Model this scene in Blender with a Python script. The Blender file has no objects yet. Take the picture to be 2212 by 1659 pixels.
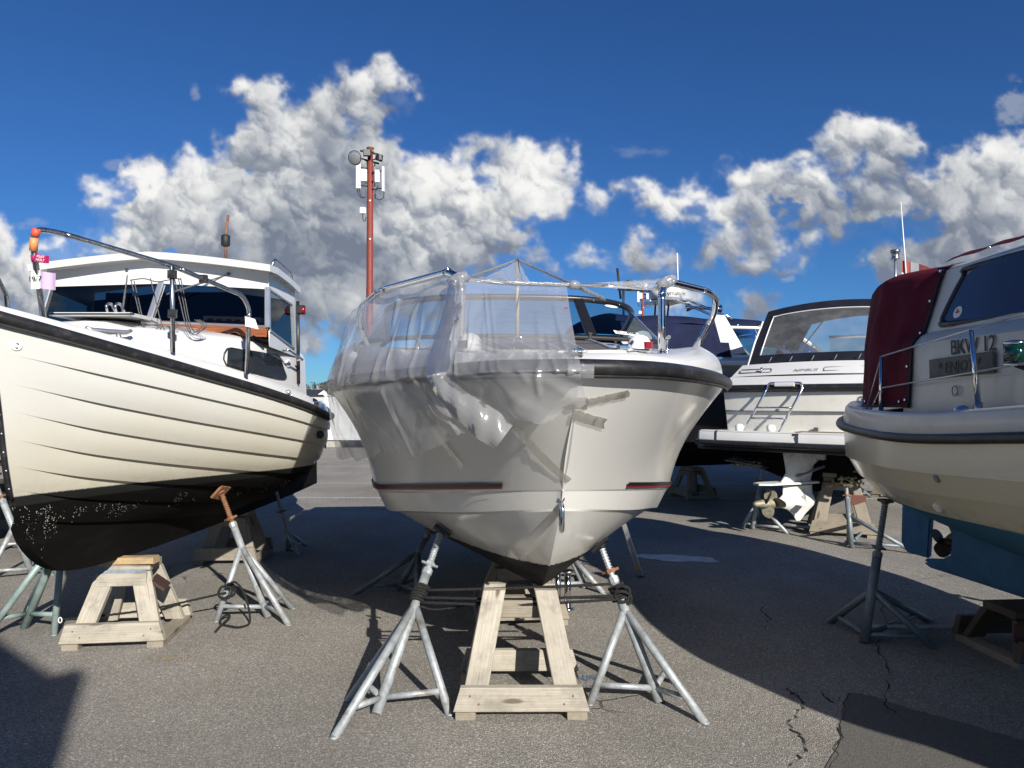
import bpy, bmesh, math, random
import numpy as np
from mathutils import Vector, Matrix, Euler
random.seed(11); np.random.seed(11)
SC = bpy.context.scene
COL = SC.collection
R = math.radians

# ------------------------------------------------------------------ camera
F_PX, HZ, CAM_H = 725.0, 400.0, 1.6
PITCH = math.atan((HZ - 384.0) / F_PX)
cam_d = bpy.data.cameras.new("camera")
cam_d.sensor_width = 36.0; cam_d.lens = 36.0 * F_PX / 1024.0
cam_d.clip_start = 0.05; cam_d.clip_end = 6000.0
cam = bpy.data.objects.new("camera", cam_d); COL.objects.link(cam)
cam.location = (0, 0, CAM_H); cam.rotation_euler = (R(90) + PITCH, 0, 0)
SC.camera = cam

# ------------------------------------------------------------------ sun, sky
SUN_AZ = R(25.5)          # the sun stands behind the camera, this far to the right
SUN_EL = R(27.0)
SUN_DIR = Vector((math.sin(SUN_AZ) * math.cos(SUN_EL), -math.cos(SUN_AZ) * math.cos(SUN_EL), math.sin(SUN_EL)))
sun_d = bpy.data.lights.new("sun", 'SUN'); sun_d.energy = 5.0; sun_d.angle = R(0.5); sun_d.color = (1.0, 0.945, 0.86)
sun = bpy.data.objects.new("sun", sun_d); COL.objects.link(sun)
sun.rotation_euler = SUN_DIR.to_track_quat('Z', 'Y').to_euler()
sun.location = (20, -30, 30)

SC.view_settings.view_transform = 'Standard'; SC.view_settings.look = 'None'
SC.view_settings.gamma = 1.0; SC.view_settings.exposure = 0.42
SC.cycles.use_denoising = True
SC.cycles.max_bounces = 10; SC.cycles.transparent_max_bounces = 24
SC.cycles.diffuse_bounces = 4; SC.cycles.glossy_bounces = 4; SC.cycles.transmission_bounces = 6
SC.cycles.caustics_reflective = False; SC.cycles.caustics_refractive = False
SC.cycles.sample_clamp_indirect = 6.0

world = bpy.data.worlds.new("World"); SC.world = world; world.use_nodes = True

class NT:
    """small helper to wire node trees"""
    def __init__(s, tree): s.t = tree; s.n = tree.nodes; s.l = tree.links
    def new(s, typ, **kw):
        nd = s.n.new(typ)
        for k, v in kw.items(): setattr(nd, k, v)
        return nd
    def put(s, sock, v):
        if v is None: return
        if isinstance(v, bpy.types.NodeSocket): s.l.new(v, sock)
        else:
            if isinstance(v, (tuple, list)) and len(v) == 3 and sock.type == 'RGBA': v = (*v, 1)
            sock.default_value = v
    def math(s, op, a, b=None, c=None, clamp=False):
        nd = s.new('ShaderNodeMath', operation=op, use_clamp=clamp)
        s.put(nd.inputs[0], a); s.put(nd.inputs[1], b)
        if c is not None: s.put(nd.inputs[2], c)
        return nd.outputs[0]
    def vmath(s, op, a, b=None, scale=None):
        nd = s.new('ShaderNodeVectorMath', operation=op)
        s.put(nd.inputs[0], a); s.put(nd.inputs[1], b)
        if scale is not None: s.put(nd.inputs['Scale'], scale)
        return nd.outputs[0] if op not in ('DOT_PRODUCT', 'LENGTH') else nd.outputs['Value']
    def mix(s, fac, a, b, blend='MIX'):
        nd = s.new('ShaderNodeMix', data_type='RGBA', blend_type=blend)
        s.put(nd.inputs[0], fac); s.put(nd.inputs[6], a); s.put(nd.inputs[7], b)
        return nd.outputs[2]
    def maprange(s, v, a, b, c=0.0, d=1.0, smooth=False):
        nd = s.new('ShaderNodeMapRange')
        if smooth: nd.interpolation_type = 'SMOOTHSTEP'
        s.put(nd.inputs[0], v)
        for i, x in enumerate((a, b, c, d)): s.put(nd.inputs[i + 1], x)
        return nd.outputs[0]
    def noise(s, vec, scale, detail=4, rough=0.55, dist=0.0):
        nd = s.new('ShaderNodeTexNoise'); s.put(nd.inputs['Vector'], vec)
        nd.inputs['Scale'].default_value = scale; nd.inputs['Detail'].default_value = detail
        nd.inputs['Roughness'].default_value = rough; nd.inputs['Distortion'].default_value = dist
        return nd.outputs[0]
    def voronoi(s, vec, scale, feature='F1', detail=0, rand=1.0):
        nd = s.new('ShaderNodeTexVoronoi', feature=feature); s.put(nd.inputs['Vector'], vec)
        nd.inputs['Scale'].default_value = scale
        if 'Detail' in nd.inputs: nd.inputs['Detail'].default_value = detail
        nd.inputs['Randomness'].default_value = rand
        return nd
    def ramp(s, fac, stops):
        nd = s.new('ShaderNodeValToRGB'); s.put(nd.inputs[0], fac)
        el = nd.color_ramp.elements
        while len(el) < len(stops): el.new(0.5)
        for e, (p, c) in zip(el, stops):
            e.position = p; e.color = (*c, 1) if len(c) == 3 else c
        return nd.outputs[0]


def build_world():
    w = NT(world.node_tree); w.n.clear()
    sky = w.new('ShaderNodeTexSky', sky_type='NISHITA'); sky.sun_disc = False
    sky.sun_elevation = SUN_EL; sky.sun_rotation = math.atan2(SUN_DIR.x, SUN_DIR.y)
    sky.altitude = 300; sky.air_density = 1.0; sky.dust_density = 0.0; sky.ozone_density = 1.6
    col = w.mix(1.0, sky.outputs[0], (0.30, 0.66, 1.20), 'MULTIPLY')
    bg = w.new('ShaderNodeBackground'); w.put(bg.inputs[0], col); bg.inputs[1].default_value = 0.053
    out = w.new('ShaderNodeOutputWorld'); w.l.new(bg.outputs[0], out.inputs[0])
build_world()

# ------------------------------------------------------------------ sky: cumulus heaps on a far dome
def vnoise(x, y, seed=0):
    """smooth value noise on arrays"""
    rs = np.random.RandomState(seed); tab = rs.rand(256, 256).astype(np.float32)
    xi = np.floor(x).astype(int); yi = np.floor(y).astype(int); fx = x - xi; fy = y - yi
    fx = fx * fx * (3 - 2 * fx); fy = fy * fy * (3 - 2 * fy)
    a = tab[yi & 255, xi & 255]; b = tab[yi & 255, (xi + 1) & 255]; c = tab[(yi + 1) & 255, xi & 255]; d = tab[(yi + 1) & 255, (xi + 1) & 255]
    return (a * (1 - fx) + b * fx) * (1 - fy) + (c * (1 - fx) + d * fx) * fy
def fbm(x, y, octv=5, gain=0.5, seed=0):
    s = 0; a = 1.0; t = 0
    for k in range(octv):
        s = s + a * vnoise(x * 2 ** k + 17.3 * k, y * 2 ** k + 9.1 * k, seed + k); t += a; a *= gain
    return s / t
def sstep(a, b, x):
    t = np.clip((x - a) / (b - a), 0, 1); return t * t * (3 - 2 * t)
def blur(a, r):
    k = np.exp(-0.5 * (np.arange(-3 * r, 3 * r + 1) / r) ** 2); k /= k.sum()
    a = np.apply_along_axis(lambda v: np.convolve(np.pad(v, 3 * r, 'edge'), k, 'valid'), 0, a)
    return np.apply_along_axis(lambda v: np.convolve(np.pad(v, 3 * r, 'edge'), k, 'valid'), 1, a)
def sample(a, x, y):
    h, w = a.shape; x = np.clip(x, 0, w - 1.001); y = np.clip(y, 0, h - 1.001)
    xi = x.astype(int); yi = y.astype(int); fx = x - xi; fy = y - yi
    return (a[yi, xi] * (1 - fx) + a[yi, xi + 1] * fx) * (1 - fy) + (a[yi + 1, xi] * (1 - fx) + a[yi + 1, xi + 1] * fx) * fy

# (centre x, y, half width, half height, brightness): read off a 2212-wide view, stored as sky directions
HEAPS = [(540,225,78,64,.75),(785,205,85,66,.8),(665,290,105,66,.65),(590,335,105,76,.8),(725,375,130,95,.5),
  (400,445,165,78,1.0),(228,418,48,38,.8),(560,490,250,100,.7),(300,520,130,48,.9),(50,612,125,68,.8),(20,650,90,60,.6),
  (720,615,215,100,.42),(690,735,110,42,.45),(1030,445,150,85,1.0),(1135,400,82,78,.75),(955,500,170,80,.85),
  (1000,548,220,38,.5),(1280,558,44,24,.6),(1175,556,70,24,.55),(1890,330,98,66,.75),(1710,415,150,56,.6),
  (1480,435,125,54,.75),(1800,450,175,60,.6),(1640,540,150,52,.5),(2020,425,90,60,1.0),(2170,450,130,110,.5),
  (1985,580,170,85,.38),(2225,360,70,60,.6),(1298,440,44,26,.6),(1645,657,56,32,.5),(1390,580,55,45,.6),
  (1490,667,48,32,.55),(2080,640,150,60,.4),(1535,520,55,38,.7),(1000,320,46,30,.5),(2300,520,120,120,.5),(-90,560,120,90,.7)]
WISPS = [(415,190,18,26,.35),(250,352,60,16,.3),(970,345,110,40,.45),(2200,225,50,80,.5),(2090,330,90,40,.3),(1385,320,80,22,.2),(1770,310,50,24,.25),(60,480,50,18,.3),(1180,310,30,14,.2),(1700,600,24,14,.35)]

def build_clouds():
    U = 2.7                                   # grid step in 2212-view units
    x0, x1, y0, y1 = -420, 2640, 60, 880
    nx = int((x1 - x0) / U); ny = int((y1 - y0) / U)
    H = np.full((ny, nx), -1e3, np.float32); NX = np.zeros((ny, nx), np.float32); NY = NX.copy(); NZ = NX.copy(); BR = NX.copy(); SD = np.full((ny, nx), -1.0, np.float32)
    rs = np.random.RandomState(5)
    puffs = []
    for (cx, cy, rx, ry, br) in HEAPS:
        area = rx * ry; base = min(rx, ry)
        for i in range(max(5, int(area / 700))):
            a = rs.rand() * 6.283; q = math.sqrt(rs.rand()) * 1.0
            r = base * (0.34 + 0.26 * rs.rand()); x = cx + rx * q * math.cos(a); y = cy + ry * q * math.sin(a) * (0.9 if math.sin(a) < 0 else 0.75)
            z = rs.rand() * base * 0.8
            puffs.append((x, y, z, r, br + rs.randn() * .05))
            for j in range(9):
                v = rs.randn(3); v /= np.linalg.norm(v); v[2] = abs(v[2]) * .8
                if v[1] > 0.3: v[1] *= 0.4
                r2 = r * (0.30 + 0.25 * rs.rand()); p2 = (x + v[0] * r * .9, y + v[1] * r * .9, z + v[2] * r * .8)
                puffs.append((*p2, r2, br + rs.randn() * .06))
                for k in range(4):
                    v3 = rs.randn(3); v3 /= np.linalg.norm(v3); v3[2] = abs(v3[2])
                    puffs.append((p2[0] + v3[0] * r2, p2[1] + v3[1] * r2, p2[2] + v3[2] * r2 * .8, r2 * (0.3 + 0.25 * rs.rand()), br + rs.randn() * .06))
    for (x, y, z, r, br) in puffs:
        gx, gy, gr = (x - x0) / U, (y - y0) / U, r / U
        a, b, c, d = max(0, int(gx - gr)), min(nx, int(gx + gr) + 2), max(0, int(gy - gr)), min(ny, int(gy + gr) + 2)
        if a >= b or c >= d: continue
        yy, xx = np.mgrid[c:d, a:b]
        dx = (xx - gx) / gr; dy = (yy - gy) / gr; q = 1 - dx * dx - dy * dy
        m = q > 0
        s = np.sqrt(np.maximum(q, 0)); h = z + s * r
        SD[c:d, a:b] = np.maximum(SD[c:d, a:b], np.where(m, q * min(1, .35 + gr / 9), -1))
        m &= h > H[c:d, a:b]
        H[c:d, a:b][m] = h[m]; NX[c:d, a:b][m] = dx[m]; NY[c:d, a:b][m] = -dy[m]; NZ[c:d, a:b][m] = s[m]; BR[c:d, a:b][m] = br
    cov = (H > -100).astype(np.float32)
    L = (0.50, 0.52, 0.69)
    nl = NX * L[0] + NY * L[1] + NZ * L[2]
    lam = np.where(cov > 0, np.clip(nl, 0, 1), 0.5)
    lam = 0.22 * lam + 0.40 * blur(lam * cov, 2) / np.maximum(blur(cov, 2), .05) + 0.38 * blur(lam * cov, 7) / np.maximum(blur(cov, 7), .05)
    BRb = blur(BR * cov, 9) / np.maximum(blur(cov, 9), 0.03)
    above = np.zeros_like(cov)
    cb = blur(cov, 3)
    acc = np.zeros(nx, np.float32)
    for j in range(ny):
        acc = acc * 0.972 + cb[j]; above[j] = acc
    above = blur(above, 4) * 0.028
    yy, xx = np.mgrid[0:ny, 0:nx].astype(np.float32)
    X = xx * U + x0; Y = yy * U + y0
    big = fbm(X / 150, Y / 110, 4, .5, 3)
    fine = fbm(X / 34, Y / 28, 5, .6, 21)
    lit = 0.20 + 0.86 * lam * (0.42 + 0.80 * BRb) - 0.46 * sstep(0.10, 0.95, above) * (1.10 - 0.70 * BRb) + 0.85 * (big - .5) + 0.46 * (fine - 0.5)
    lit += 0.10 * sstep(0.5, 0.05, above)
    # soft ragged rims: look the field up through a turbulent warp
    w1x = (fbm(X / 70, Y / 70, 6, .62, 40) - .5) * 105 / U; w1y = (fbm(X / 70, Y / 70, 6, .62, 50) - .5) * 85 / U
    edge = blur(cov, 5)
    edge = sample(edge, xx + w1x, yy + w1y); lit = sample(lit, xx + w1x * .6, yy + w1y * .6)
    er = fbm(X / 26, Y / 22, 5, .62, 70)
    alpha = sstep(0.05, 0.95, edge + (er - 0.5) * 1.2 * (1 - np.abs(2 * edge - 1) * .45)) * sstep(0.0, 0.16, edge)
    hole = fbm(X / 95, Y / 70, 5, .6, 77); alpha *= 1 - 0.85 * sstep(0.56, 0.70, hole) * (edge < .9995)
    alpha = 0.5 * alpha + 0.5 * blur(alpha, 1)
    for (cx, cy, rx, ry, a) in WISPS:
        q = 1 - np.sqrt(((X - cx) / rx) ** 2 + ((Y - cy) / ry) ** 2)
        wv = sstep(0.30, 0.95, q * .7 + (fbm(X / 40, Y / 26, 5, .6, 90) - .35) * 1.5) * a * sstep(0, .35, q)
        lit = np.where(wv > alpha, 0.52, lit); alpha = np.maximum(alpha, wv)
    lit = lit - 0.03
    # towards the rim of this patch the heaps thin out into the ring beyond
    alpha *= sstep(0, 60, np.minimum(xx, nx - 1 - xx)) * sstep(0, 12, ny - 1 - yy) * sstep(0, 8, yy)
    RAD = 3000.0
    dx = (X / 2.1602 - 512) / F_PX; dz = (HZ - Y / 2.1602) / F_PX
    P1 = np.stack([dx, np.ones_like(dx), dz], -1); P1 /= np.linalg.norm(P1, axis=-1, keepdims=True)
    def quads(n_y, n_x, off, keep):
        jj, ii = np.mgrid[0:n_y - 1, 0:n_x - 1]
        a = jj * n_x + ii; q = np.stack([a, a + 1, a + n_x + 1, a + n_x], -1)
        return (q + off)[keep]
    k1 = (alpha[:-1, :-1] + alpha[1:, :-1] + alpha[:-1, 1:] + alpha[1:, 1:]) > 0.004
    f1 = quads(ny, nx, 0, k1)
    # the ring of the same kind of cloud all round, coarser, with a clear gap where the sun stands
    azs = np.radians(np.arange(44, 316.1, 0.55)); els = np.radians(np.arange(44, 1, -0.55))
    A, E = np.meshgrid(azs, els)
    f = fbm(A * 9, E * 14, 5, .55, 120); f2 = fbm(A * 9 + .1, E * 14 + .25, 5, .55, 120)
    bandm = np.exp(-((np.degrees(E) - 15) / 11) ** 2)
    al2 = sstep(0.56, 0.66, f * .62 + .30 * bandm)
    sang = np.arccos(np.clip(np.sin(E) * math.sin(SUN_EL) + np.cos(E) * math.cos(SUN_EL) * np.cos(A - (math.pi - SUN_AZ)), -1, 1))
    al2 *= sstep(R(9), R(20), sang) * sstep(0, .05, A - azs[0]) * sstep(0, .05, azs[-1] - A)
    li2 = np.clip(0.55 + (f - f2) * 3.5 - 0.5 * (f - .5), 0, 1)
    P2 = np.stack([np.sin(A) * np.cos(E), np.cos(A) * np.cos(E), np.sin(E)], -1)
    k2 = (al2[:-1, :-1] + al2[1:, 1:]) > 0.004
    f2_ = quads(*A.shape, ny * nx, k2)
    V = np.concatenate([P1.reshape(-1, 3), P2.reshape(-1, 3)]) * RAD
    Fq = np.concatenate([f1, f2_]); al = np.concatenate([alpha.ravel(), al2.ravel()]); li = np.clip(np.concatenate([lit.ravel(), li2.ravel()]), 0, 1)
    used = np.unique(Fq); remap = np.full(len(V), -1); remap[used] = np.arange(len(used))
    V = V[used]; Fq = remap[Fq]; al = al[used]; li = li[used]
    me = bpy.data.meshes.new("sky")
    me.vertices.add(len(V)); me.vertices.foreach_set("co", V.astype(np.float32).ravel())
    me.loops.add(Fq.size); me.loops.foreach_set("vertex_index", Fq.ravel().astype(np.int32))
    me.polygons.add(len(Fq)); me.polygons.foreach_set("loop_start", np.arange(0, Fq.size, 4, dtype=np.int32)); me.polygons.foreach_set("loop_total", np.full(len(Fq), 4, np.int32))
    me.update(calc_edges=True)
    for nm, arr in (("cloud", al), ("lit", li)):
        at = me.attributes.new(nm, 'FLOAT', 'POINT'); at.data.foreach_set("value", arr.astype(np.float32))
    o = bpy.data.objects.new("sky", me); COL.objects.link(o); o["kind"] = "structure"
    mt = bpy.data.materials.new("cloud"); mt.use_nodes = True; t = NT(mt.node_tree); t.n.clear()
    a1 = t.new('ShaderNodeAttribute', attribute_name="cloud"); a2 = t.new('ShaderNodeAttribute', attribute_name="lit")
    c = t.ramp(a2.outputs['Fac'], [(0.0, (0.20, 0.235, 0.31)), (0.25, (0.32, 0.355, 0.42)), (0.5, (0.53, 0.555, 0.59)), (0.75, (0.80, 0.81, 0.81)), (1.0, (1.0, 0.99, 0.965))])
    em = t.new('ShaderNodeEmission'); t.put(em.inputs[0], c); em.inputs[1].default_value = 0.70
    tr = t.new('ShaderNodeBsdfTransparent'); mx = t.new('ShaderNodeMixShader')
    t.put(mx.inputs[0], a1.outputs['Fac']); t.l.new(tr.outputs[0], mx.inputs[1]); t.l.new(em.outputs[0], mx.inputs[2])
    out = t.new('ShaderNodeOutputMaterial'); t.l.new(mx.outputs[0], out.inputs[0])
    mt.cycles.emission_sampling = 'NONE'
    me.materials.append(mt)
build_clouds()

# ------------------------------------------------------------------ helpers
RIGHT = Vector((1, 0, 0)); UP = Vector((0, -math.sin(PITCH), math.cos(PITCH))); FWD = Vector((0, math.cos(PITCH), math.sin(PITCH)))
def W(px, py, Y):
    """the place at depth Y metres that was measured at this spot of a 1024-wide view"""
    d = RIGHT * (px - 512) + UP * (384 - py) + FWD * F_PX
    return Vector((0, 0, CAM_H)) + d * (Y / d.y)
def Q(x, y, Y): return W(x / 2.1602, y / 2.1602, Y)      # the same from a 2212-wide view
def GR(x, y):
    """ground point seen at a spot of the 2212-wide view"""
    d = RIGHT * (x / 2.1602 - 512) + UP * (384 - y / 2.1602) + FWD * F_PX
    k = -CAM_H / d.z; return Vector((d.x * k, d.y * k, 0))

def interp(knots, x):
    """monotone cubic through (x, y) knots"""
    k = np.array(knots, float); xs, ys = k[:, 0], k[:, 1]; n = len(xs)
    h = np.diff(xs); d = np.diff(ys) / h; m = np.zeros(n)
    m[0] = d[0]; m[-1] = d[-1]
    for i in range(1, n - 1):
        if d[i - 1] * d[i] > 0:
            w1 = 2 * h[i] + h[i - 1]; w2 = h[i] + 2 * h[i - 1]; m[i] = (w1 + w2) / (w1 / d[i - 1] + w2 / d[i])
    x = np.clip(np.asarray(x, float), xs[0], xs[-1]); i = np.clip(np.searchsorted(xs, x) - 1, 0, n - 2)
    t = (x - xs[i]) / h[i]
    return (2*t**3 - 3*t**2 + 1) * ys[i] + (t**3 - 2*t**2 + t) * h[i] * m[i] + (-2*t**3 + 3*t**2) * ys[i+1] + (t**3 - t**2) * h[i] * m[i+1]

def smooth_path(pts, n=8, closed=False):
    """Catmull-Rom through points"""
    P = [Vector(p) for p in pts]; out = []; N = len(P)
    segs = N if closed else N - 1
    for i in range(segs):
        p1, p2 = P[i], P[(i + 1) % N]
        p0 = P[i - 1] if (i > 0 or closed) else p1 * 2 - p2
        p3 = P[(i + 2) % N] if (i + 2 < N or closed) else p2 * 2 - p1
        for k in range(n):
            t = k / n
            out.append(0.5 * ((2 * p1) + (p2 - p0) * t + (2*p0 - 5*p1 + 4*p2 - p3) * t*t + (3*p1 - p0 - 3*p2 + p3) * t**3))
    if not closed: out.append(P[-1])
    return out

def fillet(pts, rad=0.06, n=5):
    """polyline with rounded corners, as bent tube has"""
    P = [Vector(p) for p in pts]; out = [P[0]]
    for i in range(1, len(P) - 1):
        a = (P[i - 1] - P[i]); b = (P[i + 1] - P[i]); r = min(rad, a.length * .45, b.length * .45)
        A = P[i] + a.normalized() * r; B = P[i] + b.normalized() * r
        for k in range(n + 1):
            t = k / n; out.append((1-t)**2 * A + 2*t*(1-t) * P[i] + t*t * B)
    out.append(P[-1]); return out

class G:
    """collects geometry for ONE mesh object"""
    def __init__(s): s.v = []; s.f = []; s.m = []; s.g = {}; s.sm = []
    def add(s, verts, faces, mi=0, smooth=False, gc=None):
        o = len(s.v); s.v += [Vector(v) for v in verts]
        for f in faces: s.f.append(tuple(i + o for i in f)); s.m.append(mi); s.sm.append(smooth)
        if gc is not None:
            for i, c in enumerate(gc): s.g[o + i] = c
        return s
    def beam(s, p0, p1, w, h, up=(0, 0, 1), bev=0.004, mi=0, tw=None, cut0=None, cut1=None):
        """board from p0 to p1, w wide (sideways), h thick (along up), with small chamfers; cut = tuple normal for skewed ends z-plane"""
        p0, p1 = Vector(p0), Vector(p1); d = (p1 - p0); L = d.length; d.normalize()
        u = Vector(up); u = (u - d * u.dot(d)); u = u.normalized() if u.length > 1e-5 else d.orthogonal().normalized(); r = d.cross(u)
        b = min(bev, w * .3, h * .3); W2, H2 = w / 2, h / 2
        sec = [(-W2 + b, -H2), (W2 - b, -H2), (W2, -H2 + b), (W2, H2 - b), (W2 - b, H2), (-W2 + b, H2), (-W2, H2 - b), (-W2, -H2 + b)]
        off = random.random() * 50
        vs, gc = [], []
        for e, (p, cut) in enumerate(((p0, cut0), (p1, cut1))):
            for (a, c) in sec:
                q = p + r * a + u * c
                if cut is not None:                     # slide along d onto the plane through p with this normal
                    nrm = Vector(cut); k = (p - q).dot(nrm) / d.dot(nrm); q = q + d * k
                vs.append(q); gc.append((a + off, c + off * .7, e * L + off))
        fs = [(i, (i + 1) % 8, 8 + (i + 1) % 8, 8 + i) for i in range(8)] + [tuple(range(7, -1, -1)), tuple(range(8, 16))]
        return s.add(vs, fs, mi, False, gc)
    def box(s, c, size, rot=None, bev=0.003, mi=0):
        c = Vector(c); M = Euler(rot).to_matrix() if rot is not None else Matrix.Identity(3)
        ax, ay, az = M @ Vector((size[0] / 2, 0, 0)), M @ Vector((0, 0, 0)), M @ Vector((0, 0, 1))
        return s.beam(c - ax, c + ax, size[1], size[2], az, bev, mi)
    def tube(s, pts, r, n=8, mi=0, cap=True, closed=False, radii=None, flat=1.0, upv=None):
        P = [Vector(p) for p in pts]; N = len(P); vs = []; prev = None
        for i in range(N):
            a = P[i - 1] if (i > 0 or closed) else P[i]; b = P[(i + 1) % N] if (i < N - 1 or closed) else P[i]
            t = (b - a); t = t.normalized() if t.length > 1e-9 else Vector((0, 0, 1))
            if prev is None:
                u = Vector(upv) if upv is not None else t.orthogonal(); u = (u - t * u.dot(t)).normalized()
            else:
                u = prev - t * prev.dot(t); u = u.normalized() if u.length > 1e-6 else t.orthogonal().normalized()
            prev = u; w = t.cross(u); rr = radii[i] if radii is not None else r
            for k in range(n):
                a_ = 2 * math.pi * k / n; vs.append(P[i] + u * (math.cos(a_) * rr * flat) + w * (math.sin(a_) * rr))
        fs = []
        for i in range(N if closed else N - 1):
            j = (i + 1) % N
            for k in range(n): fs.append((i * n + k, i * n + (k + 1) % n, j * n + (k + 1) % n, j * n + k))
        s.add(vs, fs, mi, True)
        if cap and not closed:
            o = len(s.v) - len(vs)
            s.f.append(tuple(o + k for k in range(n - 1, -1, -1))); s.f.append(tuple(o + (N - 1) * n + k for k in range(n)))
            s.m += [mi, mi]; s.sm += [False, False]
        return s
    def lathe(s, base, axis, prof, n=14, mi=0, smooth=True):
        """profile [(along axis, radius)]"""
        b = Vector(base); ax = Vector(axis).normalized(); u = ax.orthogonal().normalized(); w = ax.cross(u)
        vs = [b + ax * z + (u * math.cos(2*math.pi*k/n) + w * math.sin(2*math.pi*k/n)) * max(r, 1e-4) for (z, r) in prof for k in range(n)]
        fs = [(i*n + k, i*n + (k+1) % n, (i+1)*n + (k+1) % n, (i+1)*n + k) for i in range(len(prof) - 1) for k in range(n)]
        fs += [tuple(range(n - 1, -1, -1)), tuple((len(prof) - 1) * n + k for k in range(n))]
        return s.add(vs, fs, mi, smooth)
    def grid(s, rows, mi=0, smooth=True, closed=False, flip=False):
        n = len(rows[0]); vs = [p for r in rows for p in r]; fs = []
        for i in range(len(rows) - 1):
            for k in range(n if closed else n - 1):
                q = (i*n + k, i*n + (k+1) % n, (i+1)*n + (k+1) % n, (i+1)*n + k); fs.append(q[::-1] if flip else q)
        return s.add(vs, fs, mi, smooth)
    def slab(s, poly, thick, mi=0):
        """flat polygon given thickness along -normal"""
        P = [Vector(p) for p in poly]; n = Vector((0, 0, 0))
        for i in range(len(P)): n += (P[i] - P[0]).cross(P[(i + 1) % len(P)] - P[0])
        n.normalize(); k = len(P)
        vs = P + [p - n * thick for p in P]
        fs = [tuple(range(k)), tuple(range(2*k - 1, k - 1, -1))] + [(i, i + k, (i + 1) % k + k, (i + 1) % k) for i in range(k)]
        return s.add(vs, fs, mi, False)
    def build(s, name, mats, parent=None, world=False, **props):
        me = bpy.data.meshes.new(name); vs = s.v
        if world and parent is not None:
            Mi = MAT_OF[parent.name].inverted(); vs = [Mi @ v for v in vs]
        me.from_pydata([tuple(v) for v in vs], [], s.f)
        for m in (mats if isinstance(mats, (list, tuple)) else [mats]): me.materials.append(m)
        me.polygons.foreach_set("material_index", s.m); me.polygons.foreach_set("use_smooth", s.sm)
        if s.g:
            at = me.attributes.new("gc", 'FLOAT_VECTOR', 'POINT'); arr = np.zeros((len(s.v), 3), np.float32)
            for i, c in s.g.items(): arr[i] = c
            at.data.foreach_set("vector", arr.ravel())
        me.update()
        o = bpy.data.objects.new(name, me); COL.objects.link(o)
        if parent is not None: o.parent = parent; MAT_OF[o.name] = MAT_OF.get(parent.name, Matrix.Identity(4))
        for k, v in props.items(): o[k] = v
        return o
def smooth_by_angle(o, ang=35):
    bm = bmesh.new(); bm.from_mesh(o.data)
    for e in bm.edges: e.smooth = len(e.link_faces) == 2 and e.calc_face_angle(0) < R(ang)
    for f in bm.faces: f.smooth = True
    bm.to_mesh(o.data); bm.free(); return o
MAT_OF = {}
def thing(name, label, cat, loc=(0, 0, 0), rotz=0.0, group=None):
    o = bpy.data.objects.new(name, None); COL.objects.link(o); o.empty_display_size = 0.2
    o.location = loc; o.rotation_euler = (0, 0, rotz)
    MAT_OF[o.name] = Matrix.Translation(Vector(loc)) @ Matrix.Rotation(rotz, 4, 'Z')
    o["label"] = label; o["category"] = cat
    if group: o["group"] = group
    return o
def toL(root, p): return MAT_OF[root.name].inverted() @ Vector(p)
def copy_tree(o, parent=None):
    c = o.copy(); COL.objects.link(c); c.parent = parent
    for ch in list(o.children): copy_tree(ch, c)
    return c

# ------------------------------------------------------------------ materials
def mat(name, col, rough=0.5, metal=0.0, coat=0.0, spec=None, var=0.0, vscale=6.0, bump=0.0, bscale=40.0, dirt=None, dirt_amt=0.0, dscale=5.0, rvar=0.0, stretch=None):
    m = bpy.data.materials.new(name); m.use_nodes = True; t = NT(m.node_tree)
    b = m.node_tree.nodes['Principled BSDF']
    b.inputs['Roughness'].default_value = rough; b.inputs['Metallic'].default_value = metal
    if coat: b.inputs['Coat Weight'].default_value = coat; b.inputs['Coat Roughness'].default_value = 0.08
    if spec is not None: b.inputs['Specular IOR Level'].default_value = spec
    tc = t.new('ShaderNodeTexCoord'); P = tc.outputs['Object']
    if stretch: P = t.vmath('MULTIPLY', P, stretch)
    c = None
    if var:
        n = t.noise(P, vscale, 5, 0.6); k = t.maprange(n, 0.3, 0.7, 1 - var, 1 + var)
        c = t.vmath('SCALE', tuple(col), scale=k)
    if dirt:
        n = t.noise(P, dscale, 7, 0.68); k = t.maprange(n, 0.5, 0.72, 0, dirt_amt, True)
        c = t.mix(k, c if c is not None else tuple(col), dirt)
    if c is None: b.inputs['Base Color'].default_value = (*col, 1)
    else: t.put(b.inputs['Base Color'], c)
    if rvar:
        t.put(b.inputs['Roughness'], t.math('MULTIPLY_ADD', t.noise(P, vscale * 2, 4), rvar, rough - rvar / 2))
    if bump:
        bp = t.new('ShaderNodeBump'); bp.inputs['Strength'].default_value = bump; bp.inputs['Distance'].default_value = 0.01
        t.put(bp.inputs['Height'], t.noise(P, bscale, 5, 0.6)); t.put(b.inputs['Normal'], bp.outputs[0])
    return m

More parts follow.
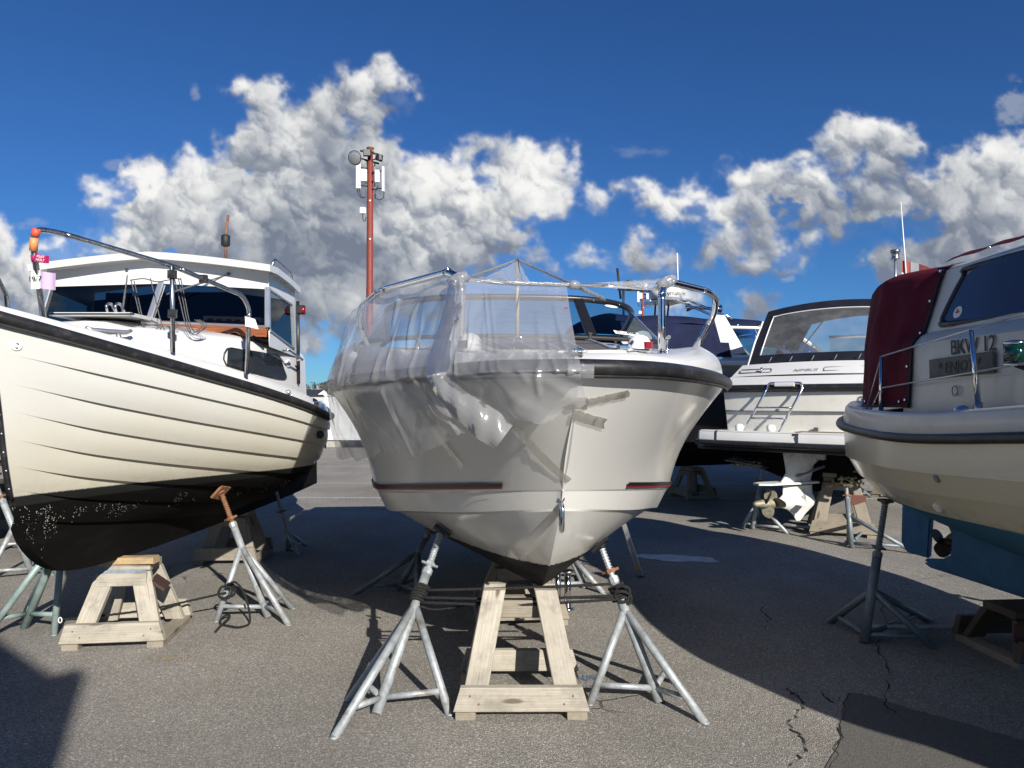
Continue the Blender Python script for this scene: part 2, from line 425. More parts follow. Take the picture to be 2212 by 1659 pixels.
def hull_mat(name, top, low, zline, bottom, tilt=(0, 0), stain=(0.50, 0.42, 0.25), stain_amt=0.35, boot=None, fouling=0.0, rough=0.22, edge=0.02, wash=0.3):
    """gelcoat above a water line, antifouling paint below it (object z), with run marks, scuffs and growth"""
    m = bpy.data.materials.new(name); m.use_nodes = True; t = NT(m.node_tree); b = m.node_tree.nodes['Principled BSDF']
    tc = t.new('ShaderNodeTexCoord'); P = tc.outputs['Object']
    s = t.new('ShaderNodeSeparateXYZ'); t.put(s.inputs[0], P)
    z = t.math('ADD', s.outputs[2], t.math('ADD', t.math('MULTIPLY', s.outputs[0], tilt[0]), t.math('MULTIPLY', s.outputs[1], tilt[1])))
    zr = t.math('SUBTRACT', z, zline)
    zn = t.math('ADD', zr, t.math('MULTIPLY_ADD', t.noise(P, 55, 5, 0.7), edge * 2, -edge))
    below = t.maprange(zn, -0.004, 0.004, 1, 0)
    # gelcoat: yellowed lower down, faint blotches and vertical runs
    n = t.noise(P, 2.2, 5, 0.6)
    yl = t.maprange(t.math('ADD', zr, t.math('MULTIPLY_ADD', n, 0.5, -0.25)), 0.0, 0.75, 1.0, 0.0, True)
    gel = t.mix(yl, tuple(top), tuple(low))
    runs = t.noise(t.vmath('MULTIPLY', P, (26, 26, 1.3)), 1.0, 5, 0.65)
    k = t.math('MULTIPLY', t.maprange(runs, 0.55, 0.78, 0, stain_amt, True), t.maprange(zr, 0.0, 0.55, 1.0, 0.12))
    gel = t.mix(k, gel, tuple(stain))
    scum = t.math('MULTIPLY', t.maprange(t.math('ABSOLUTE', t.math('SUBTRACT', zr, 0.03)), 0.0, 0.06, 1, 0, True), t.maprange(t.noise(P, 9, 5, 0.7), 0.4, 0.65, 0, stain_amt * 1.4))
    gel = t.mix(scum, gel, tuple(stain))
    scuff = t.math('MULTIPLY', t.maprange(t.noise(t.vmath('MULTIPLY', P, (2.2, 2.2, 30)), 1.0, 4, 0.7), 0.62, 0.72, 0, 0.30, True), t.maprange(t.noise(P, 2.6, 3), 0.45, 0.62, 0, 1)); gel = t.mix(scuff, gel, tuple(c * .72 for c in top))
    specks = t.maprange(t.noise(P, 38, 4, 0.75), 0.66, 0.74, 0, 0.25); gel = t.mix(specks, gel, (0.33, 0.31, 0.27))
    # paint below: worn, washed-out streaks
    wsh = t.maprange(t.noise(t.vmath('MULTIPLY', P, (3, 1.5, 7)), 1.0, 6, 0.65), 0.5, 0.75, 0, wash, True)
    low_c = t.mix(wsh, tuple(bottom), tuple(min(1, c * 1.0 + 0.035) for c in bottom))
    if boot is not None:
        bt = t.maprange(zn, -boot[0] - 0.003, -boot[0] + 0.003, 0, 1); low_c = t.mix(bt, low_c, tuple(boot[1]))
    if fouling:
        vo = t.voronoi(t.vmath('ADD', P, t.vmath('SCALE', (1, 1, 1), scale=t.math('MULTIPLY', t.noise(P, 30, 2), .02))), 92).outputs['Distance']
        zone = t.math('ADD', t.maprange(t.math('ABSOLUTE', t.math('ADD', zr, 0.17)), 0.0, 0.13, 1, 0, True), t.maprange(s.outputs[1], 0.25, 0.75, 0.8, 0, True))
        zone = t.math('MULTIPLY', zone, t.maprange(t.noise(P, 7, 4, 0.6), 0.42, 0.6, 0, 1))
        sp = t.math('MULTIPLY', t.math('LESS_THAN', vo, t.math('MULTIPLY_ADD', t.noise(P, 25, 2), 0.5, -0.02)), t.math('GREATER_THAN', t.math('MULTIPLY', zone, t.noise(P, 50, 2)), 0.40 / fouling))
        low_c = t.mix(sp, low_c, (0.62, 0.60, 0.54))
    t.put(b.inputs['Base Color'], t.mix(below, gel, low_c))
    rg = t.math('MULTIPLY_ADD', t.noise(P, 5, 4), 0.16, rough - 0.08)
    t.put(b.inputs['Roughness'], t.math('ADD', t.math('MULTIPLY', below, 0.5), rg))
    t.put(b.inputs['Specular IOR Level'], t.maprange(below, 0, 1, 0.5, 0.12))
    t.put(b.inputs['Coat Weight'], t.maprange(below, 0, 1, 0.35, 0)); b.inputs['Coat Roughness'].default_value = 0.1
    bp = t.new('ShaderNodeBump'); bp.inputs['Strength'].default_value = 0.12; bp.inputs['Distance'].default_value = 0.01
    t.put(bp.inputs['Height'], t.math('ADD', t.math('MULTIPLY', t.noise(P, 1.7, 2), 2.0), t.math('MULTIPLY', below, t.math('MULTIPLY', t.noise(P, 90, 4), 0.9)))); t.put(b.inputs['Normal'], bp.outputs[0])
    return m

def wood_mat(name, c1, c2, dark=(0.10, 0.075, 0.05), rough=0.8):
    m = bpy.data.materials.new(name); m.use_nodes = True; t = NT(m.node_tree); b = m.node_tree.nodes['Principled BSDF']
    a = t.new('ShaderNodeAttribute', attribute_name="gc"); P = a.outputs['Vector']
    wv = t.vmath('MULTIPLY', P, (1, 1, 0.07)); dis = t.noise(wv, 14, 3, 0.5)
    g1 = t.noise(t.vmath('ADD', t.vmath('MULTIPLY', P, (90, 90, 2.5)), t.vmath('SCALE', (1, 1, 1), scale=t.math('MULTIPLY', dis, 9))), 1.0, 5, 0.65)
    ring = t.new('ShaderNodeTexWave', wave_type='RINGS'); t.put(ring.inputs['Vector'], t.vmath('MULTIPLY', P, (1, 1, 0.05)))
    ring.inputs['Scale'].default_value = 22; ring.inputs['Distortion'].default_value = 4; ring.inputs['Detail'].default_value = 3
    c = t.mix(t.maprange(g1, 0.3, 0.7, 0, 1), c1, c2)
    c = t.mix(t.math('MULTIPLY', ring.outputs['Fac'], 0.28), c, tuple(x * .55 for x in c1))
    kn = t.voronoi(t.vmath('MULTIPLY', P, (9, 9, 2.2)), 1.0).outputs['Distance']
    c = t.mix(t.maprange(kn, 0.07, 0.16, 0.85, 0.0, True), c, dark)
    gr = t.maprange(t.noise(P, 6, 6, 0.7), 0.44, 0.72, 0, 0.62, True); c = t.mix(gr, c, (0.17, 0.155, 0.13))
    bl = t.maprange(t.noise(P, 2.3, 4, 0.6), 0.5, 0.72, 0, 0.45, True); c = t.mix(bl, c, tuple(x * .62 for x in c1))
    ck = t.maprange(t.noise(t.vmath('MULTIPLY', P, (150, 150, 3.0)), 1.0, 3, 0.5), 0.28, 0.34, 0.7, 0.0); c = t.mix(ck, c, dark)
    t.put(b.inputs['Base Color'], c); b.inputs['Roughness'].default_value = rough; b.inputs['Specular IOR Level'].default_value = 0.25
    bp = t.new('ShaderNodeBump'); bp.inputs['Strength'].default_value = 0.5; bp.inputs['Distance'].default_value = 0.004
    t.put(bp.inputs['Height'], t.math('SUBTRACT', g1, ck)); t.put(b.inputs['Normal'], bp.outputs[0])
    return m

def glass_mat(name, tint, fac_min=0.04, rough=0.015, haze=0.0):
    """thin pane: see through with a tint, mirror at grazing angles"""
    m = bpy.data.materials.new(name); m.use_nodes = True; t = NT(m.node_tree); t.n.clear()
    tr = t.new('ShaderNodeBsdfTransparent'); t.put(tr.inputs[0], tuple(tint))
    gl = t.new('ShaderNodeBsdfGlossy'); gl.inputs['Roughness'].default_value = rough
    fr = t.new('ShaderNodeFresnel'); fr.inputs[0].default_value = 1.5
    f = t.math('ADD', fr.outputs[0], fac_min, clamp=True)
    mx = t.new('ShaderNodeMixShader'); t.put(mx.inputs[0], f); t.l.new(tr.outputs[0], mx.inputs[1]); t.l.new(gl.outputs[0], mx.inputs[2])
    sh = mx.outputs[0]
    if haze:
        df = t.new('ShaderNodeBsdfDiffuse'); t.put(df.inputs[0], (0.6, 0.6, 0.58))
        tcx = t.new('ShaderNodeTexCoord')
        hz = t.math('MULTIPLY', t.maprange(t.noise(tcx.outputs['Object'], 5, 5, 0.65), 0.3, 0.7, 0.4, 1.3), haze)
        m2 = t.new('ShaderNodeMixShader'); t.put(m2.inputs[0], hz); t.l.new(sh, m2.inputs[1]); t.l.new(df.outputs[0], m2.inputs[2]); sh = m2.outputs[0]
    out = t.new('ShaderNodeOutputMaterial'); t.l.new(sh, out.inputs[0])
    return m

def plastic_mat(name, opac=0.44, crease=1.0):
    """clear polythene film: mostly lets light through, scatters a little, glints on its creases"""
    m = bpy.data.materials.new(name); m.use_nodes = True; t = NT(m.node_tree); t.n.clear()
    tc = t.new('ShaderNodeTexCoord'); P = tc.outputs['Object']
    tr = t.new('ShaderNodeBsdfTransparent'); t.put(tr.inputs[0], (0.95, 0.955, 0.96))
    df = t.new('ShaderNodeBsdfDiffuse'); t.put(df.inputs[0], (0.88, 0.89, 0.90))
    tl = t.new('ShaderNodeBsdfTranslucent'); t.put(tl.inputs[0], (0.88, 0.89, 0.90))
    gl = t.new('ShaderNodeBsdfGlossy'); gl.inputs['Roughness'].default_value = 0.20
    n1 = t.noise(t.vmath('MULTIPLY', P, (1.0, 1.0, 0.14)), 15, 2, 0.5, 0.25); n2 = t.noise(P, 4, 1, 0.5, 0.3)
    bp = t.new('ShaderNodeBump'); bp.inputs['Strength'].default_value = 0.42 * crease; bp.inputs['Distance'].default_value = 0.03
    t.put(bp.inputs['Height'], t.math('ADD', t.math('MULTIPLY', n1, 0.8), n2))
    t.put(gl.inputs['Normal'], bp.outputs[0])
    s1 = t.new('ShaderNodeMixShader'); s1.inputs[0].default_value = 0.6; t.l.new(df.outputs[0], s1.inputs[1]); t.l.new(tl.outputs[0], s1.inputs[2])
    s2 = t.new('ShaderNodeMixShader'); t.put(s2.inputs[0], t.maprange(t.noise(P, 1.3, 1), 0.3, 0.7, opac * 0.8, opac * 1.2)); t.l.new(tr.outputs[0], s2.inputs[1]); t.l.new(s1.outputs[0], s2.inputs[2])
    fr = t.new('ShaderNodeFresnel'); fr.inputs[0].default_value = 1.46; t.put(fr.inputs['Normal'], bp.outputs[0])
    s3 = t.new('ShaderNodeMixShader'); t.put(s3.inputs[0], t.math('MULTIPLY_ADD', fr.outputs[0], 0.62, 0.035, clamp=True)); t.l.new(s2.outputs[0], s3.inputs[1]); t.l.new(gl.outputs[0], s3.inputs[2])
    out = t.new('ShaderNodeOutputMaterial'); t.l.new(s3.outputs[0], out.inputs[0])
    return m

M = dict(
    gel=mat("white_gelcoat", (0.68, 0.68, 0.668), 0.22, coat=0.3, var=0.04, vscale=3, dirt=(0.5, 0.47, 0.40), dirt_amt=0.16, dscale=4, bump=0.02, bscale=3),
    gel_old=mat("aged_gelcoat", (0.71, 0.70, 0.64), 0.35, coat=0.15, var=0.06, vscale=4, dirt=(0.42, 0.40, 0.34), dirt_amt=0.25, dscale=6),
    gel_dim=mat("ivory_gelcoat", (0.62, 0.60, 0.52), 0.32, coat=0.2, var=0.06, vscale=4, dirt=(0.36, 0.34, 0.28), dirt_amt=0.25, dscale=6),
    white=mat("white_plastic", (0.80, 0.80, 0.78), 0.4, var=0.05),
    rubber=mat("black_rubber", (0.018, 0.018, 0.020), 0.38, var=0.3, vscale=20, dirt=(0.12, 0.12, 0.12), dirt_amt=0.3, dscale=14),
    black=mat("black_paint", (0.012, 0.012, 0.014), 0.35),
    blackmatt=mat("black_plastic", (0.015, 0.015, 0.016), 0.6, var=0.3),
    steel=mat("polished_steel", (0.72, 0.73, 0.74), 0.12, 1.0, var=0.05, rvar=0.1),
    dsteel=mat("weathered_steel", (0.45, 0.46, 0.47), 0.3, 1.0, var=0.2, vscale=15, rvar=0.25),
    alu=mat("aluminium", (0.62, 0.63, 0.64), 0.35, 0.85, var=0.1, vscale=12, dirt=(0.3, 0.3, 0.29), dirt_amt=0.4),
    galv=mat("galvanised_steel", (0.37, 0.40, 0.415), 0.5, 0.30, var=0.25, vscale=22, dirt=(0.17, 0.125, 0.085), dirt_amt=0.75, dscale=9, bump=0.12, bscale=60, rvar=0.2),
    galvg=mat("greenish_galvanised_steel", (0.27, 0.36, 0.34), 0.5, 0.2, var=0.22, vscale=16, dirt=(0.40, 0.42, 0.42), dirt_amt=0.7, dscale=8, bump=0.12, bscale=60),  # galvanised steel with a greenish tint, paler in patches
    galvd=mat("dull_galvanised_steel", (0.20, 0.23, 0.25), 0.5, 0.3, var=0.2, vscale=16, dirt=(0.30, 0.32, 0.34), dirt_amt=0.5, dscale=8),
    rust=mat("rusty_steel", (0.24, 0.115, 0.06), 0.85, 0.1, var=0.35, vscale=30, dirt=(0.11, 0.05, 0.03), dirt_amt=0.7, dscale=18, bump=0.5, bscale=90),
    wood=wood_mat("weathered_pine", (0.52, 0.48, 0.405), (0.37, 0.335, 0.27)),
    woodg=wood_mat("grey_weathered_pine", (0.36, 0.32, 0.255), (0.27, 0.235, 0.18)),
    woodn=wood_mat("fresh_pine", (0.60, 0.44, 0.25), (0.50, 0.34, 0.18)),
    woodd=wood_mat("dark_stained_wood", (0.13, 0.10, 0.075), (0.09, 0.07, 0.05)),
    varnish=mat("varnished_mahogany", (0.26, 0.085, 0.030), 0.25, coat=0.6, var=0.35, vscale=9, stretch=(1.0, 8, 8)),
    teak=mat("worn_teak", (0.20, 0.13, 0.085), 0.7, var=0.3, vscale=14),
    rope=mat("black_rope", (0.013, 0.013, 0.014), 0.85, var=0.5, vscale=60, bump=0.9, bscale=130),
    cord=mat("grey_cord", (0.10, 0.10, 0.105), 0.8, var=0.3, vscale=60),
    claret=mat("claret_canvas", (0.092, 0.010, 0.020), 0.8, spec=0.15, var=0.22, vscale=5, dirt=(0.13, 0.022, 0.034), dirt_amt=0.5, bump=0.10, bscale=300),
    navy=mat("navy_canvas", (0.010, 0.014, 0.042), 0.8, spec=0.15, var=0.25, vscale=5, bump=0.1, bscale=200),
    blackcv=mat("black_canvas", (0.014, 0.016, 0.026), 0.8, spec=0.15, var=0.3, vscale=5, bump=0.1, bscale=200),
    redpaint=mat("red_oxide_paint", (0.20, 0.036, 0.022), 0.6, var=0.18, vscale=8, dirt=(0.16, 0.05, 0.03), dirt_amt=0.6, dscale=6),
    redlens=mat("red_lens", (0.22, 0.006, 0.012), 0.12, coat=0.5),
    greenlens=mat("green_lens", (0.002, 0.026, 0.022), 0.1, coat=0.5),
    lens=mat("clear_lens", (0.45, 0.45, 0.45), 0.05, 0.6),
    concrete=mat("concrete", (0.36, 0.345, 0.31), 0.9, var=0.15, vscale=10, bump=0.3),
    text=mat("dark_lettering", (0.02, 0.02, 0.022), 0.5),
    grey=mat("grey_plastic", (0.20, 0.205, 0.215), 0.55, var=0.1),
    nonskid=mat("grey_nonskid", (0.115, 0.105, 0.115), 0.85, var=0.12, vscale=20, bump=0.5, bscale=400),
    dark_in=mat("dark_interior", (0.030, 0.030, 0.034), 0.7, var=0.3),
    curtain=mat("grey_curtain", (0.10, 0.105, 0.11), 0.9),
    orange=mat("orange_tape", (0.75, 0.30, 0.10), 0.5), coral=mat("red_tape", (0.72, 0.10, 0.05), 0.5),
    magenta=mat("magenta_ribbon", (0.42, 0.015, 0.11), 0.6), lilac=mat("lilac_paper", (0.55, 0.40, 0.62), 0.7), paper=mat("white_paper", (0.78, 0.78, 0.77), 0.7),
    stripe_b=mat("black_stripe", (0.016, 0.015, 0.015), 0.3), stripe_r=mat("red_stripe", (0.25, 0.018, 0.022), 0.3),
    foul=mat("barnacle_crust", (0.42, 0.36, 0.22), 0.95, var=0.5, vscale=40, dirt=(0.10, 0.08, 0.05), dirt_amt=0.8, dscale=25, bump=1.0, bscale=90),
    drive=mat("drive_paint", (0.72, 0.72, 0.68), 0.4, var=0.06, dirt=(0.05, 0.05, 0.05), dirt_amt=0.85, dscale=4.5),
    prop=mat("fouled_bronze", (0.30, 0.275, 0.20), 0.6, 0.35, var=0.35, vscale=20, dirt=(0.10, 0.085, 0.06), dirt_amt=0.9, dscale=15),
    tape=None, plastic=plastic_mat("clear_polythene"), plastic_thick=plastic_mat("gathered_polythene", 0.50, 1.3),
    dglass=glass_mat("dark_window", (0.11, 0.12, 0.13), 0.0), glass=glass_mat("tinted_window", (0.55, 0.66, 0.68), 0.03), vinyl=glass_mat("clear_vinyl", (0.80, 0.83, 0.84), 0.06, 0.06, 0.16),
    mglass=glass_mat("mauve_window", (0.52, 0.40, 0.46), 0.10),
)
M['tape'] = plastic_mat("brown_packing_tape", 0.30, 1.2)
for nd in M['tape'].node_tree.nodes:
    if nd.type in ('BSDF_DIFFUSE', 'BSDF_TRANSLUCENT'): nd.inputs[0].default_value = (0.78, 0.72, 0.60, 1)

# ------------------------------------------------------------------ ground
def asphalt():
    m = bpy.data.materials.new("asphalt"); m.use_nodes = True; t = NT(m.node_tree); b = m.node_tree.nodes['Principled BSDF']
    tc = t.new('ShaderNodeTexCoord'); P = tc.outputs['Object']
    v = t.voronoi(P, 150); st = v.outputs['Color']; ds = v.outputs['Distance']
    sv = t.new('ShaderNodeSeparateXYZ'); t.put(sv.inputs[0], st)
    stone = t.ramp(sv.outputs[0], [(0.0, (0.215, 0.203, 0.182)), (0.35, (0.305, 0.287, 0.257)), (0.75, (0.41, 0.385, 0.343)), (0.95, (0.53, 0.50, 0.445)), (1.0, (0.78, 0.75, 0.69))])
    c = t.mix(t.maprange(ds, 0.35, 0.62, 0, 0.55), stone, (0.15, 0.14, 0.125))
    big = t.noise(P, 0.55, 6, 0.62); k = t.maprange(big, 0.3, 0.7, 0.80, 1.18); c = t.vmath('SCALE', c, scale=k)
    brn = t.maprange(t.noise(P, 0.9, 5, 0.7), 0.52, 0.75, 0, 0.22, True); c = t.mix(brn, c, (0.25, 0.195, 0.13))
    oil = t.maprange(t.noise(P, 1.9, 6, 0.7), 0.66, 0.80, 0, 0.6, True); c = t.mix(oil, c, (0.045, 0.042, 0.04))
    wear = t.maprange(t.noise(t.vmath('MULTIPLY', P, (1.0, .35, 1)), 0.8, 5, 0.6), 0.42, 0.68, 0, 0.30, True); c = t.mix(wear, c, (0.155, 0.145, 0.13))
    # cracks: thin dark veins, only in places
    cr = t.voronoi(t.vmath('ADD', P, t.vmath('SCALE', t.vmath('SUBTRACT', t.new('ShaderNodeTexNoise').outputs['Color'], (.5, .5, .5)), scale=0.0)), 1.3, 'DISTANCE_TO_EDGE').outputs['Distance']
    wob = t.math('MULTIPLY_ADD', t.noise(P, 12, 4, 0.7), 0.03, -0.015)
    zone = t.maprange(t.noise(P, 0.35, 2, 0.5), 0.56, 0.64, 0, 1, True)
    vein = t.math('MULTIPLY', t.maprange(t.math('ABSOLUTE', t.math('ADD', cr, wob)), 0.0, 0.010, 1, 0, True), zone)
    c = t.mix(t.math('MULTIPLY', vein, 0.85), c, (0.015, 0.014, 0.013))
    # bits of shell and chalk strewn about
    bits = t.voronoi(P, 17); bsel = t.new('ShaderNodeSeparateXYZ'); t.put(bsel.inputs[0], bits.outputs['Color'])
    bit = t.math('MULTIPLY', t.math('LESS_THAN', bits.outputs['Distance'], 0.13), t.math('GREATER_THAN', bsel.outputs[1], 0.93)); c = t.mix(bit, c, (0.55, 0.53, 0.48))
    t.put(b.inputs['Base Color'], c); b.inputs['Roughness'].default_value = 0.88; b.inputs['Specular IOR Level'].default_value = 0.06
    bp = t.new('ShaderNodeBump'); bp.inputs['Strength'].default_value = 0.7; bp.inputs['Distance'].default_value = 0.006
    t.put(bp.inputs['Height'], t.math('SUBTRACT', t.math('SUBTRACT', 0.8, ds), t.math('MULTIPLY', vein, 2.0))); t.put(b.inputs['Normal'], bp.outputs[0])
    return m
M['asphalt'] = asphalt()
def asphalt_new(name, a, b_):
    return mat(name, a, 0.9, var=0.35, vscale=120, bump=0.6, bscale=160, dirt=b_, dirt_amt=0.6, dscale=60)
gnd = G().add([(-900, -300, 0), (900, -300, 0), (900, 900, 0), (-900, 900, 0)], [(0, 1, 2, 3)]).build("ground", M['asphalt'], kind="structure")

def worn_paint(name, col, cover=0.5):
    m = bpy.data.materials.new(name); m.use_nodes = True; t = NT(m.node_tree); b = m.node_tree.nodes['Principled BSDF']
    tc = t.new('ShaderNodeTexCoord'); P = tc.outputs['Object']
    k = t.maprange(t.noise(P, 26, 6, 0.75), cover - .06, cover + .06, 0, 1)
    v = t.voronoi(P, 110).outputs['Distance']
    k = t.math('MULTIPLY', k, t.maprange(v, 0.45, 0.6, 1, 0.2))
    tr = t.new('ShaderNodeBsdfTransparent'); mx = t.new('ShaderNodeMixShader'); t.put(mx.inputs[0], k)
    b.inputs['Base Color'].default_value = (*col, 1); b.inputs['Roughness'].default_value = 0.85
    t.l.new(tr.outputs[0], mx.inputs[1]); t.l.new(b.outputs[0], mx.inputs[2])
    out = [n for n in t.n if n.type == 'OUTPUT_MATERIAL'][0]; t.l.new(mx.outputs[0], out.inputs[0])
    return m
M['line'] = worn_paint("worn_white_paint", (0.72, 0.72, 0.70), 0.47)
M['yline'] = worn_paint("worn_yellow_paint", (0.50, 0.33, 0.08), 0.56)
M['bline'] = worn_paint("spilt_blue_paint", (0.06, 0.16, 0.34), 0.5)
def marking(pts, m, z=0.004, name="painted_marking"):
    G().add([(p[0], p[1], z) for p in pts], [tuple(range(len(pts)))]).build(name, m, kind="structure")
def blot(cx, cy, rx, ry, m, n=18, z=0.004, ang=0.0, name="painted_marking"):
    P = []
    for i in range(n):
        a = 2 * math.pi * i / n; k = 0.8 + 0.35 * random.random()
        x, y = rx * k * math.cos(a), ry * k * math.sin(a); P.append((cx + x * math.cos(ang) - y * math.sin(ang), cy + x * math.sin(ang) + y * math.cos(ang)))
    marking(P, m, z, name)
def stripe(p, q, w, m=None):
    p, q = Vector((p[0], p[1])), Vector((q[0], q[1])); d = (q - p).normalized(); n = Vector((-d.y, d.x)) * w / 2
    marking([p - n, q - n, q + n, p + n], m or M['line'])
# parking-bay lines across the yard
for y in (11.9, 14.0, 17.5, 22.0): stripe((-24, y + 0.25), (24, y - 0.35), 0.11)
a = GR(1455, 1206); blot(a.x, a.y, 0.42, 0.16, mat("patch_of_white_filler", (0.55, 0.56, 0.56), 0.85, var=0.2, vscale=10), ang=-0.25)
a = GR(350, 1430 - 4); a = GR(370, 2598 / 1.8227 - 3)
blot(a.x, a.y, 0.13, 0.06, M['yline'], ang=0.3)
b1 = GR(1272, 1465); blot(b1.x, b1.y, 0.06, 0.05, M['bline'])
b1 = GR(1270, 1486); blot(b1.x + 0.03, b1.y, 0.05, 0.03, M['bline'])
# darker patch of newer asphalt with a ragged rim, lower right
pa = [GR(1835, 1500), GR(1960, 1530), GR(2120, 1575), GR(2300, 1640), GR(2300, 1760), GR(1800, 1760), GR(1815, 1600)]
pp = smooth_path([(p.x, p.y, 0) for p in pa], 8, True)
marking([(p.x + random.uniform(-.010, .010), p.y + random.uniform(-.010, .010)) for p in pp], asphalt_new("newer_asphalt", (0.13, 0.122, 0.11), (0.05, 0.048, 0.045)), 0.004, "asphalt_patch")
def crack(path, name="asphalt_crack"):
    P = smooth_path([(p.x, p.y, 0) for p in path], 7); L, Rr = [], []
    for i, p in enumerate(P):
        w = 0.001 + 0.006 * random.random(); p = p + Vector((random.uniform(-.02, .02), random.uniform(-.02, .02), 0))
        L.append((p.x - w, p.y - w * .4, 0.005)); Rr.append((p.x + w, p.y + w * .4, 0.005))
    G().grid([L, Rr], smooth=False, flip=True).build(name, M['crackm'], kind="structure")
M['crackm'] = mat("dark_crack", (0.02, 0.019, 0.018), 0.95)  # even near-black colour for the crack strips
crack([GR(1905, 1290), GR(1912, 1360), GR(1895, 1400), GR(1925, 1450), GR(1912, 1500), GR(1930, 1545)])
crack([GR(1700, 1490), GR(1735, 1530), GR(1705, 1570), GR(1740, 1600), GR(1715, 1660)])
crack([GR(1835, 1500), GR(1815, 1580), GR(1800, 1680), GR(1790, 1760)])
crack([GR(1705, 1500), GR(1760, 1495), GR(1800, 1520), GR(1835, 1500)])
crack([GR(1640, 1310), GR(1660, 1340), GR(1648, 1360)])

# ------------------------------------------------------------------ hull helpers
def rail_curve(knots, s):
    k = np.array(knots, float)
    return np.stack([interp(k[:, [0, 1]], s), np.asarray(s, float), interp(k[:, [0, 2]], s)], -1)     # (w, s, z)
def stations(s0, s1, n, p=1.7): return s0 + (s1 - s0) * np.linspace(0, 1, n) ** p
def both(g, rows, mi=0, smooth=True, flip=False):
    """the same panel on both sides of the boat"""
    g.grid([[Vector(p) for p in r] for r in rows], mi, smooth, flip=flip)
    g.grid([[Vector((-p[0], p[1], p[2])) for p in r] for r in rows], mi, smooth, flip=not flip)
def mirror(pts): return [Vector((-p[0], p[1], p[2])) for p in pts]
def text_obj(body, size, mtl, parent, name, M4, extrude=0.001, shear=0.0, sx=1.0, bold=0.0):
    cu = bpy.data.curves.new(name, 'FONT'); cu.body = body; cu.size = size; cu.extrude = extrude; cu.align_x = 'CENTER'; cu.align_y = 'CENTER'; cu.shear = shear; cu.resolution_u = 3; cu.offset = bold
    tmp = bpy.data.objects.new(name, cu); COL.objects.link(tmp)
    dg = bpy.context.evaluated_depsgraph_get(); me = bpy.data.meshes.new_from_object(tmp.evaluated_get(dg)); bpy.data.objects.remove(tmp)
    me.transform(M4 @ Matrix.Diagonal((sx, 1, 1, 1))); me.materials.clear(); me.materials.append(mtl)
    o = bpy.data.objects.new(name, me); COL.objects.link(o)
    if parent is not None: o.parent = parent; MAT_OF[o.name] = MAT_OF.get(parent.name, Matrix.Identity(4))
    return o
def frame(origin, xdir, ydir):
    x = Vector(xdir).normalized(); y = Vector(ydir); y = (y - x * y.dot(x)).normalized(); z = x.cross(y)
    m = Matrix((x, y, z)).transposed().to_4x4(); m.translation = Vector(origin); return m

# ------------------------------------------------------------------ the day boat under the plastic
CB_YAW = R(5.0)
cb = thing("day_cruiser", "white open day cruiser on stands, clear plastic sheet over half its bow", "boat", (0.272, 2.9, 0.0), CB_YAW, "boats laid up on the yard")
M['cbhull'] = hull_mat("day_cruiser_gelcoat", (0.70, 0.695, 0.67), (0.67, 0.66, 0.62), 0.745, (0.020, 0.019, 0.020), tilt=(0, 0.004), stain=(0.40, 0.36, 0.28), stain_amt=0.26, rough=0.2, edge=0.028, wash=0.9)
K_rail = [(0,0,1.70),(.04,.15,1.70),(.10,.28,1.70),(.3,.50,1.695),(.5,.65,1.69),(1.0,.94,1.68),(1.5,1.17,1.665),(1.9,1.28,1.655),(2.6,1.34,1.64),(4.0,1.33,1.61),(4.7,1.28,1.60)]
K_step = [(.45,0,1.187),(.62,.20,1.165),(1.1,.55,1.105),(1.6,.82,1.045),(2.1,1.0,.99),(3,1.10,.94),(4.7,1.13,.90)]
K_chin = [(.50,0,1.094),(.68,.19,1.06),(1.1,.485,.99),(1.6,.74,.925),(2.1,.92,.855),(3,1.02,.79),(4.7,1.05,.75)]
K_keel = [(.50,0,1.094),(.62,0,.98),(.95,0,.70),(1.33,0,.515),(2.0,0,.45),(3,0,.43),(4.7,0,.42)]
NS = 46
c_rail = rail_curve(K_rail, stations(0, 4.7, NS, 2.2)); c_step = rail_curve(K_step, stations(.45, 4.7, NS, 1.8)); c_chin = rail_curve(K_chin, stations(.50, 4.7, NS, 1.8))
c_keel = rail_curve(K_keel, stations(.50, 4.7, NS, 1.5))
c_in = c_chin.copy(); c_in[:, 0] *= 0.925; c_in[:, 2] -= 0.012
g = G()
tops = []
for j in range(11):                       # flared topsides: hollow near the rail, full lower down
    t = j / 10; P = c_rail * (1 - t) + c_step * t
    P[:, 0] -= 0.10 * np.sin(math.pi * t) * np.minimum(1, P[:, 1] / 1.2) * np.exp(-((P[:, 1] - 1.6) / 2.4) ** 2) * 0.6
    tops.append(P)
both(g, tops, flip=True)
lip = c_step.copy(); lip[:, 0] = np.maximum(lip[:, 0] - 0.012, 0); lip[:, 2] -= 0.008
both(g, [c_step, lip], flip=True, smooth=False); both(g, [lip, lip * .5 + c_chin * .5, c_chin], flip=True); both(g, [c_chin, c_in], flip=True, smooth=False)
bot = []
for j in range(9):
    t = j / 8; P = c_in * (1 - t) + c_keel * t; P[:, 2] -= 0.05 * np.sin(math.pi * t) * np.minimum(1, np.maximum(0, P[:, 1] - .5)); P[:, 0] = np.maximum(P[:, 0], 0); bot.append(P)
both(g, bot, flip=True)
tr = [c_rail[-1], c_step[-1], c_chin[-1], c_keel[-1]]
g.add([Vector(p) for p in tr] + [Vector((-p[0], p[1], p[2])) for p in tr], [(0, 1, 5, 4), (1, 2, 6, 5), (2, 3, 7, 6)])
cb_hull = g.build("hull", M['cbhull'], cb)
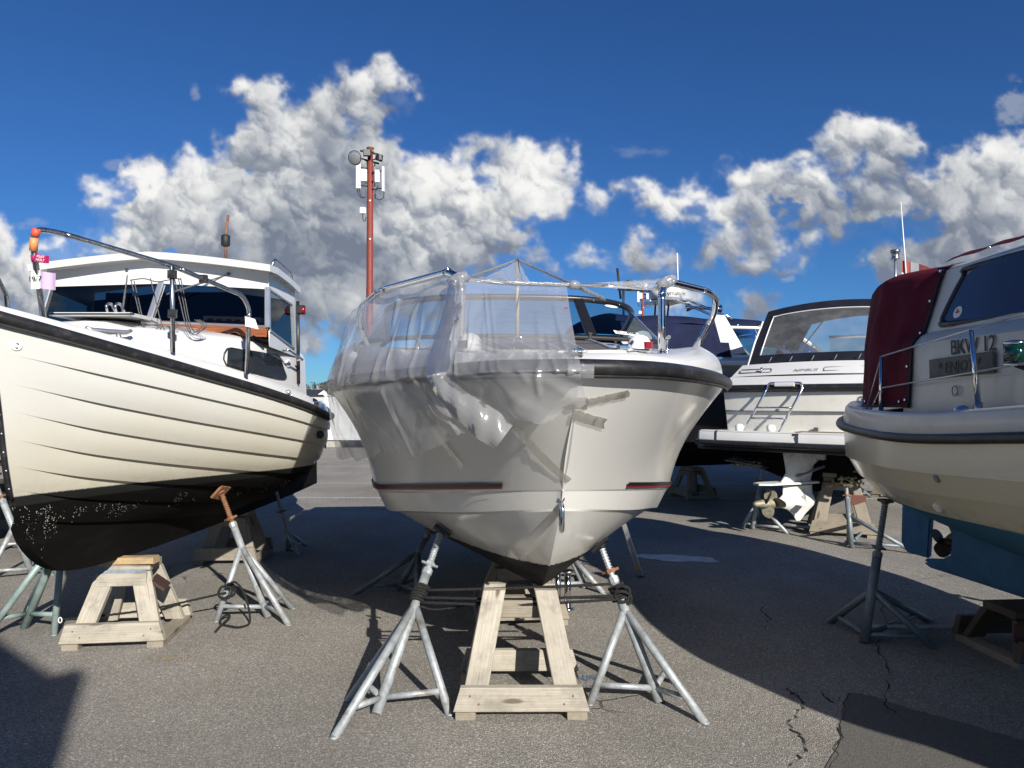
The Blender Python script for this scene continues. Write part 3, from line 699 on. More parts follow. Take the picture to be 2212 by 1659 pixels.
# rub rail
rr = rail_curve([(k[0], k[1] + (.018 if k[0] > 0 else 0), k[2]) for k in K_rail], stations(0.0, 4.7, 70, 2.0))
pts = [Vector((p[0] + .0, p[1] - .022, p[2] + 0.03)) for p in rr]
path = mirror(pts)[::-1][:-1] + pts
G().tube(path, 0.032, 12, flat=1.0).build("rub_rail", M['rubber'], cb)
G().tube([p + Vector((0, .004, -.034)) for p in path], 0.010, 6).build("rub_rail_lip", M['rubber'], cb)
# deck: bulwark, side deck, foredeck rising aft
K_edge = [(.08,0,1.795),(.12,.22,1.797),(.2,.33,1.80),(.4,.47,1.815),(.9,.76,1.862),(1.5,1.03,1.93),(1.9,1.145,1.962),(2.6,1.235,1.985),(4.0,1.24,1.96),(4.7,1.18,1.92)]
K_ctr = [(.08,0,1.795),(.3,0,1.80),(.7,0,1.835),(1.0,0,1.875),(1.6,0,1.955),(2.3,0,2.045),(2.7,0,2.075),(3.0,0,2.06)]
e_rail = rail_curve(K_rail, stations(0.0, 4.7, NS, 2.2)); e_rail[:, 2] += 0.065
e_edge = rail_curve(K_edge, stations(.08, 4.7, NS, 2.2))
g = G()
blw = []
for j in range(9):
    t = j / 8; P = e_rail * (1 - t) + e_edge * t; P[:, 0] += 0.035 * np.sin(math.pi * t) * np.minimum(1, P[:, 1]); P[:, 2] += 0.03 * np.sin(math.pi * t ** .7) * np.minimum(1, P[:, 1]); blw.append(P)
both(g, blw)
ss = stations(.08, 3.0, 30, 1.3); E = rail_curve(K_edge, ss); C = rail_curve(K_ctr, ss)
rows = []
for j in range(9):
    t = j / 8; P = E * (1 - t) + C * t
    P[:, 2] = E[:, 2] * (1 - t) + C[:, 2] * t - 0.028 * np.sin(math.pi * min(1, t * 2.2)) * np.minimum(1, ss)    # gutter inside the bulwark
    rows.append(P)
both(g, rows)
# side decks and the cockpit sole aft
ss = stations(3.0, 4.7, 8, 1); E = rail_curve(K_edge, ss); I = E.copy(); I[:, 0] -= 0.22; S = I.copy(); S[:, 2] = 1.35; Z = S.copy(); Z[:, 0] = 0
both(g, [E, I], smooth=False); both(g, [I, S], smooth=False); both(g, [S, Z], smooth=False)
fw = [Vector(rail_curve(K_edge, [3.0])[0] * np.array([f, 1, 1])) for f in (1, .5, 0, -.5, -1)]
g.add([Vector((x, 3.0, z)) for x, z in ((-1.24, 1.975), (0, 2.06), (1.24, 1.975), (1.24, 1.35), (-1.24, 1.35))], [(0, 1, 2, 3, 4)])
a, b_ = E[-1], c_rail[-1]
g.add([Vector((sg * a[0], a[1], a[2])) for sg in (-1, 1)] + [Vector((sg * b_[0], b_[1], b_[2])) for sg in (1, -1)], [(0, 1, 2, 3)])
cb_deck = g.build("deck", M['gel'], cb)
# stem-head fitting
G().box((0, 0.10, 1.803), (0.05, 0.10, 0.012), bev=0.004).build('anchor_roller', M['steel'], cb)
# grey walking surface with pale seams
def deckz(x, s):
    e = rail_curve(K_edge, [s])[0]; c = rail_curve(K_ctr, [s])[0]; t = 1 - min(1, abs(x) / max(e[0], .01))
    return e[2] * (1 - t) + c[2] * t - 0.028 * math.sin(math.pi * min(1, t * 2.2)) * min(1, s)
def on_deck(x, s, dz=0.0): return Vector((x, s, deckz(x, s) + dz))
def deck_patch(x0, x1, s0, s1, dz, nx=8, ns=10, w0=1.0):
    rows = []
    for j in range(ns + 1):
        s = s0 + (s1 - s0) * j / ns; k = w0 + (1 - w0) * j / ns
        rows.append([on_deck((x0 + (x1 - x0) * i / nx) * k, s, dz) for i in range(nx + 1)])
    return rows
G().grid(deck_patch(-0.46, 0.46, 0.42, 2.25, 0.008, w0=.62)).build("nonskid_panel", M['nonskid'], cb)
for i, x in enumerate((-0.30, -0.12, 0.06, 0.24)):
    G().grid(deck_patch(x, x + 0.014, 0.46, 2.25, 0.012, 1, 10, .62), smooth=False).build("deck_seam", M['gel'], cb)
fr = []
for (a, b_) in (((-.46*.62, .42), (.46*.62, .42)), ((.46*.62, .42), (.46, 2.25)), ((-.46*.62, .42), (-.46, 2.25))):
    pts = [on_deck(a[0] + (b_[0] - a[0]) * t / 8, a[1] + (b_[1] - a[1]) * t / 8, .010) for t in range(9)]; G().tube(pts, 0.011, 6).build("panel_edge", M['gel_dim'], cb)
# stripe above the step, black with red below
def hull_band(t0, t1, s0, s1, off):
    A, B = [], []
    for i in range(25):
        s = s0 + (s1 - s0) * i / 24
        for t, L in ((t0, A), (t1, B)):
            st = stations(0, 4.7, NS, 2.2); tt = np.interp(s, np.interp(np.arange(NS), np.arange(NS), tops[10][:, 1]), np.arange(NS))
            j = t * 10; j0 = int(min(9, j)); fj = j - j0
            P = tops[j0] * (1 - fj) + tops[j0 + 1] * fj
            p = np.array([np.interp(tt, np.arange(NS), P[:, k]) for k in range(3)]); L.append(Vector((p[0] + off, p[1] - off * .5, p[2])))
    return A, B
for sg in (1, -1):
    s0 = 0.86 if sg > 0 else 0.68
    for (t0, t1, mm, nm) in ((0.925, 0.965, M['stripe_b'], "black_stripe"), (0.965, 0.982, M['stripe_r'], "red_stripe")):
        A, B = hull_band(t0, t1, s0, 4.65, 0.011)
        if sg < 0: A, B = mirror(A), mirror(B)
        G().grid([A, B], smooth=True, flip=sg > 0).build(nm, mm, cb_hull)
# bow eye, hawse fitting
be = Vector((0, 0.515, 1.075)); g = G()
ring = [be + Vector((0, -0.035 + 0.036 * math.cos(a) * .6, -0.02 + 0.062 * math.sin(a))) for a in np.linspace(0, 2 * math.pi, 20, False)]
g.tube(ring, 0.011, 8, closed=True); g.lathe(be + Vector((0, 0, .06)), (0, -1, 0.2), [(-.02, .016), (0.03, .016)]); g.build("bow_eye", M['steel'], cb)
hw = toL(cb, W(529.5, 461.5, 3.62)); g = G()
nrm = Vector((-0.80, -0.55, -0.15)).normalized(); hw = hw + nrm * 0.0
g.lathe(hw - nrm * .03, nrm, [(0, .05), (.03, .05), (.042, .042), (.042, .027), (.01, .024)], 18); g.build("hawse_fitting", M['steel'], cb)
# windscreen: three panes in a black frame
wb = [(-1.20, 3.75, 2.0), (-1.22, 3.0, 2.02), (-1.16, 2.66, 2.03), (-.95, 2.48, 2.045), (-.53, 2.40, 2.06), (0, 2.38, 2.065), (.53, 2.40, 2.06), (.95, 2.48, 2.045), (1.16, 2.66, 2.03), (1.22, 3.0, 2.02), (1.20, 3.75, 2.0)]
wt = [(-1.08, 3.95, 2.16), (-1.06, 3.4, 2.30), (-1.0, 3.12, 2.355), (-.82, 2.92, 2.385), (-.50, 2.82, 2.405), (0, 2.80, 2.41), (.50, 2.82, 2.405), (.82, 2.92, 2.385), (1.0, 3.12, 2.355), (1.06, 3.4, 2.30), (1.08, 3.95, 2.16)]
sb, st_ = smooth_path(wb, 6), smooth_path(wt, 6)
ws = G(); ws.tube(sb, 0.016, 6); wsf = ws.build("windscreen_base", M['blackmatt'], cb)
wf = G().tube(st_, 0.026, 8).build("windscreen_frame", M['black'], cb)
for i in (0, 10):
    G().tube([sb[i * 6], st_[i * 6]], 0.022, 6).build("frame_post", M['black'], wf)
for i in (4, 6): G().beam(sb[i * 6], st_[i * 6], 0.075, 0.03, (0, -1, .6)).build("frame_post", M['black'], wf)
for a, b_ in ((0, 24), (24, 36), (36, 60)):
    G().grid([sb[a:b_ + 1], st_[a:b_ + 1]]).build("pane", M['glass'], wf)
for i in (27, 38, 43, 47, 51):
    p = st_[i] + Vector((0, -.026, -.006)); G().lathe(p, (0, -1, 0.1), [(0, .008), (.006, .008), (.010, .004)], 8).build("snap_stud", M['steel'], wf)
# sticker and notice on the glass
def on_pane(i, t): return sb[i] * (1 - t) + st_[i] * t
o = on_pane(40, .86); x = (on_pane(41, .86) - on_pane(39, .86)); y = st_[40] - sb[40]
Fm = frame(o + Vector((0.02, -.02, .0)), x, y)
G().add([Fm @ Vector((0.06 * math.cos(a), .02 * math.sin(a), 0)) for a in np.linspace(0, 2*math.pi, 20, False)], [tuple(range(20))]).build("sticker", M['paper'], wf)
o = on_pane(39, .10); Fm = frame(o + Vector((.05, -.03, .01)), x, y)
nb = G().add([Fm @ Vector(p) for p in ((-.11, -.022, 0), (.11, -.022, 0), (.11, .022, 0), (-.11, .022, 0))], [(0, 1, 2, 3)]).build("notice", M['paper'], wf)
text_obj("STOP!", 0.032, M['text'], wf, "lettering", Fm @ Matrix.Translation((.045, .004, .002)), .0005, bold=.001)
G().tube([Fm @ Vector((-.075 + .014 * math.cos(a), .014 * math.sin(a), .002)) for a in np.linspace(0, 2*math.pi, 14, False)], .0025, 4, closed=True).build("red_ring", M['stripe_r'], wf)
# deck fittings: navigation lamps, bollards, wiper, hinges
def nav_lamp(x, s, lens):
    b0 = on_deck(x, s); g = G()
    g.lathe(b0 + Vector((0, .02, .0)), (0, 0, 1), [(0, .062), (.02, .066), (.06, .062), (.085, .046), (.097, .020), (.099, 0.002)], 16)
    o = g.build("navigation_lamp", M['white'], cb)
    G().beam(b0 + Vector((0.035 * (1 if x > 0 else -1), -.035, .018)), b0 + Vector((0.035 * (1 if x > 0 else -1), -.035, .055)), .05, .035, (0, 1, 0), .01).build("lamp_lens", lens, o)
nav_lamp(0.52, 1.02, M['redlens']); nav_lamp(-0.42, 0.80, M['blackmatt'])
def cleat(x, s, root=None):
    b0 = on_deck(x, s); g = G()
    for d in (-.035, .035): g.lathe(b0 + Vector((0, d, -.01)), (0, 0, 1), [(0, .018), (.012, .012), (.07, .012), (.08, .016)], 10)
    g.tube([b0 + Vector((0, -.075, .08)), b0 + Vector((0, 0, .085)), b0 + Vector((0, .075, .08))], .013, 8); g.build("cleat", M['steel'], cb)
cleat(.76, 1.35); cleat(-.70, 1.35)
b0 = on_deck(-.18, .72); g = G(); g.tube(fillet([b0 + Vector((-.02, 0, -.01)), b0 + Vector((-.02, 0, .075)), b0 + Vector((.02, 0, .075)), b0 + Vector((.02, 0, -.01))], .02), .008, 8); g.build("deck_ring", M['steel'], cb)
# fold-down step/boat hook folded on the foredeck, and the latch
g = G(); b0 = on_deck(.36, .62, .02)
for d in (0, .045): g.tube([b0 + Vector((-.09, .02 + d, .005)), b0 + Vector((.10, .02 + d, .0))], .007, 6)
g.box(b0 + Vector((-.02, .05, .015)), (.05, .08, .03), bev=.008); g.tube([b0 + Vector((.0, 0, .02)), b0 + Vector((.03, .06, .045)), b0 + Vector((.02, .10, .02))], .008, 6); g.build("hatch_latch", M['steel'], cb)
b0 = on_deck(.46, 2.12); g = G(); g.beam(b0, b0 + Vector((0, 0, .055)), .022, .022, (0, 1, 0)); g.box(b0 + Vector((0, 0, .06)), (.03, .02, .014)); g.build("wiper_post", M['blackmatt'], cb)
# bow rails
def bow_rail(sg):
    if sg > 0: a, b_, c, d, e = (0.635, 1.0), (0.70, 1.06), (1.06, 1.46), (1.13, 1.72), (1.10, 1.72)
    else: a, b_, c, d, e = (0.46, .80), (0.52, .86), (0.94, 1.62), (1.08, 2.35), (1.10, 2.55)
    zt = 2.262
    pts = [Vector((sg * a[0], a[1], deckz(a[0], a[1]) - .01)), Vector((sg * a[0], a[1] + .0, zt - .06)), Vector((sg * b_[0], b_[1] + .02, zt)), Vector((sg * c[0], c[1], zt + .01)), Vector((sg * (d[0] + .05), d[1] - .10, zt - .01)), Vector((sg * (d[0] + .09), d[1] + .05, zt - .10)), Vector((sg * e[0], e[1] + .1, deckz(e[0], e[1]) - .02))]
    o = G().tube(smooth_path(fillet(pts, .11, 6), 2), 0.021, 10).build("bow_rail", M['steel'], cb)
    for p in (pts[0], pts[-1]): G().lathe(p + Vector((0, 0, .005)), (0, 0, 1), [(0, .042), (.012, .040), (.016, .026)], 12).build("rail_foot", M['steel'], o)
    return pts
br_r = bow_rail(1); br_l = bow_rail(-1)

# ------------------------------------------------------------------ reading places off the hull
from mathutils.bvhtree import BVHTree
def bvh_of(objs):
    vs, fs = [], []
    for o in objs:
        Mx = MAT_OF[o.name]; k = len(vs); vs += [Mx @ v.co for v in o.data.vertices]; fs += [tuple(i + k for i in p.vertices) for p in o.data.polygons]
    return BVHTree.FromPolygons(vs, fs)
EYE = Vector((0, 0, CAM_H))
def S(sx, sy, Y): return W(sx / 3.9375, sy / 3.9375, Y)           # from the 4032-wide photograph
def GS(sx, sy): return GR(sx / 1.82275, sy / 1.82275)
def hit(bvh, sx, sy, off=0.004):
    d = (S(sx, sy, 3.0) - EYE).normalized(); p, n, i, dist = bvh.ray_cast(EYE, d)
    if p is None: return None, None
    if n.dot(d) > 0: n = -n
    return p + n * off, n
cb_bvh = bvh_of([cb_hull, cb_deck])
z3 = lambda x, y, Y: S(1200 + .79114 * x, 950 + .79114 * y, Y)
z4 = lambda x, y, Y: S(1200 + .74593 * x, 1950 + .74593 * y, Y)
g4 = lambda x, y: GS(1200 + .74593 * x, 1950 + .74593 * y)
h3 = lambda x, y, off=.004: hit(cb_bvh, 1200 + .79114 * x, 950 + .79114 * y, off)
def YR(x): return float(np.interp(x, [101, 145, 285, 569, 737, 1011, 1370], [4.52, 4.12, 3.56, 3.19, 3.0, 2.83, 2.76]))

# ------------------------------------------------------------------ the plastic sheet
ps = thing("plastic_sheet", "clear polythene sheet tied over one bow rail and hanging down the hull", "plastic sheet", (0.0, 3.2, 1.2))
cols = []
def colm(top, rail_x, rail_y, bot, tY, bend=0.0):
    yr = YR(rail_x); mid = []
    for t in (0.33, 0.68):
        x = top[0] + (rail_x - top[0]) * t + bend * math.sin(math.pi * t); y = top[1] + (rail_y - 25 - top[1]) * t; mid.append((x, y, tY + (yr - tY) * t ** 1.15 - .02))
    bx, by = bot
    cols.append([(top[0], top[1], tY)] + mid + [(rail_x, rail_y - 18, yr), (rail_x + 2, rail_y + 22, yr - .035)] +
                [(rail_x + (bx - rail_x) * t, rail_y + 22 + (by - rail_y - 22) * t, yr - .03 + .06 * t) for t in (0.33, 0.68, 1.0)])
colm((1302, 216), 1372, 640, (1402, 800), 3.80, -6)
colm((1180, 212), 1210, 640, (1250, 868), 3.77)
colm((1010, 206), 1000, 642, (1085, 905), 3.72)
colm((880, 200), 860, 650, (1035, 880), 3.68)
colm((812, 198), 745, 655, (1005, 978), 3.64, -10)
colm((770, 188), 668, 664, (960, 985), 3.60, 40)
colm((742, 190), 655, 668, (860, 935), 3.72, 46)
colm((690, 200), 590, 672, (760, 965), 3.86)
colm((600, 216), 470, 684, (600, 1062), 4.08)
colm((480, 244), 390, 694, (535, 1080), 4.35)
colm((352, 278), 262, 706, (420, 1040), 4.62)
colm((300, 300), 205, 712, (345, 1062), 4.85)
colm((258, 330), 150, 716, (262, 1072), 5.05)
colm((236, 352), 118, 716, (168, 1062), 5.30)
def sheet_grid(cols, nu=26, nv=7):
    rows = []
    C = [smooth_path([z3(*p) for p in c], nv) for c in cols]          # down each fold
    n = len(C[0]); lines = [smooth_path([c[k] for c in C], nu) for k in range(n)]
    return lines                                                       # lines[v][u]
L = sheet_grid(cols)
nv, nu = len(L), len(L[0]); rs = np.random.RandomState(3)
uu, vv = np.meshgrid(np.linspace(0, 1, nu), np.linspace(0, 1, nv))
wr = (fbm(uu * 20 + vv * 5, vv * 1.2, 2, .4, 200) - .5) * .030 + (np.abs(fbm(uu * 13 - vv * 5, vv * 1.0, 1, .45, 220) - .5)) * .040
wr2 = (fbm(uu * 30 + vv * 9, vv * 2.5, 1, .5, 240) - .5) * .005
taut = np.clip(np.abs(vv - .55) / .05, 0.15, 1) * np.clip(vv / .06, 0.15, 1) * (0.55 + .9 * np.clip(uu * 2, 0, 1))
ridge = np.zeros_like(uu)
for i in range(34):
    c0 = rs.rand(); sl = rs.uniform(-.10, .04); wd = rs.uniform(.0035, .008); a0 = rs.uniform(.006, .016) * (1.4 if c0 > .5 else .7); v0 = rs.uniform(0, .45) if rs.rand() < .7 else rs.uniform(.55, .7); v1 = v0 + rs.uniform(.15, .4)
    ridge += a0 * np.exp(-((uu - c0 - sl * (vv - v0)) / wd) ** 2) * sstep(v0 - .05, v0 + .05, vv) * (1 - sstep(v1 - .05, v1 + .05, vv))
disp = (wr + wr2) * taut * .8 + ridge
rows = []
for v in range(nv):
    r = []
    for u in range(nu):
        p = L[v][u]; a = L[v][min(nu - 1, u + 1)] - L[v][max(0, u - 1)]; b = L[min(nv - 1, v + 1)][u] - L[max(0, v - 1)][u]
        n = a.cross(b); n = n.normalized() if n.length > 1e-9 else Vector((0, -1, 0))
        if n.y > 0: n = -n
        q = p + n * float(disp[v, u])
        if v >= nv - 3: q = q + Vector((0, 0, float(fbm(np.array([u * .06]), np.array([7.0]), 4, .6, 260)[0] - .5) * .07 * (v - nv + 4) / 3))
        r.append(q)
    rows.append(r)
sh = G(); sh.grid(rows); o_sheet = sh.build("draped_film", M['plastic'], ps, world=True)
# a thick gathered fold running down from the rail and out over the hull
fp = smooth_path([z3(738, 196, 3.60), z3(722, 330, 3.44), z3(700, 480, 3.25), z3(668, 640, YR(668) - .05), z3(672, 700, YR(668) - .07), z3(760, 795, 2.96), z3(880, 890, 2.93), z3(990, 975, 2.92)], 8)
fw = np.interp(np.linspace(0, 1, len(fp)), [0, .15, .35, .5, .56, .7, .9, 1], [.018, .030, .055, .045, .04, .05, .07, .06]); rowsF = []
for i, p in enumerate(fp):
    tn = (fp[min(len(fp) - 1, i + 1)] - fp[max(0, i - 1)]).normalized(); side = tn.cross(Vector((0, 1, 0))).normalized(); rowsF.append([p + side * fw[i] * k + Vector((0, -.03 * (1 - k * k) + .006 * math.sin(i * .9 + k * 3), 0)) for k in (-1, -.6, -.2, .1, .4, .7, 1)])
G().grid(rowsF).build("gathered_fold", M['plastic'], ps, world=True)
# tent of film drawn up to a prop behind the rail, and the twisted ties
peak = z3(1058, 92, 4.75)
tri = [z3(800, 188, 3.68), z3(1120, 205, 4.9), peak]
n = 12; rowsT = []
for i in range(n + 1):
    t = i / n; A = tri[0].lerp(peak, t); B = tri[0].lerp(tri[1], t); rowsT.append([A.lerp(B, k / 8) + Vector((0, 0, -.03 * math.sin(math.pi * t) * (1 - k / 8))) + Vector((0, rs.uniform(-.012, .012), rs.uniform(-.006, .006))) for k in range(9)])
G().grid(rowsT).build("peak_film", M['plastic'], ps, world=True)
rowsB = []
lf = [z3(240, 350, 5.3), z3(480, 250, 4.5), z3(640, 205, 4.1), z3(800, 188, 3.68)]
lfp = smooth_path(lf, 5)
for i, p in enumerate(lfp):
    t = i / (len(lfp) - 1); B = z3(700, 300, 6.0).lerp(peak, t); rowsB.append([p.lerp(B, k / 8) + Vector((0, 0, -.10 * math.sin(math.pi * k / 8) + rs.uniform(-.008, .008))) for k in range(9)])
def tie(pts, r, name, nstr=4, spread=0.0, mtl=None):
    g = G(); P = smooth_path(pts, 8)
    for s_ in range(nstr):
        ph = 6.283 * s_ / nstr; Qs = []
        for i, p in enumerate(P):
            t = i / (len(P) - 1); k = r * (.9 + spread * abs(t - .0) ** 3 * 6); a = ph + t * 9
            Qs.append(p + Vector((0, math.cos(a) * k, math.sin(a) * k * (1 + spread * t ** 4 * 2))))
        g.tube(Qs, r * .95, 5)
    return g.build(name, mtl or M['plastic_thick'], ps, world=True)
knot = z3(1340, 218, 3.78)
tie([z3(790, 192, 3.66), z3(1000, 206, 3.69), z3(1180, 213, 3.74), knot], .0065, "twisted_tie", 4)
rt = z3(1795, 214, 3.99)
g = G()                                          # from the knot the film fans out to the far rail
rr_ = []
for i in range(15):
    t = i / 14; c = knot.lerp(rt, t); hgt = .008 + .060 * t ** 1.2; rr_.append([c + Vector((0, .012 * math.cos(k * 2.1 + t * 3), hgt * (k / 6 - .62) + .006 * math.sin(k * 2.3))) for k in range(7)])
g.grid(rr_); g.build("fanned_tie", M['plastic_thick'], ps, world=True)
tie([peak, z3(1160, 138, 4.5), knot], .005, "twisted_tie", 3)
tie([knot, z3(1410, 250, 4.0), z3(1495, 288, 5.0)], .007, "twisted_tie", 4)
tie([z3(800, 186, 3.68), z3(930, 140, 4.2), peak], .005, "twisted_tie", 3)
G().lathe(knot - Vector((.03, 0, 0)), (1, 0, 0), [(0, .012), (.012, .024), (.03, .028), (.05, .022), (.065, .010)], 10).build("knot", M['plastic_thick'], ps, world=True)
for (c, rad) in ((z3(765, 196, 3.63), .036), (z3(1800, 208, 3.98), .034)):
    G().lathe(c - Vector((.05, 0, .02)), (1, 0, .5), [(0, rad * .7), (.03, rad), (.07, rad), (.11, rad * .7)], 10).build("tie_wrap", M['plastic_thick'], ps, world=True)
# film drawn along the rail where it is wrapped
# packing tape
def tape(a, b, w, mtl=None, name="packing_tape", n=12, off=.007):
    ax = Vector((b[0] - a[0], b[1] - a[1])); d = ax.normalized(); nn = Vector((-d.y, d.x)) * w / 2; R0, R1, R2 = [], [], []
    for i in range(n + 1):
        c = Vector(a) + ax * (i / n)
        for Rr, k in ((R0, -1), (R1, 0), (R2, 1)):
            e = rs.uniform(-6, 6) if i in (0, n) else rs.uniform(-1.5, 1.5)
            q = c + nn * k + d * e; p, nrm = h3(q.x, q.y, off + rs.uniform(0, .006))
            if p is None: p = z3(q.x, q.y, 3.0)
            Rr.append(p)
    G().grid([R0, R1, R2]).build(name, mtl or M['tape'], ps, world=True)
tape((1150, 800), (1405, 800), 60); tape((1390, 800), (1610, 748), 34); tape((1330, 856), (1490, 902), 52); tape((1045, 925), (1305, 1185), 40)
tape((560, 820), (790, 1120), 24)
tape((1300, 560), (1400, 590), 70, M['tape'], off=.01); tape((1335, 545), (1370, 625), 60, M['tape'], off=.012)
g = G(); P = []
for i in range(9):
    x = 1308 + 132 * i / 8; P.append([z3(x, y, YR(1370) + dY) + Vector((0, rs.uniform(-.004, .004), 0)) for y, dY in ((612, .04), (625, -.03), (645, -.045), (668, -.03), (682, -.005 - .02 * (i > 3)))])
g.grid(P); g.build("clear_tape", M['plastic_thick'], ps, world=True)
# red felt-pen marks on the film
def pen(x, y, strokes, Y):
    for st in strokes: G().tube(smooth_path([z3(x + a, y + b, Y) for a, b in st], 4), .0016, 4).build("pen_mark", M['stripe_r'], ps, world=True)
pen(1283, 335, [[(20, -5), (6, 0), (2, 12), (14, 20), (24, 10), (20, -5)], [(22, -6), (26, 18)]], 3.52)
pen(1330, 570, [[(12, 8), (2, 12), (4, 22), (14, 18), (12, -4), (16, 22)], [(30, 10), (22, 14), (24, 22), (32, 20)]], 2.96)
pen(1283, 270, [[(2, 0), (3, 20)], [(14, 6), (16, 22)]], 3.6)
# the prop inside the tent
pp = thing("tent_pole", "pale wooden pole holding the plastic up above the windscreen", "pole", tuple(toL(cb, peak) * 0 + Vector((peak.x, peak.y, 1.9))))
G().tube([Vector((peak.x, peak.y, 2.0)), Vector((peak.x, peak.y, peak.z - .005))], .013, 8).build("shaft", M['wood'], pp, world=True)
G().lathe(Vector((peak.x, peak.y, 1.985)), (0, 0, 1), [(0, .03), (.02, .03), (.03, .013)], 10).build("foot", M['rubber'], pp, world=True)

# ------------------------------------------------------------------ jack stands and keel stands
def jack_stand(label, post_foot, feet, top, f_apex=.56, f_col=.72, mtl='galv', screw='galv', tilt=(0, 0, 1), rt=.022, group="tubular jack stands holding up the boats", pad='woodd', nut='rust', pad_n=None, pad_l=.055, bvh=None):
    c = Vector(post_foot); top = Vector(top)
    if bvh is not None:
        d0 = (top - Vector((c.x, c.y, 0))).normalized(); s0 = c.lerp(top, .6); ph, nh_, ii, dd = bvh.ray_cast(s0, d0)
        if ph is not None and dd < 1.2:
            top = ph - d0 * .035; pad_n = nh_ if nh_.dot(d0) > 0 else -nh_
    t = thing("jack_stand", label, "jack stand", (c.x, c.y, 0), 0, group); m = M[mtl]
    c = Vector((c.x, c.y, .004)); apex = c.lerp(top, f_apex); col = c.lerp(top, f_col); d = (top - c).normalized()
    G().tube([c, col], rt * 1.25, 10).build("post", m, t, world=True)
    for f in feet:
        f = Vector((f[0], f[1], .002)); a = apex - d * .02; L = G(); kd = (f - a).normalized()
        L.tube([a, f], rt, 10); L.lathe(f, (0, 0, 1), [(0, rt * 1.02), (.006, rt)], 10); L.build("leg", m, t, world=True)
        p = a.lerp(f, .80); q = c.lerp(top, .10 if c.z < .1 else .1); q = Vector((c.x + (top.x - c.x) * .07, c.y + (top.y - c.y) * .07, p.z * .75))
        G().tube([p, q], rt * .75, 8).build("brace", m, t, world=True)
    # threaded screw
    Ls = (top - col).length; prof = []
    npitch = max(6, int(Ls / .017))
    for i in range(npitch): z = Ls * i / npitch; prof += [(z, rt * .72), (z + .004, rt * .92), (z + .010, rt * .92), (z + .013, rt * .72)]
    G().lathe(col - d * .01, d, prof, 10, smooth=False).build("screw", M[screw], t, world=True)
    G().lathe(col - d * .006, d, [(0, rt * 1.35), (.02, rt * 1.4), (.035, rt * 1.35)], 8, smooth=False).build("collar", M[mtl], t, world=True)
    hb = col + d * .05; side = d.cross(Vector((0, 1, .2))).normalized(); nt = G().lathe(hb, d, [(0, rt * 1.3), (.022, rt * 1.3)], 6, smooth=False)
    nt.tube([hb + d * .011 - side * .05, hb + d * .011 + side * .05], .009, 6); nt.build("handle_nut", M[nut], t, world=True)
    pn = Vector(pad_n).normalized() if pad_n is not None else d
    pb = G(); pb.lathe(top - pn * .012, pn, [(0, rt * 1.2), (.01, rt * 1.4)], 8, smooth=False)
    sd = pn.cross(Vector((0, 1, 0))).normalized(); pb.beam(top + pn * .006 - sd * pad_l, top + pn * .006 + sd * pad_l, .11, .02, pn, .004); pb.build("pad", M[pad], t, world=True)
    return t
def keel_stand(label, c, yaw, w=.66, dp=.52, h=.50, tw=.26, td=.20, mtl='wood', bw=.12, th=.045, group="wooden keel stands", tdy=0.0, head=True):
    t = thing("keel_stand", label, "keel stand", (c[0], c[1], 0), yaw, group); m = M[mtl]
    hb = .045
    for sx in (-1, 1):
        for sy in (-1, 1):
            p0 = Vector((sx * (w / 2 - .09), sy * (dp / 2 - .03), hb)); p1 = Vector((sx * (tw / 2 - .03), tdy + sy * (td / 2), h - .005))
            G().beam(p0, p1, bw, th, (0, sy, .35), .004, cut0=(0, 0, 1), cut1=(0, 0, 1)).build("leg", m, t)
    for sy in (-1, 1):
        y = sy * (dp / 2 + .022)
        G().beam((-w / 2 + .012, y, hb + bw / 2), (w / 2 - .012, y, hb + bw / 2), th, bw, (0, 0, 1), .004, cut0=(1, 0, -.30), cut1=(1, 0, .30)).build("cross_board", m, t)
        if head: G().beam((-tw / 2 - .02, sy * (td / 2 + .03), h - .05), (tw / 2 + .02, sy * (td / 2 + .03), h - .05), th * .9, .085, (0, 0, 1), .004).build("head_board", m, t)
    for sx in (-1, 1):
        G().beam((sx * (w / 2 - .055), -dp / 2 - .03, hb / 2), (sx * (w / 2 - .055), dp / 2 + .03, hb / 2), .10, hb, (0, 0, 1), .004).build("runner", M['woodg'], t)
    if head: G().beam((-tw / 2 - .03, tdy, h + .024), (tw / 2 + .03, tdy, h + .024), td + .02, .048, (0, 0, 1), .005).build("head_block", m, t)
    else:
        for sy in (-1, 1): G().beam((-tw / 2 + .06, tdy + sy * td * .28, h - .115), (tw / 2 - .06, tdy + sy * td * .28, h - .115), .07, .095, (0, 0, 1), .005).build("head_block", M['woodg'], t)
    for sx in (-1, 1):
        for k in (-1, 1):
            G().lathe((sx * (w / 2 - .10) + .022 * k, -dp / 2 - .0445, hb + bw / 2 + .02 * k * sx), (0, -1, 0), [(0, .0055), (.002, .005), (.003, .001)], 8).build("nail_head", M['rust'], t)
    return t

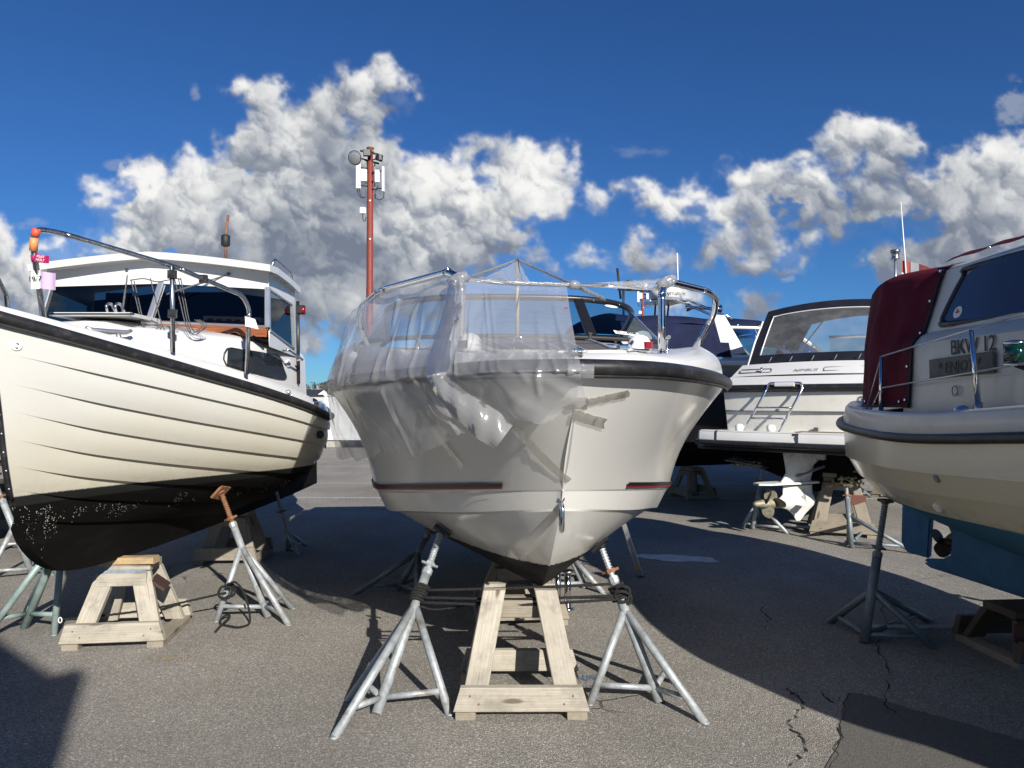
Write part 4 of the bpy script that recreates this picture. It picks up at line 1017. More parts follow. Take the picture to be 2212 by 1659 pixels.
# supports of the day cruiser
def foot_on(x, y): p = g4(x, y); return (p.x, p.y)
Tl = z4(700, 250, 4.34); Tr = z4(1562, 266, 4.12)
fl = jack_stand("rust-free galvanised jack stand with rope coiled tidily round its neck", g4(378, 1160), [foot_on(155, 1283), foot_on(765, 1160), foot_on(232, 1085)], Tl, .575, .74, pad="black", nut="galv", bvh=cb_bvh)
frr = jack_stand("galvanised jack stand with rust under its screw, roped beside the pale keel stand", g4(1872, 1094), [foot_on(1505, 1106), foot_on(2112, 1205), (0.93, 4.13)], Tr, .60, .76, pad="black", bvh=cb_bvh)
def sp(x, s, z): return MAT_OF[cb.name] @ Vector((x, s, z))
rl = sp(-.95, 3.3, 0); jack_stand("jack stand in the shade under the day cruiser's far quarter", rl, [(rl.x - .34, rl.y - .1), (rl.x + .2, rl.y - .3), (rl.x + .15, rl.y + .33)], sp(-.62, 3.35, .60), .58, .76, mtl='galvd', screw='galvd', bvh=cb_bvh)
rr0 = Vector((0.62, 6.2, 0)); jack_stand("sunlit jack stand behind the short steel props under the day cruiser", rr0, [(0.76, 6.02), (.30, 6.1), (.66, 6.6)], Vector((.38, 6.3, .53)), .58, .76, bvh=cb_bvh)
ks = keel_stand("pale planed-pine keel stand under the day cruiser's forefoot", (0.045, 3.94), R(0.5), .67, .50, .56, .34, .14, tdy=.16, head=False)
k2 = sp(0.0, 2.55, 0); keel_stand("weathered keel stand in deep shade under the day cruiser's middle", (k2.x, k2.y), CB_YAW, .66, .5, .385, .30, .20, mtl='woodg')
# short steel props
def steel_prop(label, x, y, h):
    t = thing("steel_prop", label, "prop", (x, y, 0), 0, "short steel props behind the keel stand")
    G().lathe((x, y, .002), (0, 0, 1), [(0, .052), (.01, .052), (.014, .03), (.02, .026)], 16).build("base_plate", M['steel'], t, world=True)
    G().lathe((x, y, .02), (0, 0, 1), [(0, .026), (h - .04, .026)], 14).build("tube", M['steel'], t, world=True)
    G().lathe((x, y, h - .022), (0, 0, 1), [(0, .026), (.006, .05), (.016, .052), (.022, .045)], 16).build("top_plate", M['dsteel'], t, world=True)
a = g4(1388, 603); steel_prop("short shiny steel prop with round plates standing clear of the stand leg", a.x, a.y, .30)
a = g4(1335, 598); steel_prop("short shiny steel prop half hidden by the pine stand leg", a.x, a.y, .30)
# aluminium prop
a = g4(1772, 430); t = thing("aluminium_prop", "slanting aluminium box-section prop under the day cruiser's side", "prop", (a.x, a.y, 0))
tp = z4(1690, 175, a.y - .05); G().beam(a + Vector((0, 0, .012)), tp + (tp - a) * .15, .045, .03, (0, -1, 0)).build("shaft", M['alu'], t, world=True)
G().beam(a + Vector((-.03, 0, .006)), a + Vector((.03, 0, .006)), .05, .011).build("foot", M['rubber'], t, world=True)
q = a.lerp(tp, .2); G().beam(q + Vector((.0, -.017, -.02)), q + Vector((-.008, -.017, .02)), .03, .002, (0, -1, 0), 0).build("yellow_label", mat("yellow_label", (.6, .38, .02), .6), t, world=True)

# ropes
def rope(name, label, pts, r, n=6, parent=None, strands=True, mtl='rope', cat="rope", group=None, twist=55):
    P = smooth_path(pts, 9) if len(pts) < 60 else [Vector(p) for p in pts]; g = G()
    if strands:
        LL = [0]
        for i in range(1, len(P)): LL.append(LL[-1] + (P[i] - P[i - 1]).length)
        nn = max(12, int(LL[-1] / .012)); ds = np.linspace(0, LL[-1], nn)
        Pd = [Vector([float(np.interp(d, LL, [p[k] for p in P])) for k in range(3)]) for d in ds]
        for s_ in range(3):
            Qs = []
            for i, p in enumerate(Pd):
                tn = (Pd[min(nn - 1, i + 1)] - Pd[max(0, i - 1)]).normalized(); u = tn.orthogonal().normalized(); u = Vector((0, 0, 1)); u = (u - tn * u.dot(tn)); u = u.normalized() if u.length > .05 else Vector((1, 0, 0)); w = tn.cross(u)
                a_ = s_ * 2.094 + ds[i] * twist; Qs.append(p + (u * math.cos(a_) + w * math.sin(a_)) * r * .5)
            g.tube(Qs, r * .55, 5)
    else: g.tube(P, r, n)
    o = g.build(name, M[mtl], parent, world=parent is not None)
    if parent is None:
        o["label"] = label; o["category"] = cat
        if group: o["group"] = group
    return o
def coil_pts(c, axis, rad, turns, pitch, n=14, ph=0):
    ax = Vector(axis).normalized(); u = ax.orthogonal().normalized(); w = ax.cross(u)
    return [Vector(c) + ax * (pitch * i / n) + (u * math.cos(2*math.pi*i/n + ph) + w * math.sin(2*math.pi*i/n + ph)) * (rad * (1 + .06 * math.sin(i * 1.7))) for i in range(int(turns * n) + 1)]
dL = (Tl - g4(378, 1160)).normalized(); dR = (Tr - g4(1872, 1094)).normalized()
NL = g4(378, 1160).lerp(Tl, .66); NR = g4(1872, 1094).lerp(Tr, .69)
lash = thing("lashing_rope", "black rope lashed between the two front jack stands of the day cruiser", "rope", (NL.x, NL.y, NL.z))
for (c, d, k) in ((NL, dL, 6), (NR, dR, 5)):
    rope("rope_turns", "", coil_pts(c - d * .045, d, .040, k, .017), .0085, parent=lash, strands=False)
g = NR + Vector((.02, -.05, 0))
rope("rope_knot", "", [g + Vector((-.04, 0, .035)), g + Vector((0, -.015, .05)), g + Vector((.036, 0, .02)), g + Vector((.02, 0, -.035)), g + Vector((-.022, 0, -.035)), g + Vector((-.045, 0, 0)), g + Vector((-.008, -.015, .02)), g + Vector((.042, .008, -.008)), g + Vector((.04, .015, -.05)), g + Vector((0, .015, -.06))], .009, parent=lash, strands=False)
for (a_, b_, sag) in ((.04, .055, .004), (-.005, -.01, .012), (-.035, -.03, .02)):
    p, q = NL + dL * a_ + Vector((.03, -.035, 0)), NR + dR * b_ + Vector((-.03, -.04, 0)); m_ = (p + q) / 2 - Vector((0, 0, sag)); rope("rope_span", "", [p, m_, q], .0085, parent=lash, strands=False)
rope("rope_span", "", [NL - dL * .06 + Vector((.03, -.03, 0)), NL.lerp(NR, .12) - Vector((0, .02, .075)), NL.lerp(NR, .45) - Vector((0, 0, .03)), NR - dR * .02 + Vector((-.03, -.04, 0))], .006, parent=lash, strands=False)

# ------------------------------------------------------------------ clinker cabin boat
lb = thing("cabin_boat", "cream clinker cabin boat with black underside and boxy white wheelhouse", "boat", (-2.655, 3.663, 0.0), 0.0, "boats laid up on the yard")
M['lbhull'] = hull_mat("clinker_gelcoat", (0.61, 0.61, 0.575), (0.61, 0.58, 0.475), 1.088, (0.0045, 0.0042, 0.004), tilt=(0, 0.018), stain=(0.42, 0.34, 0.18), stain_amt=0.22, boot=(0.055, (0.018, 0.019, 0.018)), fouling=1.2, rough=0.34, edge=0.006, wash=0.15)
KK = 0.9
def LZ(z): return 0.16 + KK * z
def LL(x, Y, z): return Vector(((x + 2.95) * KK, (Y - 4.07) * KK, LZ(z)))      # lines drawn at ten tenths, built at nine
SL = 6.8
stem_s = lambda z: interp([(.33, 1.3), (.43, 1.2), (.478, .72), (.533, .565), (.646, .40), (.80, .276), (1.03, .216), (1.27, .158), (1.54, .11), (2.12, -.01)], [z])[0]
Zst = [2.08, 1.89, 1.722, 1.566, 1.40, 1.237, 1.09, .90]
Wm = [1.17, 1.165, 1.13, 1.06, .945, .77, .52, .22]
Zm = [1.44, 1.31, 1.17, 1.03, .90, .78, .66, .55]
Zs = [1.47, 1.36, 1.25, 1.14, 1.05, .97, .90, .84]
def edge(k, s):
    s0 = stem_s(Zst[k]); s = np.asarray(s, float); u = np.clip((s - s0) / (2.9 - s0), 0, 1)
    f0 = interp([(0, 0), (.06, .13), (.155, .284), (.355, .55), (.66, .856), (.85, .965), (1, 1)], u)
    f1 = interp([(0, 0), (.15, .11), (.4, .36), (.68, .70), (.87, .93), (1, 1)], u)
    b = min(1, max(0, (k - 1) / 5.5)); f = f0 * (1 - b) + f1 * b
    aft = np.clip((s - 2.9) / (SL - 2.9), 0, 1)
    w = Wm[k] * f * np.where(s > 2.9, interp([(0, 1), (.06, .965), (.136, .88), (.264, .765), (.52, .545), (.777, .32), (1, .12)], aft), 1)
    z = Zst[k] + (Zm[k] - Zst[k]) * u ** (.86 - .12 * min(1, k / 3)); z = np.where(s > 2.9, Zm[k] + (Zs[k] - Zm[k]) * aft ** 1.6, z)
    return np.stack([w, s, z], -1)
def sta(k, n=44): s0 = stem_s(Zst[k]); return s0 + (SL - s0) * np.linspace(0, 1, n) ** 1.5
def loc(P): return [Vector((p[0] * KK, p[1] * KK, LZ(p[2]))) for p in P]
LAP = .026
def outn(A, B):
    d = B - A; n = np.stack([-d[:, 2], np.zeros(len(d)), d[:, 0]], -1); n[:, 0] = np.abs(n[:, 0]) + 1e-4
    n[:, 1] = -0.25 * n[:, 0]; return n / np.linalg.norm(n, axis=1, keepdims=True)
for k in range(7):
    A = edge(k, sta(k)); B = edge(k + 1, sta(k + 1)); n = outn(A, B)
    fade = sstep(.04, .55, A[:, 1] - A[0, 1])[:, None]
    Bo = B + n * LAP * fade
    for sg in (1, -1):
        g = G(); rows = []
        for t in (0, .25, .5, .75, 1):
            P = A * (1 - t) + Bo * t + n * (.012 * math.sin(math.pi * t)) * fade
            rows.append(loc(P))
        lip = loc(B - n * .004)
        if sg < 0: rows = [mirror(r) for r in rows]; lip = mirror(lip)
        g.grid(rows, flip=sg > 0); g.grid([rows[-1], lip], smooth=False, flip=sg > 0)
        g.build("strake", M['lbhull'], lb)
# garboard and keel
K = np.stack([np.full(44, .035), (ks_ := .24 + (SL - .24) * np.linspace(0, 1, 44) ** 1.5), interp([(.24, .90), (.276, .80), (.40, .646), (.565, .533), (.72, .478), (1.2, .43), (3.0, .375), (5.6, .35), (6.8, .36)], ks_)], -1); K[0, 0] = 0
A = edge(7, sta(7)); g = G(); rows = [A, A * .5 + K * .5 - np.array([.03, 0, 0]) * np.minimum(1, K[:, 1:2] / 2), K]; rows[1][:, 0] = np.maximum(rows[1][:, 0], .0)
rows = [loc(r) for r in rows]; g.grid(rows, flip=True); g.grid([mirror(r) for r in rows]); K2 = loc(K); g.grid([K2, mirror(K2)], flip=True)
g.build("keel", M['lbhull'], lb)
# stern panel and rudder
g = G(); pr = [loc(edge(k, [SL]))[0] for k in range(8)] + [K2[-1]]; N_ = len(pr)
g.add(pr + mirror(pr), [(i, i + 1, N_ + i + 1, N_ + i) for i in range(N_ - 1)]); g.build("transom", M['lbhull'], lb)
# stem band with bolts
sb_ = [LL(-2.95, 4.07 + stem_s(z) - .012, z) for z in np.linspace(2.13, 1.02, 16)]
o = G().tube(sb_, .020, 8, flat=.75).build("stem_band", M['rubber'], lb)
for z in np.linspace(1.95, 1.08, 9): G().lathe(LL(-2.95, 4.07 + stem_s(z) - .028, z) + Vector((.012, 0, 0)), (.4, -1, 0), [(0, .006), (.004, .005)], 7).build("bolt", M['alu'], o)
# rub rail, bulwark, deck
E0 = edge(0, sta(0, 60)); 
rl_ = [p + Vector((.024, -.012, .0)) for p in loc(E0)]; rl_[0].x = 0
path = mirror(rl_)[::-1][:-1] + rl_
G().tube(path, .036, 10, flat=.95).build("rub_rail", M['rubber'], lb)
def bul(h, inset): P = edge(0, sta(0, 60)).copy(); hh = interp([(0, .085), (2, .13), (3, .13), (6.8, .12)], P[:, 1]); P[:, 2] += hh * h; P[:, 0] = np.maximum(0, P[:, 0] - inset); P[:, 1] += inset * .6 * (P[:, 1] < 1.5); return P
g = G(); R_ = [bul(0.0, -.004), bul(.5, .008), bul(.92, .028), bul(1.0, .05), bul(.98, .085), bul(.4, .11)]
both(g, [[np.array(v) for v in loc(p)] for p in R_])
D0 = bul(.35, .10); D1 = D0.copy(); D1[:, 0] = 0; D1[:, 2] += .05; both(g, [[np.array(v) for v in loc(p)] for p in (D0, D0 * .5 + D1 * .5, D1)])
g.build("deck", M['gel'], lb)
# trunk cabin: side wall, sloping shoulder, roof
Yt = [4.86, 4.9] + list(np.linspace(4.95, 7.0, 24))
wt_ = interp([(4.86, .22), (4.95, .34), (5.1, .44), (5.65, .71), (6.0, .86), (6.7, .94), (7.0, .95)], Yt); zs_ = interp([(4.86, 2.02), (4.95, 2.06), (5.4, 2.06), (6.0, 2.06), (7.0, 2.02)], Yt); zt_ = interp([(4.86, 2.05), (4.95, 2.12), (5.1, 2.145), (5.6, 2.165), (5.98, 2.18), (7.0, 2.2)], Yt)
def dk(Y): return float(np.interp(Y - 4.07, E0[:, 1], E0[:, 2])) - .02
cols_ = []
for Y, w, zs, zt in zip(Yt, wt_, zs_, zt_):
    cols_.append([LL(-2.95 + a, Y, z) for a, z in ((w + .03, dk(Y)), (w + .012, (dk(Y) + zs) / 2), (w, zs - .03), (w - .02, zs + .01), (w * .90, zs + (zt - zs) * .45), (w * .72, zt - .03), (w * .4, zt + .012), (0, zt + .02))])
g = G(); g.grid(cols_, flip=True); g.grid([mirror(c) for c in cols_])
f0 = cols_[0]; g.grid([f0, [Vector((p.x * .9, p.y - .03, p.z - .06)) for p in f0], [Vector((p.x, p.y - .10, LZ(dk(4.7)))) for p in f0]]); fm = [mirror(f0), [Vector((-p.x * .9, p.y - .03, p.z - .06)) for p in f0], [Vector((-p.x, p.y - .10, LZ(dk(4.7)))) for p in f0]]; g.grid(fm, flip=True)
trunk = g.build("trunk_cabin", M['gel'], lb)
g = G(); g.beam(LL(-3.15, 5.14, 2.185), LL(-2.60, 5.14, 2.185), .40, .022, (0, 0, 1), .006); hat = g.build("hatch", M['gel'], lb)
G().tube([LL(-3.16, 4.92, 2.185), LL(-2.57, 4.92, 2.185)], .006, 6).build("hatch_trim", M['rubber'], hat)
for x in (-2.965, -2.90): G().tube(fillet([LL(x, 5.32, 2.19), LL(x - .01, 5.30, 2.30), LL(x - .005, 5.36, 2.315), LL(x, 5.45, 2.22)], .02), .009, 8).build("grab_handle", M['steel'], hat)
# wheelhouse: front posts, panes, header, sides
def wh(a, Y, z): return LL(-2.95 + a, Y, z)
FB, FT = 5.95, 6.03
fr_pts = dict(bl=wh(-.94, FB, 2.215), br=wh(.94, FB, 2.195), tl=wh(-.90, FT, 2.555), tr=wh(.91, FT, 2.535), bm=wh(-.02, FB - .035, 2.235), tm=wh(.045, FT - .035, 2.575))
wf2 = G(); 
for a_, b_, wd in (('bl', 'tl', .035), ('br', 'tr', .04), ('bm', 'tm', .045)): wf2.beam(fr_pts[a_], fr_pts[b_], wd, .035, (0, -1, .2), .006)
for a_, b_ in (('bl', 'bm'), ('bm', 'br')): wf2.beam(fr_pts[a_], fr_pts[b_], .03, .03, (0, -.3, 1), .005)
wfo = wf2.build("windscreen_frame", M['alu'], lb)
for a_, b_, c_, d_ in (('bl', 'bm', 'tm', 'tl'), ('bm', 'br', 'tr', 'tm')):
    G().add([fr_pts[i] + Vector((0, .004, 0)) for i in (a_, b_, c_, d_)], [(0, 1, 2, 3)]).build("pane", M['dglass'], wfo)
# header and walls
g = G()
hd = [fr_pts['tl'] + Vector((-.015, -.012, -.012)), fr_pts['tm'] + Vector((0, -.012, -.010)), fr_pts['tr'] + Vector((.015, -.012, -.012))]
hu = [wh(-.90, FT - .03, 2.69), wh(0, FT - .06, 2.775), wh(.93, FT - .03, 2.665)]
g.grid([hd, hu], smooth=False)
for sg in (-1, 1):
    fb, ft = wh(sg * .95, FB + .01, 2.04), wh(sg * .91, FT, 2.56); rb, rt_ = wh(sg * .95, 6.72, 2.0), wh(sg * .93, 6.72, 2.50)
    f1, f2, r1, r2 = wh(sg * .945, FB + .03, 2.175), wh(sg * .912, FT + .03, 2.525), wh(sg * .95, 6.62, 2.07), wh(sg * .93, 6.62, 2.47)
    tf, tr2 = wh(sg * .92, FT - .02, 2.675), wh(sg * .93, 6.72, 2.61)
    quads_ = [(fb, rb, r1, f1), (f1, f2, ft, fb), (f2, r2, rt_, ft), (r1, rb, rt_, r2), (ft, rt_, tr2, tf)]
    for q in quads_: g.add(q if sg > 0 else q[::-1], [(0, 1, 2, 3)])
    o = G(); 
    for p, q in ((f1, f2), (f2, r2), (r2, r1), (r1, f1)): o.beam(p + Vector((sg * .004, 0, 0)), q + Vector((sg * .004, 0, 0)), .02, .014, (sg, 0, 0), .004)
    sf = o.build("side_window_frame", M['alu'], lb)
    G().add([f1, r1, r2, f2], [(0, 1, 2, 3)]).build("pane", M['glass'], sf)
rb1, rb2 = wh(-.95, 6.72, 1.55), wh(.95, 6.72, 1.55)
walls = g.build("wheelhouse", M['gel'], lb)
g = G(); bk = [wh(-.945, 6.70, 1.6), wh(-.25, 6.70, 1.6), wh(-.25, 6.70, 2.6), wh(-.925, 6.70, 2.52)]; g.add(bk, [(0, 1, 2, 3)]); bk = [wh(.30, 6.70, 1.6), wh(.945, 6.70, 1.6), wh(.925, 6.70, 2.52), wh(.30, 6.70, 2.6)]; g.add(bk, [(0, 1, 2, 3)])
g.add([wh(-.25, 6.70, 1.6), wh(.3, 6.70, 1.6), wh(.3, 6.70, 2.6), wh(-.25, 6.70, 2.6)], [(0, 1, 2, 3)])
g.build("dark_aft_panel", M['dark_in'], lb)  # dark panel added across the open wheelhouse back, keeping the windows dark
G().add([wh(-.93, 5.97, 2.10), wh(.93, 5.97, 2.10), wh(.93, 6.7, 2.0), wh(-.93, 6.7, 2.0)], [(0, 1, 2, 3)]).build("dashboard", M['dark_in'], lb)
# interior: curtain, steering wheel, box and slatted board on the ledge
g = G(); cw = []
for i in range(25):
    t = i / 24; cw.append([wh(-.62 + .24 * t, 6.35 + .03 * math.sin(i * 1.5), z) for z in (2.10, 2.35, 2.54)])
g.grid(cw); g.build("curtain", M['curtain'], lb)
G().tube([wh(-.36 + .17 * math.cos(a), 6.22 + .05 * math.sin(a), 2.25 + .15 * math.sin(a)) for a in np.linspace(0, 6.283, 28, False)], .010, 6, closed=True).build("steering_wheel", M['blackmatt'], lb)
G().beam(wh(.36, 6.12, 2.24), wh(.84, 6.12, 2.225), .10, .12, (0, 0, 1)).build("white_locker", M['white'], lb)
sl = G(); sl.beam(wh(.40, 6.02, 2.235), wh(.87, 6.02, 2.215), .03, .055, (0, 0, 1)); [sl.box(wh(.45 + .075 * i, 6.0, 2.265 - .003 * i), (.035, .03, .02)) for i in range(6)]; sl.build("slatted_board", M['varnish'], lb)
# roof
g = G(); rows_t, rows_b = [], []
for (Y, dz, hw_) in ((5.86, 0, .985), (6.05, .006, .99), (6.4, -.015, .985), (6.76, -.05, .975)):
    a_ = np.linspace(-1, 1, 13); rows_t.append([wh(hw_ * a, Y, 2.70 + dz + .105 * (1 - abs(a) ** 1.35)) for a in a_]); rows_b.append([wh(hw_ * a, Y + (.012 if Y < 5.9 else 0), 2.645 + dz + .105 * (1 - abs(a) ** 1.35)) for a in a_])
g.grid(rows_t, smooth=False); g.grid(rows_b, smooth=False, flip=True)
g.grid([rows_b[0], rows_t[0]], smooth=False); g.grid([rows_b[-1], rows_t[-1]], smooth=False, flip=True)
for e in (0, -1): g.grid([[r[e] for r in rows_b], [r[e] for r in rows_t]], smooth=False, flip=e == 0)
roof = g.build("roof", M['gel'], lb)
G().tube(fillet([wh(.90, 6.12, 2.70), wh(.93, 6.14, 2.80), wh(.93, 6.62, 2.76), wh(.92, 6.66, 2.66)], .05), .010, 8).build("roof_rail", M['dsteel'], roof)
G().tube(fillet([wh(-.80, 6.3, 2.72), wh(-.82, 6.3, 2.79), wh(-.82, 6.6, 2.76), wh(-.82, 6.6, 2.68)], .05), .010, 8).build("roof_rail", M['dsteel'], roof)
mb = wh(.43, 6.35, 2.76)
mz = G().tube([mb, mb + Vector((.004, 0, .30)), mb + Vector((.02, 0, .42))], .011, 8); mo = mz.build("mast_stub", M['rust'], roof)
G().lathe(mb + Vector((.0, -.0, .17)), (0, 0, 1), [(0, .02), (.01, .034), (.085, .034), (.095, .02)], 12).build("masthead_lamp", M['blackmatt'], roof)
# wipers
for (p, q, e) in ((wh(-.24, 6.0, 2.675), wh(-.235, 5.93, 2.40), .12), (wh(.60, 6.0, 2.645), wh(.34, 5.93, 2.54), .2)):
    w_ = G(); w_.tube([p, q], .005, 5); d_ = (q - p).normalized(); w_.tube([q - d_ * .10, q + d_ * e], .0075, 5); w_.lathe(p, (0, -1, 0), [(0, .014), (.02, .012)], 8); w_.build("wiper", M['cord'], wfo)
# varnished rail with scallops along the windscreen foot
g = G(); top_, bot_ = [], []
for i in range(49):
    t = i / 48; x = .02 + .93 * t; z0 = 2.222 - .035 * t; sc = .028 * max(0, math.sin(t * math.pi * 9)) ** .6 * (.35 < t < .9)
    y = FB - .05 - .015 * t; top_.append(wh(x, y, z0)); bot_.append(wh(x, y - .012, z0 - .075 + sc))
g.grid([bot_, top_], smooth=False); g.grid([[p + Vector((0, .03, 0)) for p in bot_], [p + Vector((0, .03, 0)) for p in top_]], smooth=False, flip=True); g.grid([top_, [p + Vector((0, .03, 0)) for p in top_]], smooth=False); g.grid([bot_, [p + Vector((0, .03, 0)) for p in bot_]], smooth=False, flip=True)
g.build("scalloped_rail", M['varnish'], lb)
# trunk side window, vent, handle, lamps
def side_pt(Y, z, off=.006):
    w = float(interp([(4.86, .22), (4.95, .34), (5.1, .44), (5.65, .71), (6.0, .86), (6.7, .94), (7.0, .95)], [Y])[0]); zs = float(interp([(4.86, 2.02), (4.95, 2.06), (5.4, 2.06), (6.0, 2.06), (7.0, 2.02)], [Y])[0]); d0 = dk(Y)
    t = (z - d0) / max(.05, zs - .03 - d0); return LL(-2.95 + w + .03 * (1 - t) + off, Y, z)
for sg in (1, -1):
    pl = [side_pt(Y, z) for Y, z in ((5.66, 2.0), (5.8, 2.0), (5.95, 1.995), (6.2, 1.985), (6.32, 1.98), (6.40, 1.87), (6.44, 1.79), (6.2, 1.79), (5.9, 1.82), (5.64, 1.875))]
    if sg < 0: pl = mirror(pl)
    tl_ = smooth_path([side_pt(Y, z, .012) for Y, z in ((5.66, 2.0), (5.8, 2.0), (5.95, 1.995), (6.2, 1.985), (6.32, 1.98))], 4); bl_ = smooth_path([side_pt(Y, z, .012) for Y, z in ((5.64, 1.875), (5.85, 1.83), (6.05, 1.80), (6.25, 1.79), (6.44, 1.79))], 4)
    if sg < 0: tl_, bl_ = mirror(tl_), mirror(bl_)
    o = G().grid([bl_, [a.lerp(b, .5) for a, b in zip(bl_, tl_)], tl_]).build("portlight", mat("smoked_acrylic", (.018, .022, .026), .06, coat=.5), lb)
    G().tube(smooth_path(pl, 3, True), .006, 5, closed=True).build("portlight_seal", M['rubber'], o)
vp = side_pt(6.50, 1.93, .008); vo = G().lathe(vp, (1, -.25, 0), [(0, .032), (.006, .032), (.009, .027)], 16).build("vent", M['white'], lb)
for i in range(5): G().beam(vp + Vector((.010, -.02, -.018 + .009 * i)), vp + Vector((.010, .02, -.018 + .009 * i)), .003, .005).build("slat", M['grey'], vo)
h0, h1 = wh(.97, 6.25, 2.03), wh(.985, 6.62, 1.965)
G().tube(fillet([h0, h0 + Vector((.05, 0, 0)), h1 + Vector((.05, 0, 0)), h1], .02), .010, 8).build("grab_rail", M['steel'], lb)
np_ = wh(.96, 6.74, 2.44); o = G().beam(np_, np_ + Vector((.05, 0, 0)), .07, .075, (0, 0, 1), .01).build("navigation_lamp", M['blackmatt'], lb)
G().lathe(np_ + Vector((.045, -.02, -.03)), (0, 0, 1), [(0, .02), (.05, .02)], 10).build("lamp_lens", M['redlens'], o)
G().tube([wh(.955, 6.73, 2.52), wh(.965, 6.74, 1.75)], .016, 6).build("corner_trim", M['rubber'], lb)
# big deck cleat
def cleat_big(c, d):
    d = Vector(d).normalized(); g = G(); g.tube([c - d * .13 + Vector((0, 0, .085)), c - d * .10 + Vector((0, 0, .072)), c + Vector((0, 0, .068)), c + d * .10 + Vector((0, 0, .072)), c + d * .13 + Vector((0, 0, .085))], .016, 8, radii=[.010, .015, .017, .015, .010])
    for k in (-.05, .05): g.tube([c + d * k * 1.3 + Vector((0, 0, -.01)), c + d * k + Vector((0, 0, .066))], .014, 8, radii=[.022, .013])
    g.build("deck_cleat", M['alu'], lb)
cleat_big(LL(-2.66, 4.78, 1.975), (.62, .78, 0))
# pulpit rail
def pul(sg):
    P = [LL(-2.95 + sg * .065, 4.48, 2.0), LL(-2.95 + sg * .10, 4.30, 2.50), LL(-2.95 + sg * .12, 4.28, 2.615), LL(-2.95 + sg * .19, 4.40, 2.62), LL(-2.95 + sg * .62, 4.95, 2.52), LL(-2.95 + sg * .90, 5.50, 2.395), LL(-2.95 + sg * .93, 5.56, 2.30), LL(-2.95 + sg * .90, 5.60, 1.80)]
    r = G().tube(smooth_path(fillet(P, .09, 6), 2), .0155, 10).build("pulpit_rail", M['dsteel'], lb)
    st = [LL(-2.95 + sg * .62, 4.95, 2.52), LL(-2.95 + sg * .60, 5.02, 1.93)]; G().tube(st, .0145, 8).build("stanchion", M['dsteel'], r)
    return P, r, st
PR, pr_o, pst = pul(1)
far = [LL(-3.35, 4.62, 1.95), LL(-3.40, 4.60, 2.45), LL(-3.46, 4.66, 2.56), LL(-3.57, 4.95, 2.52), LL(-3.85, 5.50, 2.395), LL(-3.88, 5.56, 2.30), LL(-3.85, 5.60, 1.80)]
G().tube(smooth_path(fillet(far, .09, 6), 2), .0155, 10).build("pulpit_rail", M['dsteel'], lb)
# fender holders on the rail, tapes and ribbons, tag
for c in (pst[0].lerp(pst[1], .10), pst[0].lerp(pst[1], .55), PR[4].lerp(PR[5], .42)):
    G().beam(c - Vector((0, 0, .025)), c + Vector((0, 0, .025)), .05, .04, (0, 1, 0), .008).build("rail_clamp", M['rubber'], pr_o)
def wrap(a, b, r, mm, nm):
    G().tube([a, a.lerp(b, .5), b], r, 10).build(nm, mm, pr_o)
wrap(PR[1].lerp(PR[2], .62) , PR[2].lerp(PR[3], .08), .021, M['coral'], "red_tape"); wrap(PR[1].lerp(PR[2], -.1), PR[1].lerp(PR[2], .55), .020, M['orange'], "orange_tape")
c = PR[0].lerp(PR[1], .86); wrap(c, c + (PR[1] - PR[0]) * .07, .019, M['magenta'], "ribbon_wrap")
def flag(c, dx, dz, w, h, mm, nm, par, txt=None, dark=None):
    rows = [[c + Vector((dx * w * i / 6, -.01 - .008 * math.sin(i * 1.3), dz * i / 6 * w - h * j)) for i in range(7)] for j in (0, 1)]
    o = G().grid(rows, smooth=True, flip=True).build(nm, mm, par)
    if txt: text_obj(txt, h * .42, dark, par, "lettering", frame(c + Vector((dx * w * .5, -.024, dz * w * .5 - h / 2)), (dx, 0, dz), (-dz, 0, dx)), .0006)
    return o
flag(c + Vector((.01, -.015, .035)), 1, -.12, .085, .042, M['magenta'], "ribbon", pr_o, "KLAT\nHOLT", M['paper'])
c2 = PR[0].lerp(PR[1], .63); flag(c2 + Vector((-.02, -.02, .055)), 1, .05, .06, .10, M['paper'], "paper_tag", pr_o, "19/7", M['text']); flag(c2 + Vector((.035, -.022, .05)), 1, -.12, .085, .092, M['lilac'], "lilac_tag", pr_o)
c3 = PR[6].lerp(PR[7], .16); G().grid([[c3 + Vector((-.02, -.02, .02)), c3 + Vector((.05, -.02, -.0))], [c3 + Vector((-.015, -.025, -.05)), c3 + Vector((.075, -.02, -.07))]]).build("white_rag", M['paper'], pr_o)
# cords hanging from the rail
for (x0, y0, x1, y1, Y, lp) in ((845, 415, 915, 690, 4.60, .62), (865, 420, 930, 700, 4.62, .70), (970, 400, 1040, 690, 4.66, .5), (1125, 400, 1195, 690, 4.72, .62), (1150, 400, 1210, 690, 4.74, .72), (1165, 400, 1225, 690, 4.76, .55)):
    p = [toL(lb, S(x0 * .6103, 850 + y0 * .6103, Y)), toL(lb, S((x0 + x1) / 2 * .6103, 850 + (y0 + y1) / 2 * .6103, Y)), toL(lb, S(x1 * .6103, 850 + y1 * .6103, Y)), toL(lb, S((x1 + 40) * .6103, 850 + (y1 + 110 * lp) * .6103, Y + .05)), toL(lb, S((x1 + 110) * .6103, 850 + (y1 + 30 * lp) * .6103, Y + .05)), toL(lb, S((x1 + 60) * .6103, 850 + (y1 - 20) * .6103, Y + .03))]
    G().tube(smooth_path(p, 6), .0035, 5).build("hanging_cord", M['cord'], pr_o)
p = [toL(lb, S(x * .6103, 850 + y * .6103, 4.68)) for x, y in ((840, 415), (930, 405), (1010, 425), (1080, 415), (1130, 405), (1170, 410))]; G().tube(smooth_path(p, 5), .004, 5).build("hanging_cord", M['cord'], pr_o)
